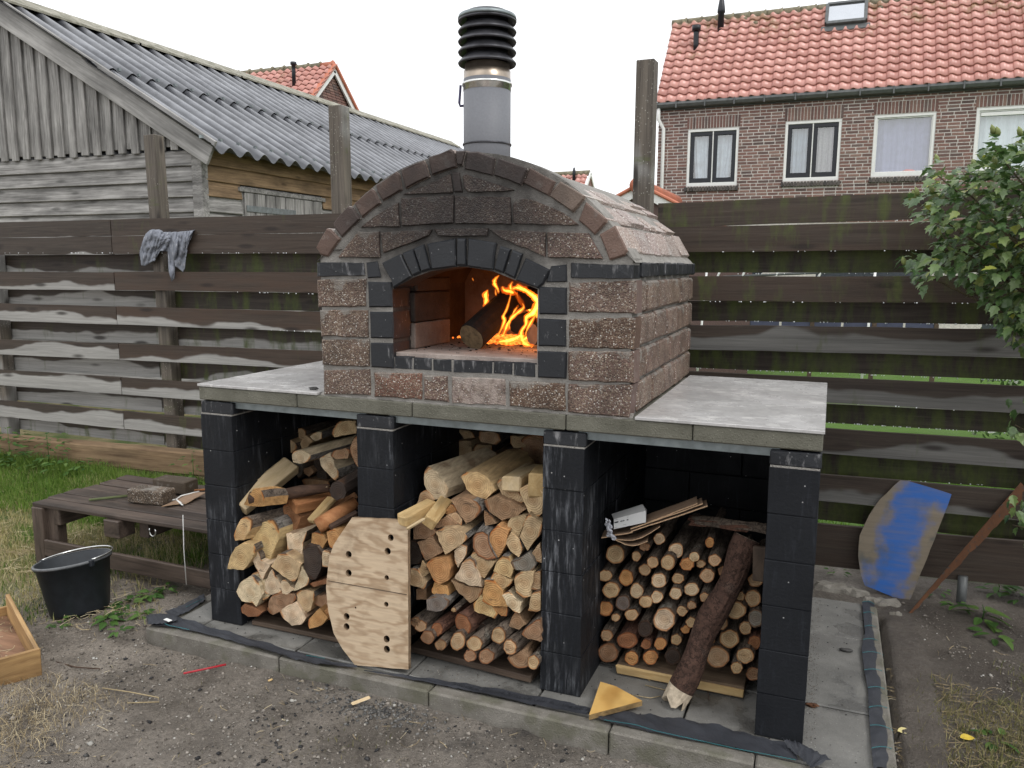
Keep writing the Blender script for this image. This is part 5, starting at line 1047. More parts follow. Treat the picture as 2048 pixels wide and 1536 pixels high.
for pts, y, c, bk in (([(240, 606), (295, 545), (332, 586), (310, 606)], .08, ORA, 0), ([(275, 606), (320, 595), (362, 636), (356, 672), (320, 640)], .06, TAN, 0), ([(485, 580), (520, 610), (562, 656), (495, 676)], .07, BRN, 0), ([(195, 686), (215, 645), (270, 615), (330, 662), (280, 672)], .05, BRN, 1), ([(205, 706), (240, 685), (310, 680), (376, 716), (393, 745), (345, 790), (262, 840)], .02, TAN, 2), ([(515, 742), (530, 700), (560, 665), (632, 700), (612, 780), (570, 856), (525, 822)], .03, ORA, 1), ([(610, 772), (640, 710), (690, 750), (712, 800), (690, 856), (640, 822)], .03, TAN, 2),
    ([(610, 682), (640, 630), (730, 610), (722, 660), (690, 732), (640, 702)], .05, TAN, 0), ([(695, 736), (720, 650), (745, 600), (818, 656), (812, 722), (740, 816)], .03, TAN, 0), ([(750, 852), (812, 765), (822, 888)], .03, TAN, 0), ([(640, 882), (690, 870), (745, 830), (787, 896), (770, 932), (672, 930)], .01, GRY, 2), ([(78, 752), (80, 680), (110, 650), (160, 640), (207, 710), (170, 746)], .04, BRN, 0), ([(100, 766), (190, 735), (252, 820), (150, 876), (130, 842)], .03, BRN, 0), ([(315, 816), (345, 780), (392, 785), (386, 832), (335, 914), (320, 880)], .03, PALE, 0),
    ([(150, 896), (175, 870), (270, 855), (292, 920), (280, 990), (222, 1016), (195, 990)], .01, ORA, 2), ([(315, 976), (360, 890), (405, 855), (440, 900), (477, 1026), (400, 1016)], .01, PALE, 2), ([(412, 842), (425, 818), (552, 880), (490, 976), (440, 932)], .02, TAN, 1), ([(540, 936), (560, 880), (590, 845), (625, 850), (657, 920), (640, 976)], .01, YEL, 2), ([(520, 986), (545, 940), (652, 986), (640, 1012), (590, 1050)], .01, YEL, 0), ([(660, 986), (690, 940), (778, 940), (752, 1080), (715, 1096), (675, 1066)], .0, TAN, 1), ([(757, 1042), (780, 945), (815, 930), (815, 1042)], .01, TAN, 0),
    ([(475, 1112), (490, 990), (540, 985), (592, 1052), (622, 1142), (540, 1136)], .0, ORA, 2), ([(295, 986), (390, 1020), (477, 1032), (475, 1072), (410, 1122), (340, 1062)], .02, BRN, 0), ([(590, 1072), (630, 1050), (702, 1120), (690, 1177), (660, 1172), (620, 1130)], .0, PALE, 1), ([(740, 1166), (760, 1070), (815, 1040), (815, 1162)], .0, TAN, 0), ([(60, 920), (100, 925), (152, 1000), (140, 1042), (60, 1012)], .02, TAN, 2), ([(108, 926), (130, 875), (167, 945), (130, 970)], .03, TAN, 0), ([(180, 1042), (200, 1000), (275, 1020), (287, 1070), (250, 1100), (185, 1062)], .02, ORA, 2), ([(90, 1040), (150, 1030), (152, 1100), (95, 1102)], .05, BRN, 0),
    ([(60, 760), (90, 755), (130, 850), (120, 890), (60, 895)], .05, DRK, 0), ([(150, 1100), (185, 1080), (245, 1085), (287, 1110), (270, 1152), (210, 1172), (155, 1162)], -.01, GRY, 2), ([(425, 1122), (465, 1075), (530, 1135), (572, 1180), (550, 1210), (430, 1166)], .01, YEL, 0), ([(530, 1142), (620, 1140), (622, 1196), (590, 1197)], .01, ORA, 0), ([(630, 1256), (645, 1200), (670, 1165), (737, 1240), (690, 1272)], .01, BRN, 2), ([(700, 1302), (730, 1260), (765, 1230), (815, 1212), (815, 1345), (740, 1326)], -.02, BRN, 0), ([(618, 1440), (740, 1378), (755, 1480), (690, 1502)], -.01, BRN, 0)):
    m(pts, y, c, .28, None, (None, M_barkr, M_barkg)[bk])
log('middle', 'round_log', Q([(420, 740), (440, 712), (480, 705), (508, 725), (515, 770), (535, 820), (560, 862), (510, 876), (450, 850), (420, 800)], MO, MS, .015), .015, .28, (-.1, 1, .1), BRN, M_barkg, 'forked round log end with a dark split hollow', True)
for cx_, cy2, rx, ry, c, d, ti in ((120, 1255, 35, 34, TAN, (.15, 1, .22), 0), (214, 1272, 34, 40, RED, (.3, 1, .2), 0), (160, 1317, 42, 40, BRN, None, 0), (235, 1362, 34, 32, BRN, None, 0), (335, 1340, 44, 58, TAN, (.1, 1, .05), .2), (366, 1240, 42, 66, RED, (.25, 1, .1), -.5), (430, 1355, 48, 47, TAN, (.35, 1, .2), 0), (405, 1425, 38, 36, BRN, None, 0), (500, 1430, 47, 45, BRN, (.35, 1, .12), 0), (570, 1307, 42, 50, TAN, (.25, 1, .15), 0), (637, 1375, 38, 47, TAN, (.35, 1, .18), -.3), (772, 1462, 36, 42, TAN, (.1, 1, .05), 0), (90, 1230, 30, 30, BRN, None, 0), (60, 1280, 30, 30, DRK, None, 0), (300, 1290, 30, 30, DRK, None, 0), (470, 1270, 34, 30, DRK, None, 0), (311, 1158, 13, 13, TAN, (.2, 1, .2), 0)):
    y = -.02 + (.05 if c == DRK else 0) + (.02 if cy2 < 1300 else 0); log('middle', 'round_log', rnd(cx_, cy2, rx, ry, y, MO, MS, ti), y, .26, d, c, M_bark if c != RED else M_barkr, None, True)
# right bay -----------------------------------------------------
RB_ = [(215, 458, 60, 62, TAN), (345, 468, 29, 34, TAN), (397, 410, 33, 27, BRN), (487, 360, 38, 40, PALE), (447, 507, 37, 37, TAN), (540, 507, 48, 50, TAN), (588, 433, 50, 50, PALE), (657, 517, 45, 43, ORA), (703, 472, 36, 30, PALE), (743, 516, 28, 26, TAN), (828, 492, 43, 40, TAN), (797, 383, 32, 35, ORA), (155, 590, 45, 38, TAN), (284, 602, 45, 54, ORA), (399, 552, 40, 38, TAN), (484, 618, 49, 50, PALE), (602, 604, 40, 36, TAN), (782, 588, 48, 47, TAN), (191, 676, 55, 53, TAN), (348, 682, 45, 50, PALE), (262, 757, 45, 50, GRY), (472, 720, 40, 42, PALE), (588, 697, 39, 41, PALE), (685, 672, 47, 45, PALE), (765, 722, 32, 32, TAN), (404, 748, 45, 40, TAN), (158, 790, 47, 50, ORA), (220, 845, 30, 26, TAN), (318, 828, 43, 38, TAN), (518, 858, 72, 76, PALE), (627, 806, 36, 33, TAN), (685, 770, 30, 26, TAN), (683, 875, 35, 36, TAN), (163, 955, 39, 38, TAN), (290, 985, 67, 55, RED), (400, 915, 47, 52, DRK), (405, 1010, 33, 32, RED), (492, 1007, 40, 42, ORA), (592, 980, 37, 36, TAN), (648, 920, 30, 25, ORA), (172, 1062, 65, 62, BRN), (318, 1095, 45, 48, ORA), (432, 1090, 48, 46, ORA), (570, 1085, 50, 52, DRK), (740, 1125, 22, 30, ORA), (845, 1088, 77, 70, TAN), (808, 975, 22, 35, TAN), (875, 880, 37, 45, TAN), (918, 977, 65, 60, TAN), (958, 800, 66, 58, TAN), (1015, 910, 43, 45, TAN), (1060, 728, 53, 55, TAN), (1080, 615, 51, 48, TAN), (1078, 850, 48, 60, GRY), (1072, 1000, 42, 47, RED), (1015, 1080, 58, 50, TAN), (962, 1155, 38, 38, TAN), (1065, 1192, 46, 45, BRN), (985, 715, 30, 30, TAN), (880, 560, 34, 32, BRN), (945, 690, 24, 30, TAN), (1000, 580, 28, 30, BRN)]
for cx_, cy2, rx, ry, c in RB_:
    y = .215 + .035*(1100-cy2)/700 + random.uniform(-.025, .02); log('right', 'round_log', rnd(cx_, cy2, rx*.98, ry*.98, y, RO, RS), y, .38, (random.uniform(-.04, .04), 1, random.uniform(-.01, .05)), c, M_bark if c != RED else M_barkr, None, True)
# labels: where each log sits in its stack
for bay in ('left', 'middle', 'right'):
    S = sorted([q for q in LOGS if q[1] == bay], key=lambda q: q[2].z); rows = []; per = 7 if bay != 'right' else 7
    for i in range(0, len(S), per): rows.append(sorted(S[i:i+per], key=lambda q: q[2].x))
    for r, row in enumerate(rows):
        for k, q in enumerate(row):
            lay = 'bottom layer' if r == 0 else 'top layer' if r == len(rows)-1 else ORD[r]+' layer'
            tag(q[0], f"{q[3]}, {ORD[k]} from left in {lay}, {bay} bay" if q[3].split()[-1] in ('end',) and len(q[3].split()) <= 4 else f"{q[3]}, {bay} bay stack", 'log', f"{'round' if q[4] == 'round_log' else 'split'} firewood stacked in the {bay} bay")
# bearers under the stacks
M_dunn = m_timber('wet_bearer_board', (.045, .030, .022), (.12, .085, .06), .7)
o = box('bearer_board', (.19, .02, .002), (.72, .16, .022), M_dunn, None, .004); tag(o, 'dark bearer board under the left log stack', 'board', 'boards under the log stacks')
o = beam('bearer_board', PZ(835, 1285, .022), PZ(1075, 1345, .022), .12, .025, M_dunn, None); tag(o, 'dark curved bearer board under the middle log stack', 'board', 'boards under the log stacks')
a, b = PZ(1160+225/RS, 960+1128/RS, .04), PZ(1160+1010/RS, 960+1282/RS, .04); o = beam('bearer_beam', a+Vector((0, .07, -.018)), b+Vector((0, .07, -.018)), .14, .042, m_timber('split_yellow_beam', (.09, .06, .04), (.20, .14, .09), .8), None, j=.002); tag(o, 'split timber bearer with yellow broken front edge under the round logs', 'beam')
beam('broken_edge', a+Vector((0, -.002, -.018)), b+Vector((0, -.002, -.018)), .012, .030, M_yel, o, j=.003)
# long bark pole leaning in front of the right stack
p0, p1 = PZ(1352, 1394, .03), PY(1499, 1076, .24); n = 14; pts = [p0+(p1-p0)*((0, .055, .12)[i] if i < 3 else i/n)+Vector((.006*math.sin(i*.8), .004*math.sin(i*1.3), 0)) for i in range(n+1)]
V, Fc = tube_vf(pts, [.040+.004*math.sin(i*1.1)+.004*(i/n) for i in range(n+1)], 16, True, .035); mi = [0]*(len(Fc)-2)+[1, 1]
for i in range(32):
    f_ = Fc[i]; c_q = sum((V[q] for q in f_), Vector())/4-(pts[0]+pts[1])/2
    if c_q.normalized().dot((CC-pts[0]).normalized()) > (.05 if i < 16 else 2): mi[i] = 1
for i in range(16): V[i] += (p0-p1).normalized()*random.uniform(-.015, .045)
pole = link('bark_pole', mesh('bark_pole', V, Fc, [m_bark('wet_red_bark', (.034, .019, .014), (.105, .058, .042)), m_simple('splintered_wood', (.42, .35, .26), .85, 0, 60, .4, .9)], mi, False)); tag(pole, 'long wet red-brown pole with splintered pale end leaning across the right log stack', 'pole')
# plywood board with holes
def cutout(name, outer, holes, th, mats):
    cu = bpy.data.curves.new(name, 'CURVE'); cu.dimensions = '2D'; cu.fill_mode = 'BOTH'; cu.extrude = th/2; cu.bevel_depth = 0
    for ring_ in [outer]+holes:
        s = cu.splines.new('POLY'); s.points.add(len(ring_)-1); s.use_cyclic_u = True
        for p, (x, y) in zip(s.points, ring_): p.co = (x, y, 0, 1)
    t = bpy.data.objects.new('t', cu); COL.objects.link(t); dg = bpy.context.evaluated_depsgraph_get(); me = bpy.data.meshes.new_from_object(t.evaluated_get(dg)); bpy.data.objects.remove(t); bpy.data.curves.remove(cu)
    me.materials.clear()
    for q in mats: me.materials.append(q)
    for v in me.vertices: v.co = (v.co.x, -v.co.z, v.co.y)
    for p in me.polygons: p.material_index = 0 if abs(p.normal.y) > .5 else len(mats)-1
    return me
BY0, BY1, BH = -.085, -.012, .56
def onboard(u, v):   # point of the leaning plane (bottom forward)
    d = _ray(u, v); nrm = Vector((0, BH, -(BY1-BY0))); t = (Vector((0, BY0, 0))-CC).dot(nrm)/d.dot(nrm); p = CC+d*t; return p
Lb = math.hypot(BH, BY1-BY0); org = onboard(765, 1330)
def bl(u, v): p = onboard(u, v); return (p.x-org.x, (p.z-org.z)*Lb/BH)
sc = lambda a, b: bl(400+a/2.56, 800+b/2.56)
outer = rough_poly([sc(*p) for p in [(785, 600), (1070, 612), (1073, 1376), (800, 1353), (735, 1270), (690, 1190), (665, 1080), (652, 960), (668, 800), (690, 740), (740, 665)]], .03, .001)
holes = []
for (a, b, r) in ((983, 703, 17), (967, 772, 18), (768, 788, 18), (768, 883, 18), (962, 907, 13), (960, 1043, 13), (757, 1105, 18), (757, 1157, 18), (962, 1220, 18), (963, 1272, 18), (803, 1060, 5)):
    c = sc(a, b); rr_ = r/2.56*3.2/CAM['f']*.92; holes.append([(c[0]+rr_*math.cos(t), c[1]+rr_*math.sin(t)) for t in np.linspace(0, 6.283, 19)[:-1]])
M_ply = m_ply('weathered_plywood', (.30, .205, .125), (.475, .365, .25))
bd = link('plywood_board', cutout('plywood_board', outer, holes, .018, [M_ply, m_timber('ply_edge', (.12, .08, .05), (.30, .21, .13))]), None, Matrix.Translation(org) @ Matrix.Rotation(-math.atan2(BY1-BY0, BH), 4, 'X')); tag(bd, 'plywood board with ten round holes leaning against the second pillar', 'board')
bm = bmesh.new(); c = sc(660, 948); c2 = sc(1066, 966); bm_box(bm, c2[0]-c[0], .002, .0022, Matrix.Translation(((c[0]+c2[0])/2, -.0095, (c[1]+c2[1])/2))); link('crack_line', bm_mesh('crack_line', bm, m_simple('dark_crack', (.07, .05, .035), .9)), bd, bd.matrix_basis.copy())
# yellow plywood offcut on the plinth
M_yply = m_ply('wet_yellow_plywood', (.40, .215, .055), (.56, .345, .11)); q = [PZ(1160+a/RS, 960+b/RS, z) for a, b, z in ((55, 1475, .004), (125, 1268, .02), (222, 1258, .045), (382, 1388, .02))]
nq = (q[1]-q[0]).cross(q[3]-q[0]); q[2].z = q[0].z-(nq.x*(q[2].x-q[0].x)+nq.y*(q[2].y-q[0].y))/nq.z; up = Vector((0, 0, .018)); me = mesh('plywood_offcut', [p for p in q]+[p+up for p in q], [(3, 2, 1, 0), (4, 5, 6, 7), (0, 1, 5, 4), (1, 2, 6, 5), (2, 3, 7, 6), (3, 0, 4, 7)], [M_yply, m_timber('offcut_edge', (.14, .09, .04), (.42, .28, .12))], [0, 0, 1, 1, 1, 1]); o = link('plywood_offcut', me); tag(o, 'orange-yellow plywood offcut lying on the plinth edge by the third pillar', 'offcut')
# cardboard, carton and paper on the right stack
M_card = m_simple('cardboard', (.24, .16, .105), .85, 0, 14, .25, .2); M_cedge = m_simple('cardboard_edge', (.42, .28, .17), .9, 0, 60, .3, .3); CO, CS = (1190, 980), 8.533
def CP(u, v, y): return PY(CO[0]+u/CS, CO[1]+v/CS, y)
def sheet_(name, q, th, mats, label=None, cat=None, group=None, sag=0, nu=8, par=None):
    """a bent sheet: q = front-left, front-right, back-right, back-left"""
    V = []; Fc = []; nv = 5
    for j in range(nv+1):
        for i in range(nu+1):
            s, t = i/nu, j/nv; p = (q[0]*(1-s)+q[1]*s)*(1-t)+(q[3]*(1-s)+q[2]*s)*t; p = p+Vector((0, 0, -sag*math.sin(math.pi*s)+random.uniform(-.001, .001))); V.append(p)
    n = len(V); V += [p+Vector((0, 0, th)) for p in V]; w_ = nu+1; mi = []
    for j in range(nv):
        for i in range(nu): a = j*w_+i; Fc += [(a, a+w_, a+w_+1, a+1), (n+a, n+a+1, n+a+w_+1, n+a+w_)]; mi += [0, 0]
    for i in range(nu): Fc += [(i, i+1, n+i+1, n+i), (nv*w_+i, n+nv*w_+i, n+nv*w_+i+1, nv*w_+i+1)]; mi += [1, 1]
    for j in range(nv): a = j*w_; b = a+nu; Fc += [(a, n+a, n+a+w_, a+w_), (b, b+w_, n+b+w_, n+b)]; mi += [1, 1]
    o = link(name, mesh(name, V, Fc, mats, mi), par); return tag(o, label, cat, group) if label else o
a, b = CP(605, 722, .17), CP(1920, 285, .17); dd = Vector((-.02, .11, -.012))
fc = sheet_('folded_cardboard', [a, b, b+dd, a+dd], .004, [M_card, M_cedge], 'folded flat brown cardboard box lying slanted on the round logs', 'cardboard', None, 0)
sheet_('cardboard_flap', [a+Vector((.0, 0, .010)), CP(1840, 248, .17)+Vector((0, 0, .0)), CP(1840, 248, .17)+dd, a+dd+Vector((0, 0, .012))], .004, [M_card, M_cedge], par=fc)
sheet_('cardboard_flap', [CP(870, 610, .172)+Vector((0, 0, .006)), CP(1750, 258, .172)+Vector((0, 0, .004)), CP(1750, 258, .172)+dd+Vector((0, 0, .006)), CP(500, 680, .172)+dd], .004, [M_card, M_cedge], par=fc)
a, b = CP(110, 826, .17), CP(640, 730, .17); sheet_('cardboard_sheet', [a, b, b+dd, a+dd], .004, [M_card, M_cedge], 'thin cardboard sheet poking out left under the white carton', 'cardboard', 'cardboard sheets on the right stack')
a, b = CP(340, 850, .17), CP(1110, 630, .18); sheet_('cardboard_sheet', [a, b, b+dd*.8, a+dd*.8], .003, [M_card, M_cedge], 'sagging grey-brown cardboard sheet on top of the round logs', 'cardboard', 'cardboard sheets on the right stack', .022, 10)
a, b = CP(350, 860, .168), CP(900, 880, .168); sheet_('cardboard_sheet', [a, b, b+dd*.8, a+dd*.8], .003, [M_card, M_cedge], 'lowest torn cardboard sheet curling over the round logs', 'cardboard', 'cardboard sheets on the right stack', .018, 10)
M_cart = m_simple('white_carton', (.50, .50, .49), .6, 0, 10, .06, .02); ctn = thing('white_carton', CP(600, 560, .2), 'crushed white printed carton on the cardboard in the right log bay', 'carton')
q0, q1, q2, q3 = CP(322, 668, .17), CP(868, 552, .17), CP(866, 352, .185), CP(322, 500, .185); t0, t1 = CP(280, 410, .25), CP(812, 240, .25); bk0, bk1 = q0+Vector((-.02, .11, .01)), q1+Vector((-.02, .11, .01))
me = mesh('carton_body', [q0, q1, q2, q3, t0, t1, bk0, bk1], [(0, 1, 2, 3), (3, 2, 5, 4), (4, 5, 7, 6), (1, 7, 5, 2)], M_cart); so = link('carton_body', me, ctn)
link('carton_inside', mesh('carton_inside', [q0+Vector((.012, .002, 0)), q3+Vector((.012, .002, 0)), t0+Vector((.012, 0, 0)), bk0+Vector((.012, 0, 0))], [(0, 1, 2, 3)], M_black), ctn)
def print_on(o3, ux, uy, items):
    N_ = ux.cross(uy).normalized()
    if N_.dot(CC-o3) < 0: N_ = -N_
    bm = bmesh.new()
    for it in items:
        ring_ = it; vs_ = [bm.verts.new(o3+ux*a+uy*b+N_*.0012) for a, b in ring_]
        try: bm.faces.new(vs_)
        except Exception: pass
    link('carton_print', bm_mesh('carton_print', bm, M_black), ctn)
def ellipse(cx, cy, rx, ry, n=14): return [(cx+rx*math.cos(t), cy+ry*math.sin(t)) for t in np.linspace(0, 6.283, n+1)[:-1]]
def annulus(cx, cy, rx, ry, k=.55, n=12):
    o = []; 
    for i in range(n):
        a0, a1 = 2*math.pi*i/n, 2*math.pi*(i+1)/n; o.append([(cx+rx*math.cos(a0), cy+ry*math.sin(a0)), (cx+rx*math.cos(a1), cy+ry*math.sin(a1)), (cx+rx*k*math.cos(a1), cy+ry*k*math.sin(a1)), (cx+rx*k*math.cos(a0), cy+ry*k*math.sin(a0))])
    return o
ux, uy = q1-q0, q3-q0; it = []
for c_ in (.085, .275, .47): it += annulus(c_, .64, .072, .075, .45)
it += [[(.06, .60), (.12, .60), (.12, .66), (.06, .66)], [(.44, .61), (.52, .61), (.52, .66), (.44, .66)]]
for c_ in (.68, .88):
    for k_ in range(4): it.append([(c_-.06+k_*.033, .58+.02*k_), (c_-.04+k_*.033, .58+.02*k_), (c_-.045+k_*.033, .73-.02*(k_ % 2)), (c_-.065+k_*.033, .73-.02*(k_ % 2))])
it += [[(.04, .88), (.12, .88), (.12, .905), (.04, .905)], [(.42, .90), (.62, .90), (.62, .925), (.42, .925)], [(.30, .22), (.40, .22), (.40, .245), (.30, .245)], [(.03, .10), (.09, .10), (.09, .12), (.03, .12)]]
print_on(q0, ux, uy, it)
ux2, uy2 = q2-q3, t0-q3; print_on(q3, ux2, uy2, annulus(.45, .70, .05, .16, .7)+[[(.43, .66), (.47, .66), (.47, .76), (.43, .76)], [(.40, .70), (.50, .70), (.50, .73), (.40, .73)], [(.36, .36), (.60, .36), (.60, .43), (.36, .43)]])
bm = bmesh.new()
for i in range(16):
    t = i/15; p = CP(250-30*math.sin(t*5)+random.uniform(-50, 50), 510+320*t, .165+random.uniform(-.01, .01)); bmesh.ops.create_icosphere(bm, subdivisions=1, radius=random.uniform(.005, .011), matrix=Matrix.Translation(p) @ Matrix.Rotation(random.random()*6, 4, (random.random(), 1, random.random())) @ Matrix.Diagonal((1.4, .6, .9, 1)))
o = link('crumpled_paper', bm_mesh('crumpled_paper', bm, m_simple('white_paper', (.45, .46, .50), .8, 0, 30, .2, .3))); tag(o, 'crumpled white paper hanging from the open end of the carton', 'paper')
# curled bark on top right; second strip in darker bark, standing in for shadows
for i, (u, v, w_, lab) in enumerate(((850, 260, .10, 'curled brown bark slab on top of the right stack'), (930, 265, .13, 'grey bark strip on top of the right stack near the fourth pillar'))):
    p = PY(RO[0]+u/RS, RO[1]+v/RS, .27); V = []; Fc = []
    for a in range(9):
        for b in range(7): t = a/8*2.4-1.2; V.append((p.x+(b/6-.5)*w_*2+.01*math.sin(a*2+b), p.y+.035*math.sin(t)+.02+random.uniform(-.004, .004), p.z+.035*math.cos(t)-.03+random.uniform(-.004, .004)))
    for a in range(8):
        for b in range(6): k = a*7+b; Fc.append((k, k+1, k+8, k+7))
    o = link('bark_slab', mesh('bark_slab', V, Fc, [M_barkr, M_bark][i])); tag(o, lab, 'bark', 'loose bark on the right stack')
o = beam('wood_offcut', PY(RO[0]+1110/RS, RO[1]+620/RS, .17), PY(RO[0]+1112/RS, RO[1]+410/RS, .17), .05, .02, M_dunn, None, (0, 1, 0)); tag(o, 'narrow upright offcut between the round logs and the fourth pillar', 'offcut')

# ------------------------------------------------------------------ low pallet table at the left
pt = thing('pallet_table', (-.8, .55, GZ(-.8, .55)), 'low dark wet table knocked together from pallet wood beside the left pillar', 'table')
bx0, bx1, by0, by1, bz = -1.42, -.13, .285, .88, .262
def pb(name, a, b, th, h, **k): return beam(name, a, b, th, h, M_pallet, pt, bev=.004, j=.0015, **k)
yy = by0+.05
for i, w_ in enumerate((.10, .095, .10, .11, .10, .09)):
    pb('top_plank', (bx0+random.uniform(-.02, .02), yy, bz-.010+random.uniform(-.004, .003)), (bx1, yy, bz-.010+random.uniform(-.004, .004)), w_-.011, .02); yy += w_
for (x, y) in ((bx0+.05, by0+.03), (bx0+.12, by0+.05), (bx0+.05, by1-.05), (bx1-.06, by0+.05), (bx1-.06, by1-.05)):
    pb('leg', (x, y, -.09), (x, y, bz-.022), .07 if x != bx0+.12 else .05, .075, up=(1, 0, 0))
pb('cross_beam', (bx0+.16, by0+.02, bz-.065), (bx0+.16, by1, bz-.065), .045, .085); pb('cross_beam', (-.72, by0+.06, bz-.07), (-.72, by1, bz-.07), .06, .09); pb('cross_beam', (bx1-.1, by0+.04, bz-.065), (bx1-.1, by1, bz-.065), .045, .085)
pb('spacer_block', (-.90, by0+.035, bz-.065), (-.80, by0+.035, bz-.065), .10, .088)
pb('rail', (bx0+.09, by0+.0, .035), (bx1, by0+.02, .015), .022, .085); pb('rail', (-.95, by1-.02, .09), (bx1, by1-.02, .09), .022, .13)
tube('hook', [Vector((-.62, by0+.02, bz-.03))+Vector((.02*math.cos(t), 0, .025*math.sin(t)-.025)) for t in np.linspace(2.6, 6.8, 10)], .0035, M_chrome, pt, 6)
# two pavers, a stick, cardboard and cord on it
M_paver = m_aggregate('mossy_paver', .3); M_pav2 = m_brick_smooth('pink_paver')
def paver(c, rz, tilt, lab, m_):
    bm = bmesh.new(); bm_box(bm, .215, .105, .07, bev=.006); me = jit(bm_mesh('loose_paver', bm, m_), .0015)
    o = link('loose_paver', me, None, Matrix.Translation(c) @ Matrix.Rotation(rz, 4, 'Z') @ Matrix.Rotation(tilt, 4, 'Y'), (.5, .55, .45) if 'moss' in lab else (1.6, 1.45, 1.4)); tag(o, lab, 'paver', 'loose pavers on the pallet table')
a, b = PY(263, 1004, .53), PY(345, 1000, .53); paver(Vector(((a.x+b.x)/2, .53, bz+.038)), .10, 0, 'nearer mossy brown paver lying on the pallet table', M_paver)
c = PZ(322, 975, bz+.04); paver(Vector((c.x+.02, c.y+.08, bz+.037)), .05, 0, 'pinkish paver behind the mossy one on the pallet table', M_pav2)
o = tube('wooden_stick', [PZ(178, 1000, bz+.008), PZ(262, 991, bz+.010)], .007, M_grey, None, 6); tag(o, 'short grey stick lying on the pallet table left of the pavers', 'stick', 'sticks on the pallet table')
o = tube('wooden_stick', [PZ(362, 983, bz+.008), PZ(410, 979, bz+.012)], .006, M_orat, None, 6); tag(o, 'reddish stick on the pallet table right of the pavers', 'stick', 'sticks on the pallet table')
q = [PZ(323, 1014, bz+.006), PZ(372, 1008, bz+.006), PZ(412, 985, bz+.02), PZ(375, 990, bz+.012)]; sheet_('torn_cardboard', q, .003, [M_card, M_cedge], 'torn brown cardboard piece on the pallet table by the left pillar', 'cardboard', None, -.004)
M_cord = m_simple('white_cord', (.66, .65, .62), .7, 0, 30, .1, .1)
path = [PZ(u, v, bz+z) for u, v, z in ((322, 1008, .006), (326, 1004, .012), (340, 1001, .012), (352, 999, .012), (362, 1006, .014), (366, 1011, .012), (352, 999, .016), (362, 992, .018), (378, 988, .02), (398, 983, .02))]
o = tube('rope_loop', path, .0042, M_cord, None, 6); tag(o, 'loop of white cord lying over the torn cardboard on the table', 'cord')
o = tube('hanging_string', [PY(366, 1030, by0-.012), PY(368, 1100, by0-.012), PY(373, 1170, by0-.012)], .0025, M_cord, None, 5); tag(o, 'thin white string hanging down from the pallet table', 'string')

# ------------------------------------------------------------------ bucket
bk = thing('black_bucket', (-.72, -.04, -.06), 'large black plastic mortar bucket standing tilted on the grass', 'bucket')
M_plast = m_simple('black_plastic', (.012, .015, .019), .48, 0, 30, .35, .12); MB = Matrix.Translation((-.72, -.03, -.075)) @ Matrix.Rotation(rad(-9), 4, 'Y') @ Matrix.Rotation(rad(-2), 4, 'X')
lathe('bucket_wall', [(0, .004), (.117, .004), (.122, .02), (.150, .226), (.158, .228), (.160, .236), (.156, .243), (.147, .240), (.119, .03), (0, .026)], M_plast, (0, 0, 0), bk, 44, True, MB)
lathe('rim', [(.1545, .2305), (.161, .234), (.1605, .241), (.157, .2445), (.151, .243)], m_simple('scuffed_plastic', (.10, .105, .11), .4, 0, 30, .3, .1), (0, 0, 0), bk, 44, True, MB)
pts = [MB @ Vector((.161*math.cos(t), .161*math.sin(t)+.004, .247+.006*math.sin(t))) for t in np.linspace(rad(-12), rad(192), 26)]; tube('handle', pts, .0040, M_chrome, bk, 8)
for t in (rad(-12), rad(192)): p = MB @ Vector((.160*math.cos(t), .160*math.sin(t), .232)); box('handle_lug', p-Vector((.010, .010, .016)), p+Vector((.010, .010, .016)), M_plast, bk, .004)
V = []; Fc = []
lathe('ash_fill', [(0, .10), (.05, .104), (.09, .095), (.128, .09)], m_simple('wet_ash', (.03, .028, .026), .9, 0, 40, .8, .8), (0, 0, 0), bk, 24, True, MB)
for i in range(7): a = MB @ Vector((random.uniform(-.07, .07), random.uniform(-.08, .05), .105)); tube('twig', [a, a+Vector((random.uniform(-.05, .06), random.uniform(-.05, .05), random.uniform(.01, .05)))], .0022, M_grey, bk, 5)

# ------------------------------------------------------------------ wooden tray
wb = thing('wooden_tray', (-.6, -.55, -.06), 'old open wooden drawer box lying on the ground at the left edge', 'drawer'); M_box = m_timber('varnished_drawer_wood', (.21, .115, .048), (.47, .30, .13), .6, .8); M_boxin = m_timber('drawer_inside', (.11, .055, .032), (.27, .155, .09), .7, .8)
z0, z1 = -.062, .045; c0 = Vector((-.343, -.513, 0)); e1 = Vector((-.885, -.228, 0)); dr = (e1-c0).normalized(); dn = Vector((-dr.y, dr.x, 0)); dn = dn if dn.y < 0 else -dn; Lr, Lf = .66, .42; th = .016
def wl(a, b, z0_, z1_, m_=M_box, nm='side'): beam(nm, Vector((a.x, a.y, (z0_+z1_)/2)), Vector((b.x, b.y, (z0_+z1_)/2)), th, z1_-z0_, m_, wb, bev=.003, j=.001)
wl(c0+dn*th/2+dr*th, c0+dr*Lr+dn*th/2, z0, z1, M_box, 'side'); wl(c0+dr*th/2, c0+dn*Lf+dr*th/2, z0, z1+.001, M_box, 'front'); wl(c0+dn*(Lf-th/2)+dr*th, c0+dr*Lr+dn*(Lf-th/2), z0, z1, M_box, 'side'); wl(c0+dr*(Lr+th/2), c0+dr*(Lr+th/2)+dn*Lf, z0, z0+.05, M_box, 'back')
P_ = [c0, c0+dr*Lr, c0+dr*Lr+dn*Lf, c0+dn*Lf]; link('bottom', mesh('bottom', [Vector((p.x, p.y, z0+.012)) for p in P_], [(0, 1, 2, 3)], M_boxin), wb)

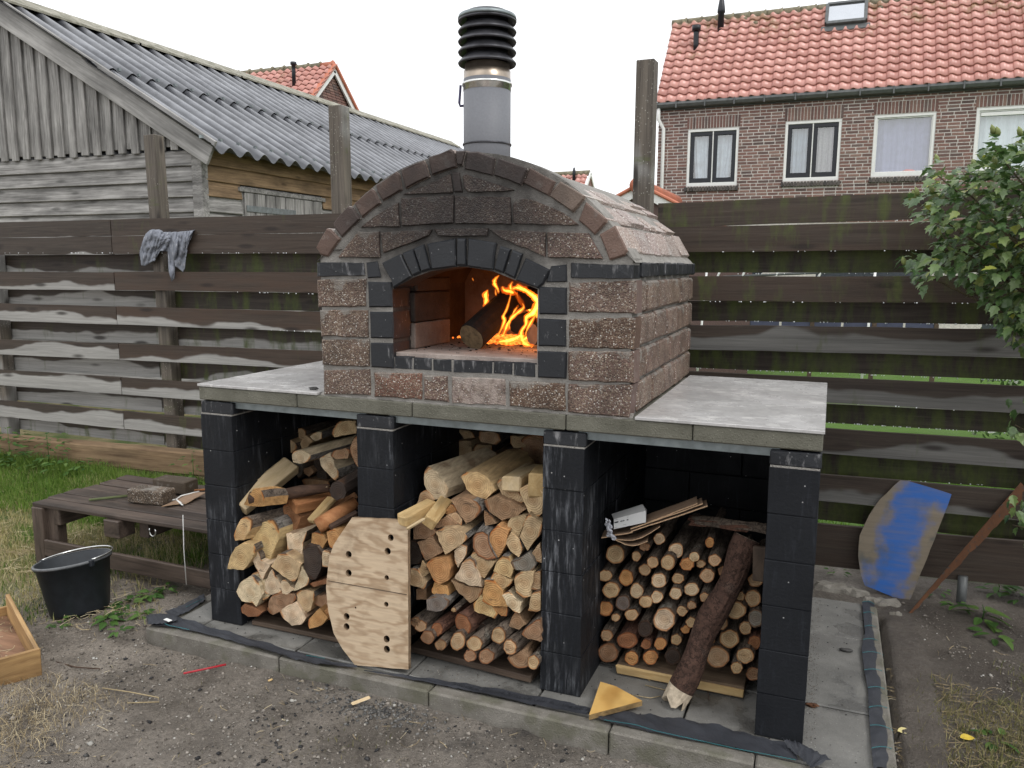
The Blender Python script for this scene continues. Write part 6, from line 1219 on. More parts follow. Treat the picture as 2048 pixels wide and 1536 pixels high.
# ------------------------------------------------------------------ rag on the fence
def rag():
    tp = [(0, 290, 470), (.10, 300, 461), (.22, 316, 461), (.30, 322, 466), (.55, 348, 466), (.80, 370, 464), (.92, 380, 463), (1, 386, 462)]
    bt = [(0, 279, 505), (.05, 283, 531), (.10, 290, 532), (.20, 303, 524), (.28, 309, 522), (.34, 312, 516), (.40, 321, 502), (.50, 336, 503), (.54, 338, 542), (.60, 343, 563), (.645, 349, 557), (.67, 346, 520), (.72, 351, 532), (.80, 366, 544), (.86, 370, 538), (.92, 373, 500), (1, 384, 470)]
    f = lambda T_, s, k: float(np.interp(s, [t[0] for t in T_], [t[k] for t in T_])); n, m_ = 90, 30; V = []; Fc = []
    for j in range(m_+1):
        t = j/m_
        for i in range(n+1):
            s = i/n; u = f(tp, s, 1)*(1-t)+f(bt, s, 1)*t; v = f(tp, s, 2)*(1-t)+f(bt, s, 2)*t
            fold = .012*math.sin(s*31+2.2*math.sin(t*3+s*6))*(0.3+.7*t)+.004*math.sin(s*83+t*7)+.016*mnoise.noise((s*9, t*5, 1))+.007*mnoise.noise((s*30, t*14, 4))
            y = YF-.014-.020*math.sin(math.pi*min(1, t*1.6+.08))-.010+fold; p = PY(u, v, min(y, YF-.013)); V.append(p)
    for j in range(m_):
        for i in range(n): a = j*(n+1)+i; Fc.append((a, a+1, a+n+2, a+n+1))
    b0 = len(V)
    for i in range(n+1): p = V[i]; V += [p+Vector((0, .02, .006)), p+Vector((0, .045, -.03))]
    for i in range(n): Fc += [(i, b0+2*i, b0+2*i+2, i+1), (b0+2*i, b0+2*i+1, b0+2*i+3, b0+2*i+2)]
    k = NT('grey_cloth'); v = k.coord(); c = k.mix(k.noise(v, 26, 5), (.13, .14, .165), (.27, .285, .325)); c = k.mix(k.step(k.noise(k.scale(v, (90, 90, 20)), 1, 4), .56, .72), c, (.42, .43, .45)); M_c = k.fin(c, .95, k.bump(k.noise(v, 300, 2), .3, .002), .1)
    me = mesh('grey_rag', V, Fc, M_c, None, True); o = link('grey_rag', me); so = o.modifiers.new('s', 'SOLIDIFY'); so.thickness = .003; tag(o, 'crumpled grey rag hung over the left fence boards at the post', 'rag')
rag()

# ------------------------------------------------------------------ things leaning on the right fence
k = NT('blue_sprayed_ply'); v = k.coord(); x, y, z = k.sep(v); sw = k.noise(k.scale(v, (3, 3, 60)), 1, 5); base = k.mix(sw, (.13, .105, .075), (.26, .215, .155)); base = k.mix(k.step(k.noise(v, 6, 5), .5, .65), base, (.10, .098, .085))
d = k.math('ADD', k.math('ABSOLUTE', k.math('ADD', x, k.math('MULTIPLY', z, -.25))), k.math('MULTIPLY', k.math('SUBTRACT', k.noise(v, 8, 5), .5), .26)); bl_ = k.math('SUBTRACT', 1.0, k.step(d, .035, .115))
b2_ = k.step(k.math('ADD', k.math('ADD', k.math('MULTIPLY', x, .9), z), k.math('MULTIPLY', k.noise(v, 8, 4), .12)), .33, .40); bl_ = k.math('MAXIMUM', bl_, b2_)
cm = k.mix(k.math('MULTIPLY', bl_, k.ramp(k.noise(k.scale(v, (5, 5, 40)), 1, 5), (.3, .55), (.6, .95))), base, (.018, .115, .42)); M_blue = k.fin(cm, .55, k.bump(sw, .3, .002), .4)
y0_, y1_ = 1.50, 1.585
def lean(u, v): 
    d_ = _ray(u, v); n_ = Vector((0, .60, -(y1_-y0_))); t = (Vector((0, y0_, -.06))-CC).dot(n_)/d_.dot(n_); return CC+d_*t
c_ = lean(1800, 1080); Lm = math.hypot(.60, y1_-y0_)
ol = [(p.x-c_.x, (p.z-c_.z)*Lm/.60) for p in (lean(*q) for q in ((1800, 960), (1815, 961), (1903, 988), (1868, 1080), (1822, 1194), (1812, 1208), (1800, 1200), (1776, 1189), (1730, 1171), (1722, 1150), (1716, 1112), (1719, 1070), (1738, 1030), (1760, 998)))]
bb = link('painted_board', cutout('painted_board', rough_poly(ol, .04, .001), [], .012, [M_blue, M_dunn]), None, Matrix.Translation(c_) @ Matrix.Rotation(-math.atan2(y1_-y0_, .60), 4, 'X')); tag(bb, 'curved plywood board with sprayed blue paint leaning on the right fence', 'board')
k = NT('rusted_steel'); v = k.coord(); c = k.mix(k.noise(v, 16, 6, .7), (.045, .022, .014), (.17, .075, .035)); M_rust = k.fin(k.mix(k.step(k.noise(v, 60, 3), .58, .7), c, (.06, .05, .045)), .85, k.bump(k.noise(v, 50, 4), .5, .004), .3)
A, B = PZ(1815, 1229, -.06), PY(2042, 965, 1.585); V = []; n = 26; Fc = []
for i in range(n+1):
    t = i/n; p = A+(B-A)*t; w_ = (.012+.055*t)*(1+.25*mnoise.noise((t*9, 0, 0))) if t < .9 else .06; q = Vector((.18, .10, -.20)).normalized()
    V += [p, p+q*w_+Vector((0, 0, random.uniform(-.006, .006))), p+Vector((0, .006, 0)), p+q*w_+Vector((0, .006, 0))]
for i in range(n): a = i*4; Fc += [(a, a+1, a+5, a+4), (a+2, a+6, a+7, a+3), (a, a+4, a+6, a+2), (a+1, a+3, a+7, a+5)]
Fc += [(0, 2, 3, 1), (n*4, n*4+1, n*4+3, n*4+2)]
o = link('rusty_plate', mesh('rusty_plate', V, Fc, M_rust)); tag(o, 'rusty thin steel plate edge-on leaning against the fence beside the blue board', 'metal plate')
p = PZ(1922, 1205, -.06); o = tube('steel_stake', [p-Vector((0, 0, .05)), p+Vector((0, .01, .125))], [.021, .021], M_zinc, None, 14); tag(o, 'short grey steel tube stake standing at the foot of the right fence', 'stake')
# crumbled mortar behind the plinth
M_rub = m_concrete('crumbled_mortar', (.16, .145, .12), (.30, .28, .245), .9, 16, .9)
for i, (u, v, r, lab) in enumerate(((1665, 1172, .10, 'cracked mortar crust behind the plinth under the right fence'), (1705, 1180, .09, 'second mortar crust between the plinth and the blue board'), (1765, 1203, .085, 'lumpy pale mortar blob beside the foot of the blue board'), (1790, 1228, .03, 'small grey mortar lump in front of the rusty plate'))):
    p = PZ(u, v, -.045); V = []; Fc = []; n = 18
    for a in range(n): rr_ = r*random.uniform(.75, 1.15); t = 2*math.pi*a/n; V += [(p.x+rr_*math.cos(t), p.y+rr_*.6*math.sin(t), -.07), (p.x+rr_*.8*math.cos(t), p.y+rr_*.5*math.sin(t), -.05+random.uniform(0, .02))]
    V.append((p.x, p.y, -.036))
    for a in range(n): b = (a+1) % n; Fc += [(2*a, 2*b, 2*b+1, 2*a+1), (2*a+1, 2*b+1, 2*n)]
    o = link('mortar_lump', mesh('mortar_lump', V, Fc, M_rub)); tag(o, lab, 'mortar lump', 'mortar spilt behind the plinth')

# ------------------------------------------------------------------ ground cover fabric peeping out round the plinth
k = NT('woven_black_fabric'); p_ = k.pos(); wv = k.math('MULTIPLY', k.math('SINE', k.math('MULTIPLY', k.sep(p_)[0], 1500)), k.math('SINE', k.math('MULTIPLY', k.sep(p_)[1], 1500)))
M_fab = k.fin(k.mix(k.noise(p_, 9, 5), (.014, .016, .021), (.045, .048, .058)), .55, k.bump(k.math('ADD', wv, k.math('MULTIPLY', k.noise(p_, 30, 3), 2)), .4, .003), .4); M_teal = m_simple('teal_stitching', (.03, .17, .19), .7)
def ribbon(par, A, B, O_, S_, zA, zB, wr=.004, bulge=0, n=60, name='fabric_strip'):
    ta, tb = np.linspace(0, 1, len(A)), np.linspace(0, 1, len(B)); V = []; Fc = []; m_ = 6
    for i in range(n+1):
        t = i/n; a = (np.interp(t, ta, [q[0] for q in A]), np.interp(t, ta, [q[1] for q in A])); b = (np.interp(t, tb, [q[0] for q in B]), np.interp(t, tb, [q[1] for q in B]))
        p, q = PZ(O_[0]+a[0]/S_, O_[1]+a[1]/S_, zA), PZ(O_[0]+b[0]/S_, O_[1]+b[1]/S_, zB)
        for j in range(m_+1): s = j/m_; V.append(p+(q-p)*s+Vector((0, 0, wr*(1+mnoise.noise((t*14, s*2.5, len(A)))*1.2+.6*mnoise.noise((t*40, s*5, 3)))+bulge*math.sin(math.pi*s))))
    for i in range(n):
        for j in range(m_): a = i*(m_+1)+j; Fc.append((a, a+1, a+m_+2, a+m_+1))
    return link(name, mesh(name, V, Fc, M_fab, None, True), par)
def stitch(par, pts, amp=.0015, n=50):
    P3 = []; 
    for i in range(n+1):
        t = i/n*(len(pts)-1); a = min(int(t), len(pts)-2); p = pts[a]+(pts[a+1]-pts[a])*(t-a); P3.append(p+Vector((random.uniform(-amp, amp), amp*2*((i % 2)*2-1)*.6, .002)))
    tube('stitching', P3, .0010, M_teal, par, 4)
F1 = thing('ground_fabric', (.4, -.12, .004), 'black woven ground fabric strip along the front left kerb with teal stitching', 'ground fabric', 'black ground fabric around the plinth'); O3, S3 = (260, 1150), 2.179
ribbon(F1, [(70, 185), (190, 178), (350, 232), (600, 303), (800, 365), (990, 402)], [(78, 224), (200, 232), (400, 278), (620, 345), (800, 395), (990, 410)], O3, S3, .004, .003, .006)
ribbon(F1, [(75, 180), (130, 172), (200, 180)], [(80, 222), (140, 218), (205, 205)], O3, S3, .015, .012, .006, .008, 14); ribbon(F1, [(150, 165), (230, 135), (322, 85)], [(190, 190), (260, 160), (330, 112)], O3, S3, .004, .004, .005, 0, 24)
stitch(F1, [PZ(O3[0]+a/S3, O3[1]+b/S3, .014) for a, b in ((115, 175), (125, 200), (170, 222), (260, 240))]); stitch(F1, [PZ(O3[0]+a/S3, O3[1]+b/S3, .012) for a, b in ((770, 352), (850, 365))]); stitch(F1, [PZ(O3[0]+a/S3, O3[1]+b/S3, .010) for a, b in ((245, 140), (318, 105))])
a = PZ(O3[0]+165/S3, O3[1]+196/S3, .026); box('white_label', a-Vector((.018, .008, .001)), a+Vector((.018, .008, .001)), M_white, F1, 0, rot=(0, 0, -.2))
F2 = thing('ground_fabric', (1.7, -.1, .004), 'frayed black ground fabric along the front right kerb under the pillars', 'ground fabric', 'black ground fabric around the plinth')
ribbon(F2, [(1020, 418), (1200, 440), (1400, 468), (1600, 500), (1900, 556), (2010, 585)], [(1020, 424), (1200, 452), (1400, 492), (1600, 535), (1850, 590), (1990, 612)], O3, S3, .004, .003, .004)
O4, S4 = (1060, 800), 2.0875
ribbon(F2, [(245, 1305), (420, 1310), (560, 1328), (780, 1362), (945, 1412), (1090, 1440)], [(312, 1350), (470, 1382), (620, 1415), (800, 1450), (1000, 1490), (1120, 1512)], O4, S4, .004, .002, .006); ribbon(F2, [(1045, 1430), (1120, 1445), (1260, 1515)], [(1075, 1470), (1130, 1510), (1180, 1560)], O4, S4, .02, .004, .012, .01, 20)
stitch(F2, [PZ(O4[0]+a/S4, O4[1]+b/S4, .013) for a, b in ((312, 1338), (440, 1358), (530, 1385), (680, 1418), (860, 1458), (1110, 1505))], .0015, 150)
bm = bmesh.new()
for i in range(260):
    t = random.random(); u = 1400+600*t; v = 480+115*t; p = PZ(O3[0]+u/S3, O3[1]+v/S3, .008); d_ = Vector((random.uniform(-.01, .012), random.uniform(.004, .022), random.uniform(0, .008))); V, Fq = tube_vf([p, p+d_], [.0006, .0004], 3, False)
    vs_ = [bm.verts.new(q) for q in V]; [bm.faces.new([vs_[q] for q in f]) for f in Fq]
tag(link('frayed_threads', bm_mesh('frayed_threads', bm, M_fab), F2), kind='stuff')
F3 = thing('ground_fabric', (2.6, .5, .004), 'black ground fabric with teal cross stitching along the right side of the plinth', 'ground fabric', 'black ground fabric around the plinth'); O5, S5_ = (1560, 1130), 3.783
le = [(620, 288), (630, 400), (642, 520), (615, 640), (640, 830), (665, 960), (672, 1150), (690, 1400), (708, 1560)]; re_ = [(712, 300), (722, 430), (748, 590), (778, 700), (805, 950), (832, 1150), (862, 1330), (872, 1560)]
ribbon(F3, le, re_, O5, S5_, .006, -.034, .006, .008, 110)
for vL, vR in ((302, 318), (386, 396), (488, 500), (588, 602), (688, 704), (820, 838), (955, 975), (1104, 1118), (1242, 1282), (1416, 1430)):
    ul = np.interp(vL, [q[1] for q in le], [q[0] for q in le]); ur = np.interp(vR, [q[1] for q in re_], [q[0] for q in re_]); p, q = PZ(O5[0]+ul/S5_, O5[1]+vL/S5_, .006), PZ(O5[0]+ur/S5_, O5[1]+vR/S5_, -.03)
    stitch(F3, [p+(q-p)*s+Vector((0, 0, .012+.008*math.sin(math.pi*s))) for s in (0, .2, .4, .6, .8, 1)], .0012, 26)

# ------------------------------------------------------------------ shrub at the right
M_leaf = m_rand('shrub_leaf', (0, (.034, .078, .02)), (.35, (.075, .14, .04)), (.7, (.13, .205, .07)), (.95, (.20, .27, .09)), (1, (.42, .42, .05)), rough=.30, trans=.3, src='both', spec=.7)
M_stem = m_bark('twig_bark', (.05, .04, .022), (.11, .09, .05))
def leaf_vf(s=1.0, fold=.25, lob=True):
    o = [(.0, .0), (.20, .12), (.34, .34), (.24, .42), (.33, .64), (.17, .66), (.0, 1.0)] if lob else [(.0, .0), (.16, .15), (.24, .38), (.2, .62), (.10, .84), (.0, 1.0)]
    mid = [(0, .12), (0, .38), (0, .66)]; V = [(x*s, y*s, abs(x)*fold*s-.25*s*y*y) for x, y in o]+[(-x*s, y*s, abs(x)*fold*s-.25*s*y*y) for x, y in o[1:-1]]; n = len(o)
    m0 = len(V); V += [(0, y*s, -.25*s*y*y) for _, y in mid]; R_ = list(range(1, n-1)); L_ = list(range(n, n+len(o)-2)); Fc = []
    def side(S_, flip):
        ch = [0]+S_+[n-1]; ms = [0, m0, m0+1, m0+2, n-1]; 
        fs = [(0, S_[0], m0), (m0, S_[0], S_[1]), (m0, S_[1], m0+1)]+[(m0+1, S_[i], S_[i+1]) for i in range(1, len(S_)-2)]+[(m0+1, S_[-2], m0+2), (m0+2, S_[-2], S_[-1]), (m0+2, S_[-1], n-1)]
        return [f[::-1] if flip else f for f in fs]
    return V, side(R_, False)+side(L_, True)
def inpoly(x, y, P):
    c = False; j = len(P)-1
    for i in range(len(P)):
        if (P[i][1] > y) != (P[j][1] > y) and x < (P[j][0]-P[i][0])*(y-P[i][1])/(P[j][1]-P[i][1])+P[i][0]: c = not c
        j = i
    return c
def rotm(p, dirv, roll, s):
    y = Vector(dirv).normalized(); x = y.cross(Vector((0, 0, 1))); x = x.normalized() if x.length > .05 else Vector((1, 0, 0)); z = x.cross(y); M = Matrix(((x.x, y.x, z.x, p[0]), (x.y, y.y, z.y, p[1]), (x.z, y.z, z.z, p[2]), (0, 0, 0, 1))); return M @ Matrix.Rotation(roll, 4, 'Y') @ Matrix.Scale(s, 4)
def shrub():
    root = Vector((3.45, 1.15, -.07)); sh = thing('flowering_shrub', root, 'leafy green hibiscus-like shrub with buds overhanging the right fence', 'shrub')
    Z = [([(1815, 545), (1800, 520), (1835, 500), (1880, 505), (1880, 470), (1830, 420), (1820, 395), (1850, 385), (1862, 330), (1890, 318), (1900, 355), (1950, 330), (1985, 265), (2000, 268), (2015, 310), (2048, 268), (2160, 240), (2240, 400), (2200, 640), (2060, 665), (2005, 655), (1985, 610), (1930, 570), (1905, 545), (1870, 555), (1850, 575)], 2300, .85, 1.4),
         ([(1990, 560), (2048, 540), (2200, 560), (2200, 760), (2040, 700), (2010, 660)], 260, .95, 1.45), ([(2012, 800), (2048, 775), (2140, 760), (2140, 905), (2048, 895), (2020, 870)], 40, 1.0, 1.4), ([(2008, 1030), (2030, 960), (2120, 930), (2120, 1100), (2040, 1090)], 40, 1.0, 1.4)]
    lv, lf = leaf_vf(1.0, .25); me = mesh('leaf', lv, lf, M_leaf); pts = []
    for P, n, ya, yb in Z:
        bx = [min(q[0] for q in P), max(q[0] for q in P), min(q[1] for q in P), max(q[1] for q in P)]; k = 0
        while k < n:
            u, v = random.uniform(bx[0], bx[1]), random.uniform(bx[2], bx[3])
            if not inpoly(u, v, P): continue
            k += 1; pts.append((PY(u, v, random.uniform(ya, yb)), u, v))
    pts.sort(key=lambda q: (q[1] > 2050, q[0].y)); SV = []; SF = []
    cen = Vector((3.15, 1.2, 1.5))
    for k, (p, u, v) in enumerate(pts):
        out_ = (p-cen); out_.z *= .4; d_ = out_.normalized()*.7+Vector((random.uniform(-.7, .7), random.uniform(-.9, .3), random.uniform(-.9, .35))); s = random.uniform(.032, .062)*(1 if v < 700 else .9)
        M = rotm(p, d_, random.uniform(-.6, .6), s)
        if k < 285: link('leaf', me, sh, M)
        else: b = len(SV); SV += [M @ Vector(q) for q in lv]; SF += [tuple(b+i for i in f) for f in lf]
    tag(link('leaves', mesh('leaves', SV, SF, M_leaf), sh), kind='stuff')
    base = root; tips = [(1990, 300, 1.0), (1862, 340, 1.05), (1835, 405, 1.0), (1812, 530, 1.1), (1900, 560, 1.2), (1960, 420, .95), (1930, 380, 1.1), (2040, 290, 1.0), (2040, 480, 1.0), (2000, 620, 1.1), (1985, 520, 1.2), (2090, 330, 1.1), (2030, 850, 1.15), (2025, 1050, 1.2), (1880, 470, 1.1)]
    for (u, v, y) in tips:
        t = PY(u, v, y); m1 = base+Vector((random.uniform(-.1, .1), random.uniform(-.1, .1), min(.9, max(.1, (t.z+.07)*.55)))); m2 = m1+(t-m1)*.55+Vector((.05, 0, .07)); tube('branch', [base, m1, m2, t], [.014, .010, .006, .0025], M_stem, sh, 6)
    M_bud = m_simple('green_bud', (.16, .19, .06), .6, 0, 40, .3, .1)
    for (u, v, y) in ((1988, 268, 1.0), (1998, 272, 1.0), (1876, 326, 1.05), (1836, 392, 1.0), (1830, 398, 1.0), (1824, 402, 1.0), (1950, 336, 1.1), (1992, 330, .95), (1985, 470, .9), (1880, 473, .95), (1810, 530, 1.1), (1960, 460, .95), (2042, 272, 1.0), (1866, 386, 1.0)):
        p = PY(u, v, y); V, Fc = tube_vf([p, p+Vector((-.004, -.002, .008)), p+Vector((-.008, -.004, .022)), p+Vector((-.012, -.006, .034))], [.004, .010, .009, .001], 7); link('bud', mesh('bud', V, Fc, M_bud, None, True), sh)
shrub()

# ------------------------------------------------------------------ weeds
M_weed = m_rand('weed_leaf', (0, (.035, .085, .018)), (.5, (.06, .13, .025)), (1, (.11, .18, .045)), rough=.6, trans=.25, src='both', spec=.25)
wv_, wf_ = leaf_vf(1.0, .2, False); WL = mesh('leaf', wv_, wf_, M_weed)
def weed(name, u, v, label, group, n=10, s=.05, h=.05, up=.4, cat='weed', spread=.03):
    p = PZ(u, v, -.055)
    if p.y > 1.0 and p.x < 0: q_ = PY(u, v, 1.38); p = Vector((q_.x, 1.38+random.uniform(-.06, .04), -.06))
    p.z = GZ(p.x, p.y); t = thing(name, p, label, cat, group)
    for i in range(n):
        a = 2*math.pi*i/n+random.uniform(-.3, .3); r = random.uniform(.2, 1)*spread; z = h*random.uniform(.15, 1); q = p+Vector((r*math.cos(a), r*math.sin(a), z))
        link('leaf', WL, t, rotm(q, (math.cos(a), math.sin(a), up*random.uniform(-.2, 1)), random.uniform(-.4, .4), s*random.uniform(.7, 1.25)))
    if h > .06: tube('stem', [p, p+Vector((.004, 0, h*.6)), p+Vector((-.004, .004, h))], [.003, .0025, .0015], M_weed, t, 5)
    return t
for i, (u, v, n, s, h, lab) in enumerate(((30, 905, 95, .055, .30, 'bushy nettle-like weed at the far left by the sleeper'), (95, 895, 75, .05, .26, 'leafy weed in front of the sleeper, second from the left'), (150, 935, 30, .05, .14, 'low weed before the sleeper, third from the left'), (175, 905, 26, .045, .12, 'small weed against the sleeper, fourth from the left'), (378, 915, 40, .04, .24, 'weed climbing the sleeper beside the left pillar'), (385, 950, 14, .04, .08, 'small weed under the sleeper end near the left pillar'), (60, 950, 20, .045, .08, 'weed patch in the grass below the far left weed'))):
    weed('green_weed', u, v, lab, 'weeds along the left fence', n, s, h, .3, spread=.13)
for i, (u, v, n, s, lab) in enumerate(((215, 1245, 14, .055, 'rosette weed on bare earth just right of the bucket'), (255, 1210, 14, .05, 'rosette weed between the bucket and the plinth corner'), (300, 1195, 16, .05, 'spreading weed next to the plinth left edge'), (330, 1180, 12, .045, 'low weed near the left pillar at the plinth edge'), (120, 1250, 9, .045, 'weed at the left foot of the bucket'), (235, 1270, 9, .04, 'small weed in front of the rosettes by the bucket'), (285, 1235, 10, .045, 'weed at the left plinth corner'))):
    weed('rosette_weed', u, v, lab, 'weeds between bucket and plinth', n, s, .03, .25, spread=.035)
for i, (u, v, n, s, h, lab) in enumerate(((1965, 1235, 9, .085, .07, 'broad leaved nettle on bare earth at the right'), (1990, 1270, 7, .08, .05, 'smaller nettle just in front of the broad one'), (1995, 1190, 16, .06, .07, 'weed at the right fence foot near the steel stake'), (2040, 1200, 14, .06, .06, 'weed by the right edge below the fence'), (1915, 1215, 10, .045, .04, 'small weed left of the nettles beside the stake'), (1880, 1190, 8, .04, .03, 'tiny weed under the rusty plate'), (1990, 1480, 8, .05, .03, 'weed in the rough grass at the lower right'), (1672, 1145, 7, .03, .02, 'tiny green sprout by the mortar crust'))):
    weed('green_weed', u, v, lab, 'weeds at the right of the plinth', n, s, h, .1, spread=.05)

# ------------------------------------------------------------------ grass, straw, pebbles and crumbs
def gz_np(x, y): return rise(x, y)-.068+(vnoise(x, y, 2.2, 1)-.5)*.035+(vnoise(x, y, 9, 2)-.5)*.018+(vnoise(x, y, 30, 3)-.5)*.012
def blades(name, x, y, h, w_, lean_, mat, label, cat, z=None):
    n = len(x); a = rng.uniform(0, 6.283, n); la = rng.uniform(0, 6.283, n); ll = np.abs(rng.normal(0, lean_, n)); z0 = gz_np(x, y)-.004 if z is None else z; wx, wy = np.cos(a)*w_/2, np.sin(a)*w_/2; V = np.zeros((n, 6, 3))
    for i, (t, ws) in enumerate(((0, 1), (.55, .8), (1, .12))):
        cx_ = x+np.cos(la)*ll*h*t*t; cy2 = y+np.sin(la)*ll*h*t*t; cz_ = z0+h*t*np.clip(1-.35*ll*t, .15, 1)
        V[:, 2*i] = np.stack([cx_-wx*ws, cy2-wy*ws, cz_], -1); V[:, 2*i+1] = np.stack([cx_+wx*ws, cy2+wy*ws, cz_], -1)
    b = np.arange(n)[:, None]*6; Fq = np.concatenate([b+np.array([0, 1, 3, 2]), b+np.array([2, 3, 5, 4])]); o = link(name, npmesh(name, V, Fq, mat)); return tag(o, label, cat, kind='stuff')
def m_grass(name, cols, dry, sc=2.2, lo=.40, hi=.58, rough=.6):
    k = NT(name); r = k.island(); p = k.pos(); c = k.ramp(r, *cols); c2 = k.ramp(r, *dry); c = k.mix(k.step(k.math('ADD', k.noise(p, sc, 5, .6), k.math('MULTIPLY', k.math('SUBTRACT', r, .5), .25)), lo, hi), c, c2)
    k.b.inputs['Roughness'].default_value = rough; tr = k.n('BsdfTranslucent', c); ms = k.n('MixShader', .3); k.t.links.new(k.b.outputs[0], ms.inputs[1]); k.t.links.new(tr.outputs[0], ms.inputs[2]); k.t.links.new(ms.outputs[0], k.out.inputs[0]); return k.fin(c, rough, None, .3)
G = ((0, (.06, .13, .016)), (.5, (.11, .20, .028)), (1, (.18, .27, .05))); D = ((0, (.26, .23, .09)), (.6, (.42, .36, .17)), (1, (.52, .46, .27)))
M_grass = m_grass('lawn_grass', G, D); M_dryg = m_grass('dry_grass', ((0, (.09, .10, .03)), (1, (.17, .17, .055))), ((0, (.15, .14, .05)), (1, (.30, .26, .13))), 3, .40, .62); M_straw = m_rand('straw', (0, (.20, .15, .085)), (.6, (.33, .26, .15)), (1, (.50, .43, .29)), rough=.8)
def scat(n, x0, x1, y0, y1, dens=None):
    x = rng.uniform(x0, x1, n); y = rng.uniform(y0, y1, n); k = np.ones(n, bool) if dens is None else rng.random(n) < dens(x, y)
    k &= ~((x > -.215) & (x < 2.61) & (y > -.165) & (y < 1.25)); return x[k], y[k]
lawn = lambda x, y: np.clip((-.45-x+(vnoise(x, y, 2.5, 9)-.5)*.9)*3, 0, 1)*np.clip((y+.34-.35*(x+1.0)*0+(vnoise(x, y, 3, 5)-.5)*.3)*4, 0, 1)*(.35+.65*vnoise(x, y, 4, 11))
x, y = scat(85000, -3.9, -.25, -.6, 1.56, lawn); hh_ = rng.uniform(.018, .05, len(x))*(1+.9*(vnoise(x, y, 1.6, 4) > .55))*np.where((x > -1.5) & (y > .25), 1.35, 1); blades('grass', x, y, hh_, rng.uniform(.0022, .0045, len(x)), .55, M_grass, 'green and straw coloured grass around the pallet table and bucket', 'grass')
M_lush = m_grass('lush_grass', G, ((0, (.10, .18, .025)), (1, (.2, .29, .06))))
x, y = scat(30000, -3.9, -.30, .82, 1.50, lambda x, y: np.clip(vnoise(x, y, 2.2, 2)*1.5-.35+(y-.82)*1.2, 0, 1)); blades('tall_grass', x, y, rng.uniform(.04, .09, len(x))*(1+.5*(y > 1.3)), rng.uniform(.0025, .005, len(x)), .45, M_lush, 'taller green grass along the foot of the left fence', 'grass')
x, y = scat(42000, 2.66, 4.2, -.6, 1.0, lambda x, y: np.clip((x-2.72)*2+.15-(y-.35)*1.3+(vnoise(x, y, 4, 6)-.5), 0, 1)*.9); blades('rough_grass', x, y, rng.uniform(.02, .055, len(x)), rng.uniform(.002, .004, len(x)), .9, M_dryg, 'rough brownish grass at the lower right', 'grass')
x, y = scat(30000, -.5, 2.7, -1.6, -.16, lambda x, y: .30*np.clip((vnoise(x, y, 2.4, 21)-.58)*5, 0, 1)*np.clip((vnoise(x, y, 14, 22)-.4)*4, 0, 1)+.004); blades('sparse_grass', x, y, rng.uniform(.008, .030, len(x)), rng.uniform(.0012, .0026, len(x)), .7, M_dryg, 'sparse grass tufts on the bare earth in front of the plinth', 'grass')
x, y = scat(30000, -1.3, .15, -1.35, -.5, lambda x, y: np.clip((vnoise(x, y, 3, 31)-.30)*2.2, 0, 1)*np.clip(1.1-(x+.35)*2.2, 0, 1)); blades('dead_grass', x, y, rng.uniform(.02, .05, len(x)), rng.uniform(.0012, .0025, len(x)), 1.6, M_straw, 'dead yellow grass lying on the ground at the lower left', 'grass')
x, y = scat(26000, .3, 6, 1.85, 5.5); blades('garden_lawn', x, y, rng.uniform(.03, .07, len(x)), rng.uniform(.004, .008, len(x)), .5, m_grass('far_lawn_grass', ((0, (.07, .18, .012)), (1, (.15, .30, .03))), ((0, (.10, .21, .015)), (1, (.17, .30, .04)))), 'bright green lawn beyond the right fence', 'lawn')
# straw laid flat
def flat_straw(name, x, y, L_, w_, mat, label, cat, zoff=.003):
    n = len(x); a = rng.uniform(0, 6.283, n); bnd = rng.normal(0, .35, n); z0 = gz_np(x, y)+zoff; V = np.zeros((n, 6, 3))
    for i, t in enumerate((-.5, 0, .5)):
        aa = a+bnd*t; cx_ = x+np.cos(aa)*L_*t; cy2 = y+np.sin(aa)*L_*t; zz = z0+rng.uniform(0, .006, n)
        V[:, 2*i] = np.stack([cx_-np.sin(aa)*w_/2, cy2+np.cos(aa)*w_/2, zz], -1); V[:, 2*i+1] = np.stack([cx_+np.sin(aa)*w_/2, cy2-np.cos(aa)*w_/2, zz+.0008], -1)
    b = np.arange(n)[:, None]*6; Fq = np.concatenate([b+np.array([0, 1, 3, 2]), b+np.array([2, 3, 5, 4])]); return tag(link(name, npmesh(name, V, Fq, mat)), label, cat, kind='stuff')
x, y = scat(2600, -1.2, 3.4, -1.6, 1.2, lambda x, y: .25+.7*vnoise(x, y, 3, 14)); flat_straw('straw_bits', x, y, rng.uniform(.01, .06, len(x)), rng.uniform(.0008, .002, len(x)), M_straw, 'dry straw stems littering the bare earth', 'straw')
x, y = scat(5200, 2.62, 3.9, -.5, .75, lambda x, y: np.clip(.9-(y-.2)*.9, 0, 1)); flat_straw('straw_litter', x, y, rng.uniform(.02, .08, len(x)), rng.uniform(.001, .0022, len(x)), m_rand('brown_straw', (0, (.10, .075, .04)), (1, (.30, .23, .12))), 'brown straw litter along the right side of the plinth', 'straw')
x, y = scat(9000, -3.9, -.5, -.5, 1.5, lambda x, y: .2+.8*(vnoise(x, y, 2.2, 9) > .5)); flat_straw('mown_straw', x, y, rng.uniform(.03, .09, len(x)), rng.uniform(.001, .0024, len(x)), M_straw, 'pale mown straw lying in the left grass', 'straw', .018)
OV = np.array([(1, 0, 0), (-1, 0, 0), (0, 1, 0), (0, -1, 0), (0, 0, 1), (0, 0, -1)], float); OF = np.array([(0, 2, 4), (2, 1, 4), (1, 3, 4), (3, 0, 4), (2, 0, 5), (1, 2, 5), (3, 1, 5), (0, 3, 5)])
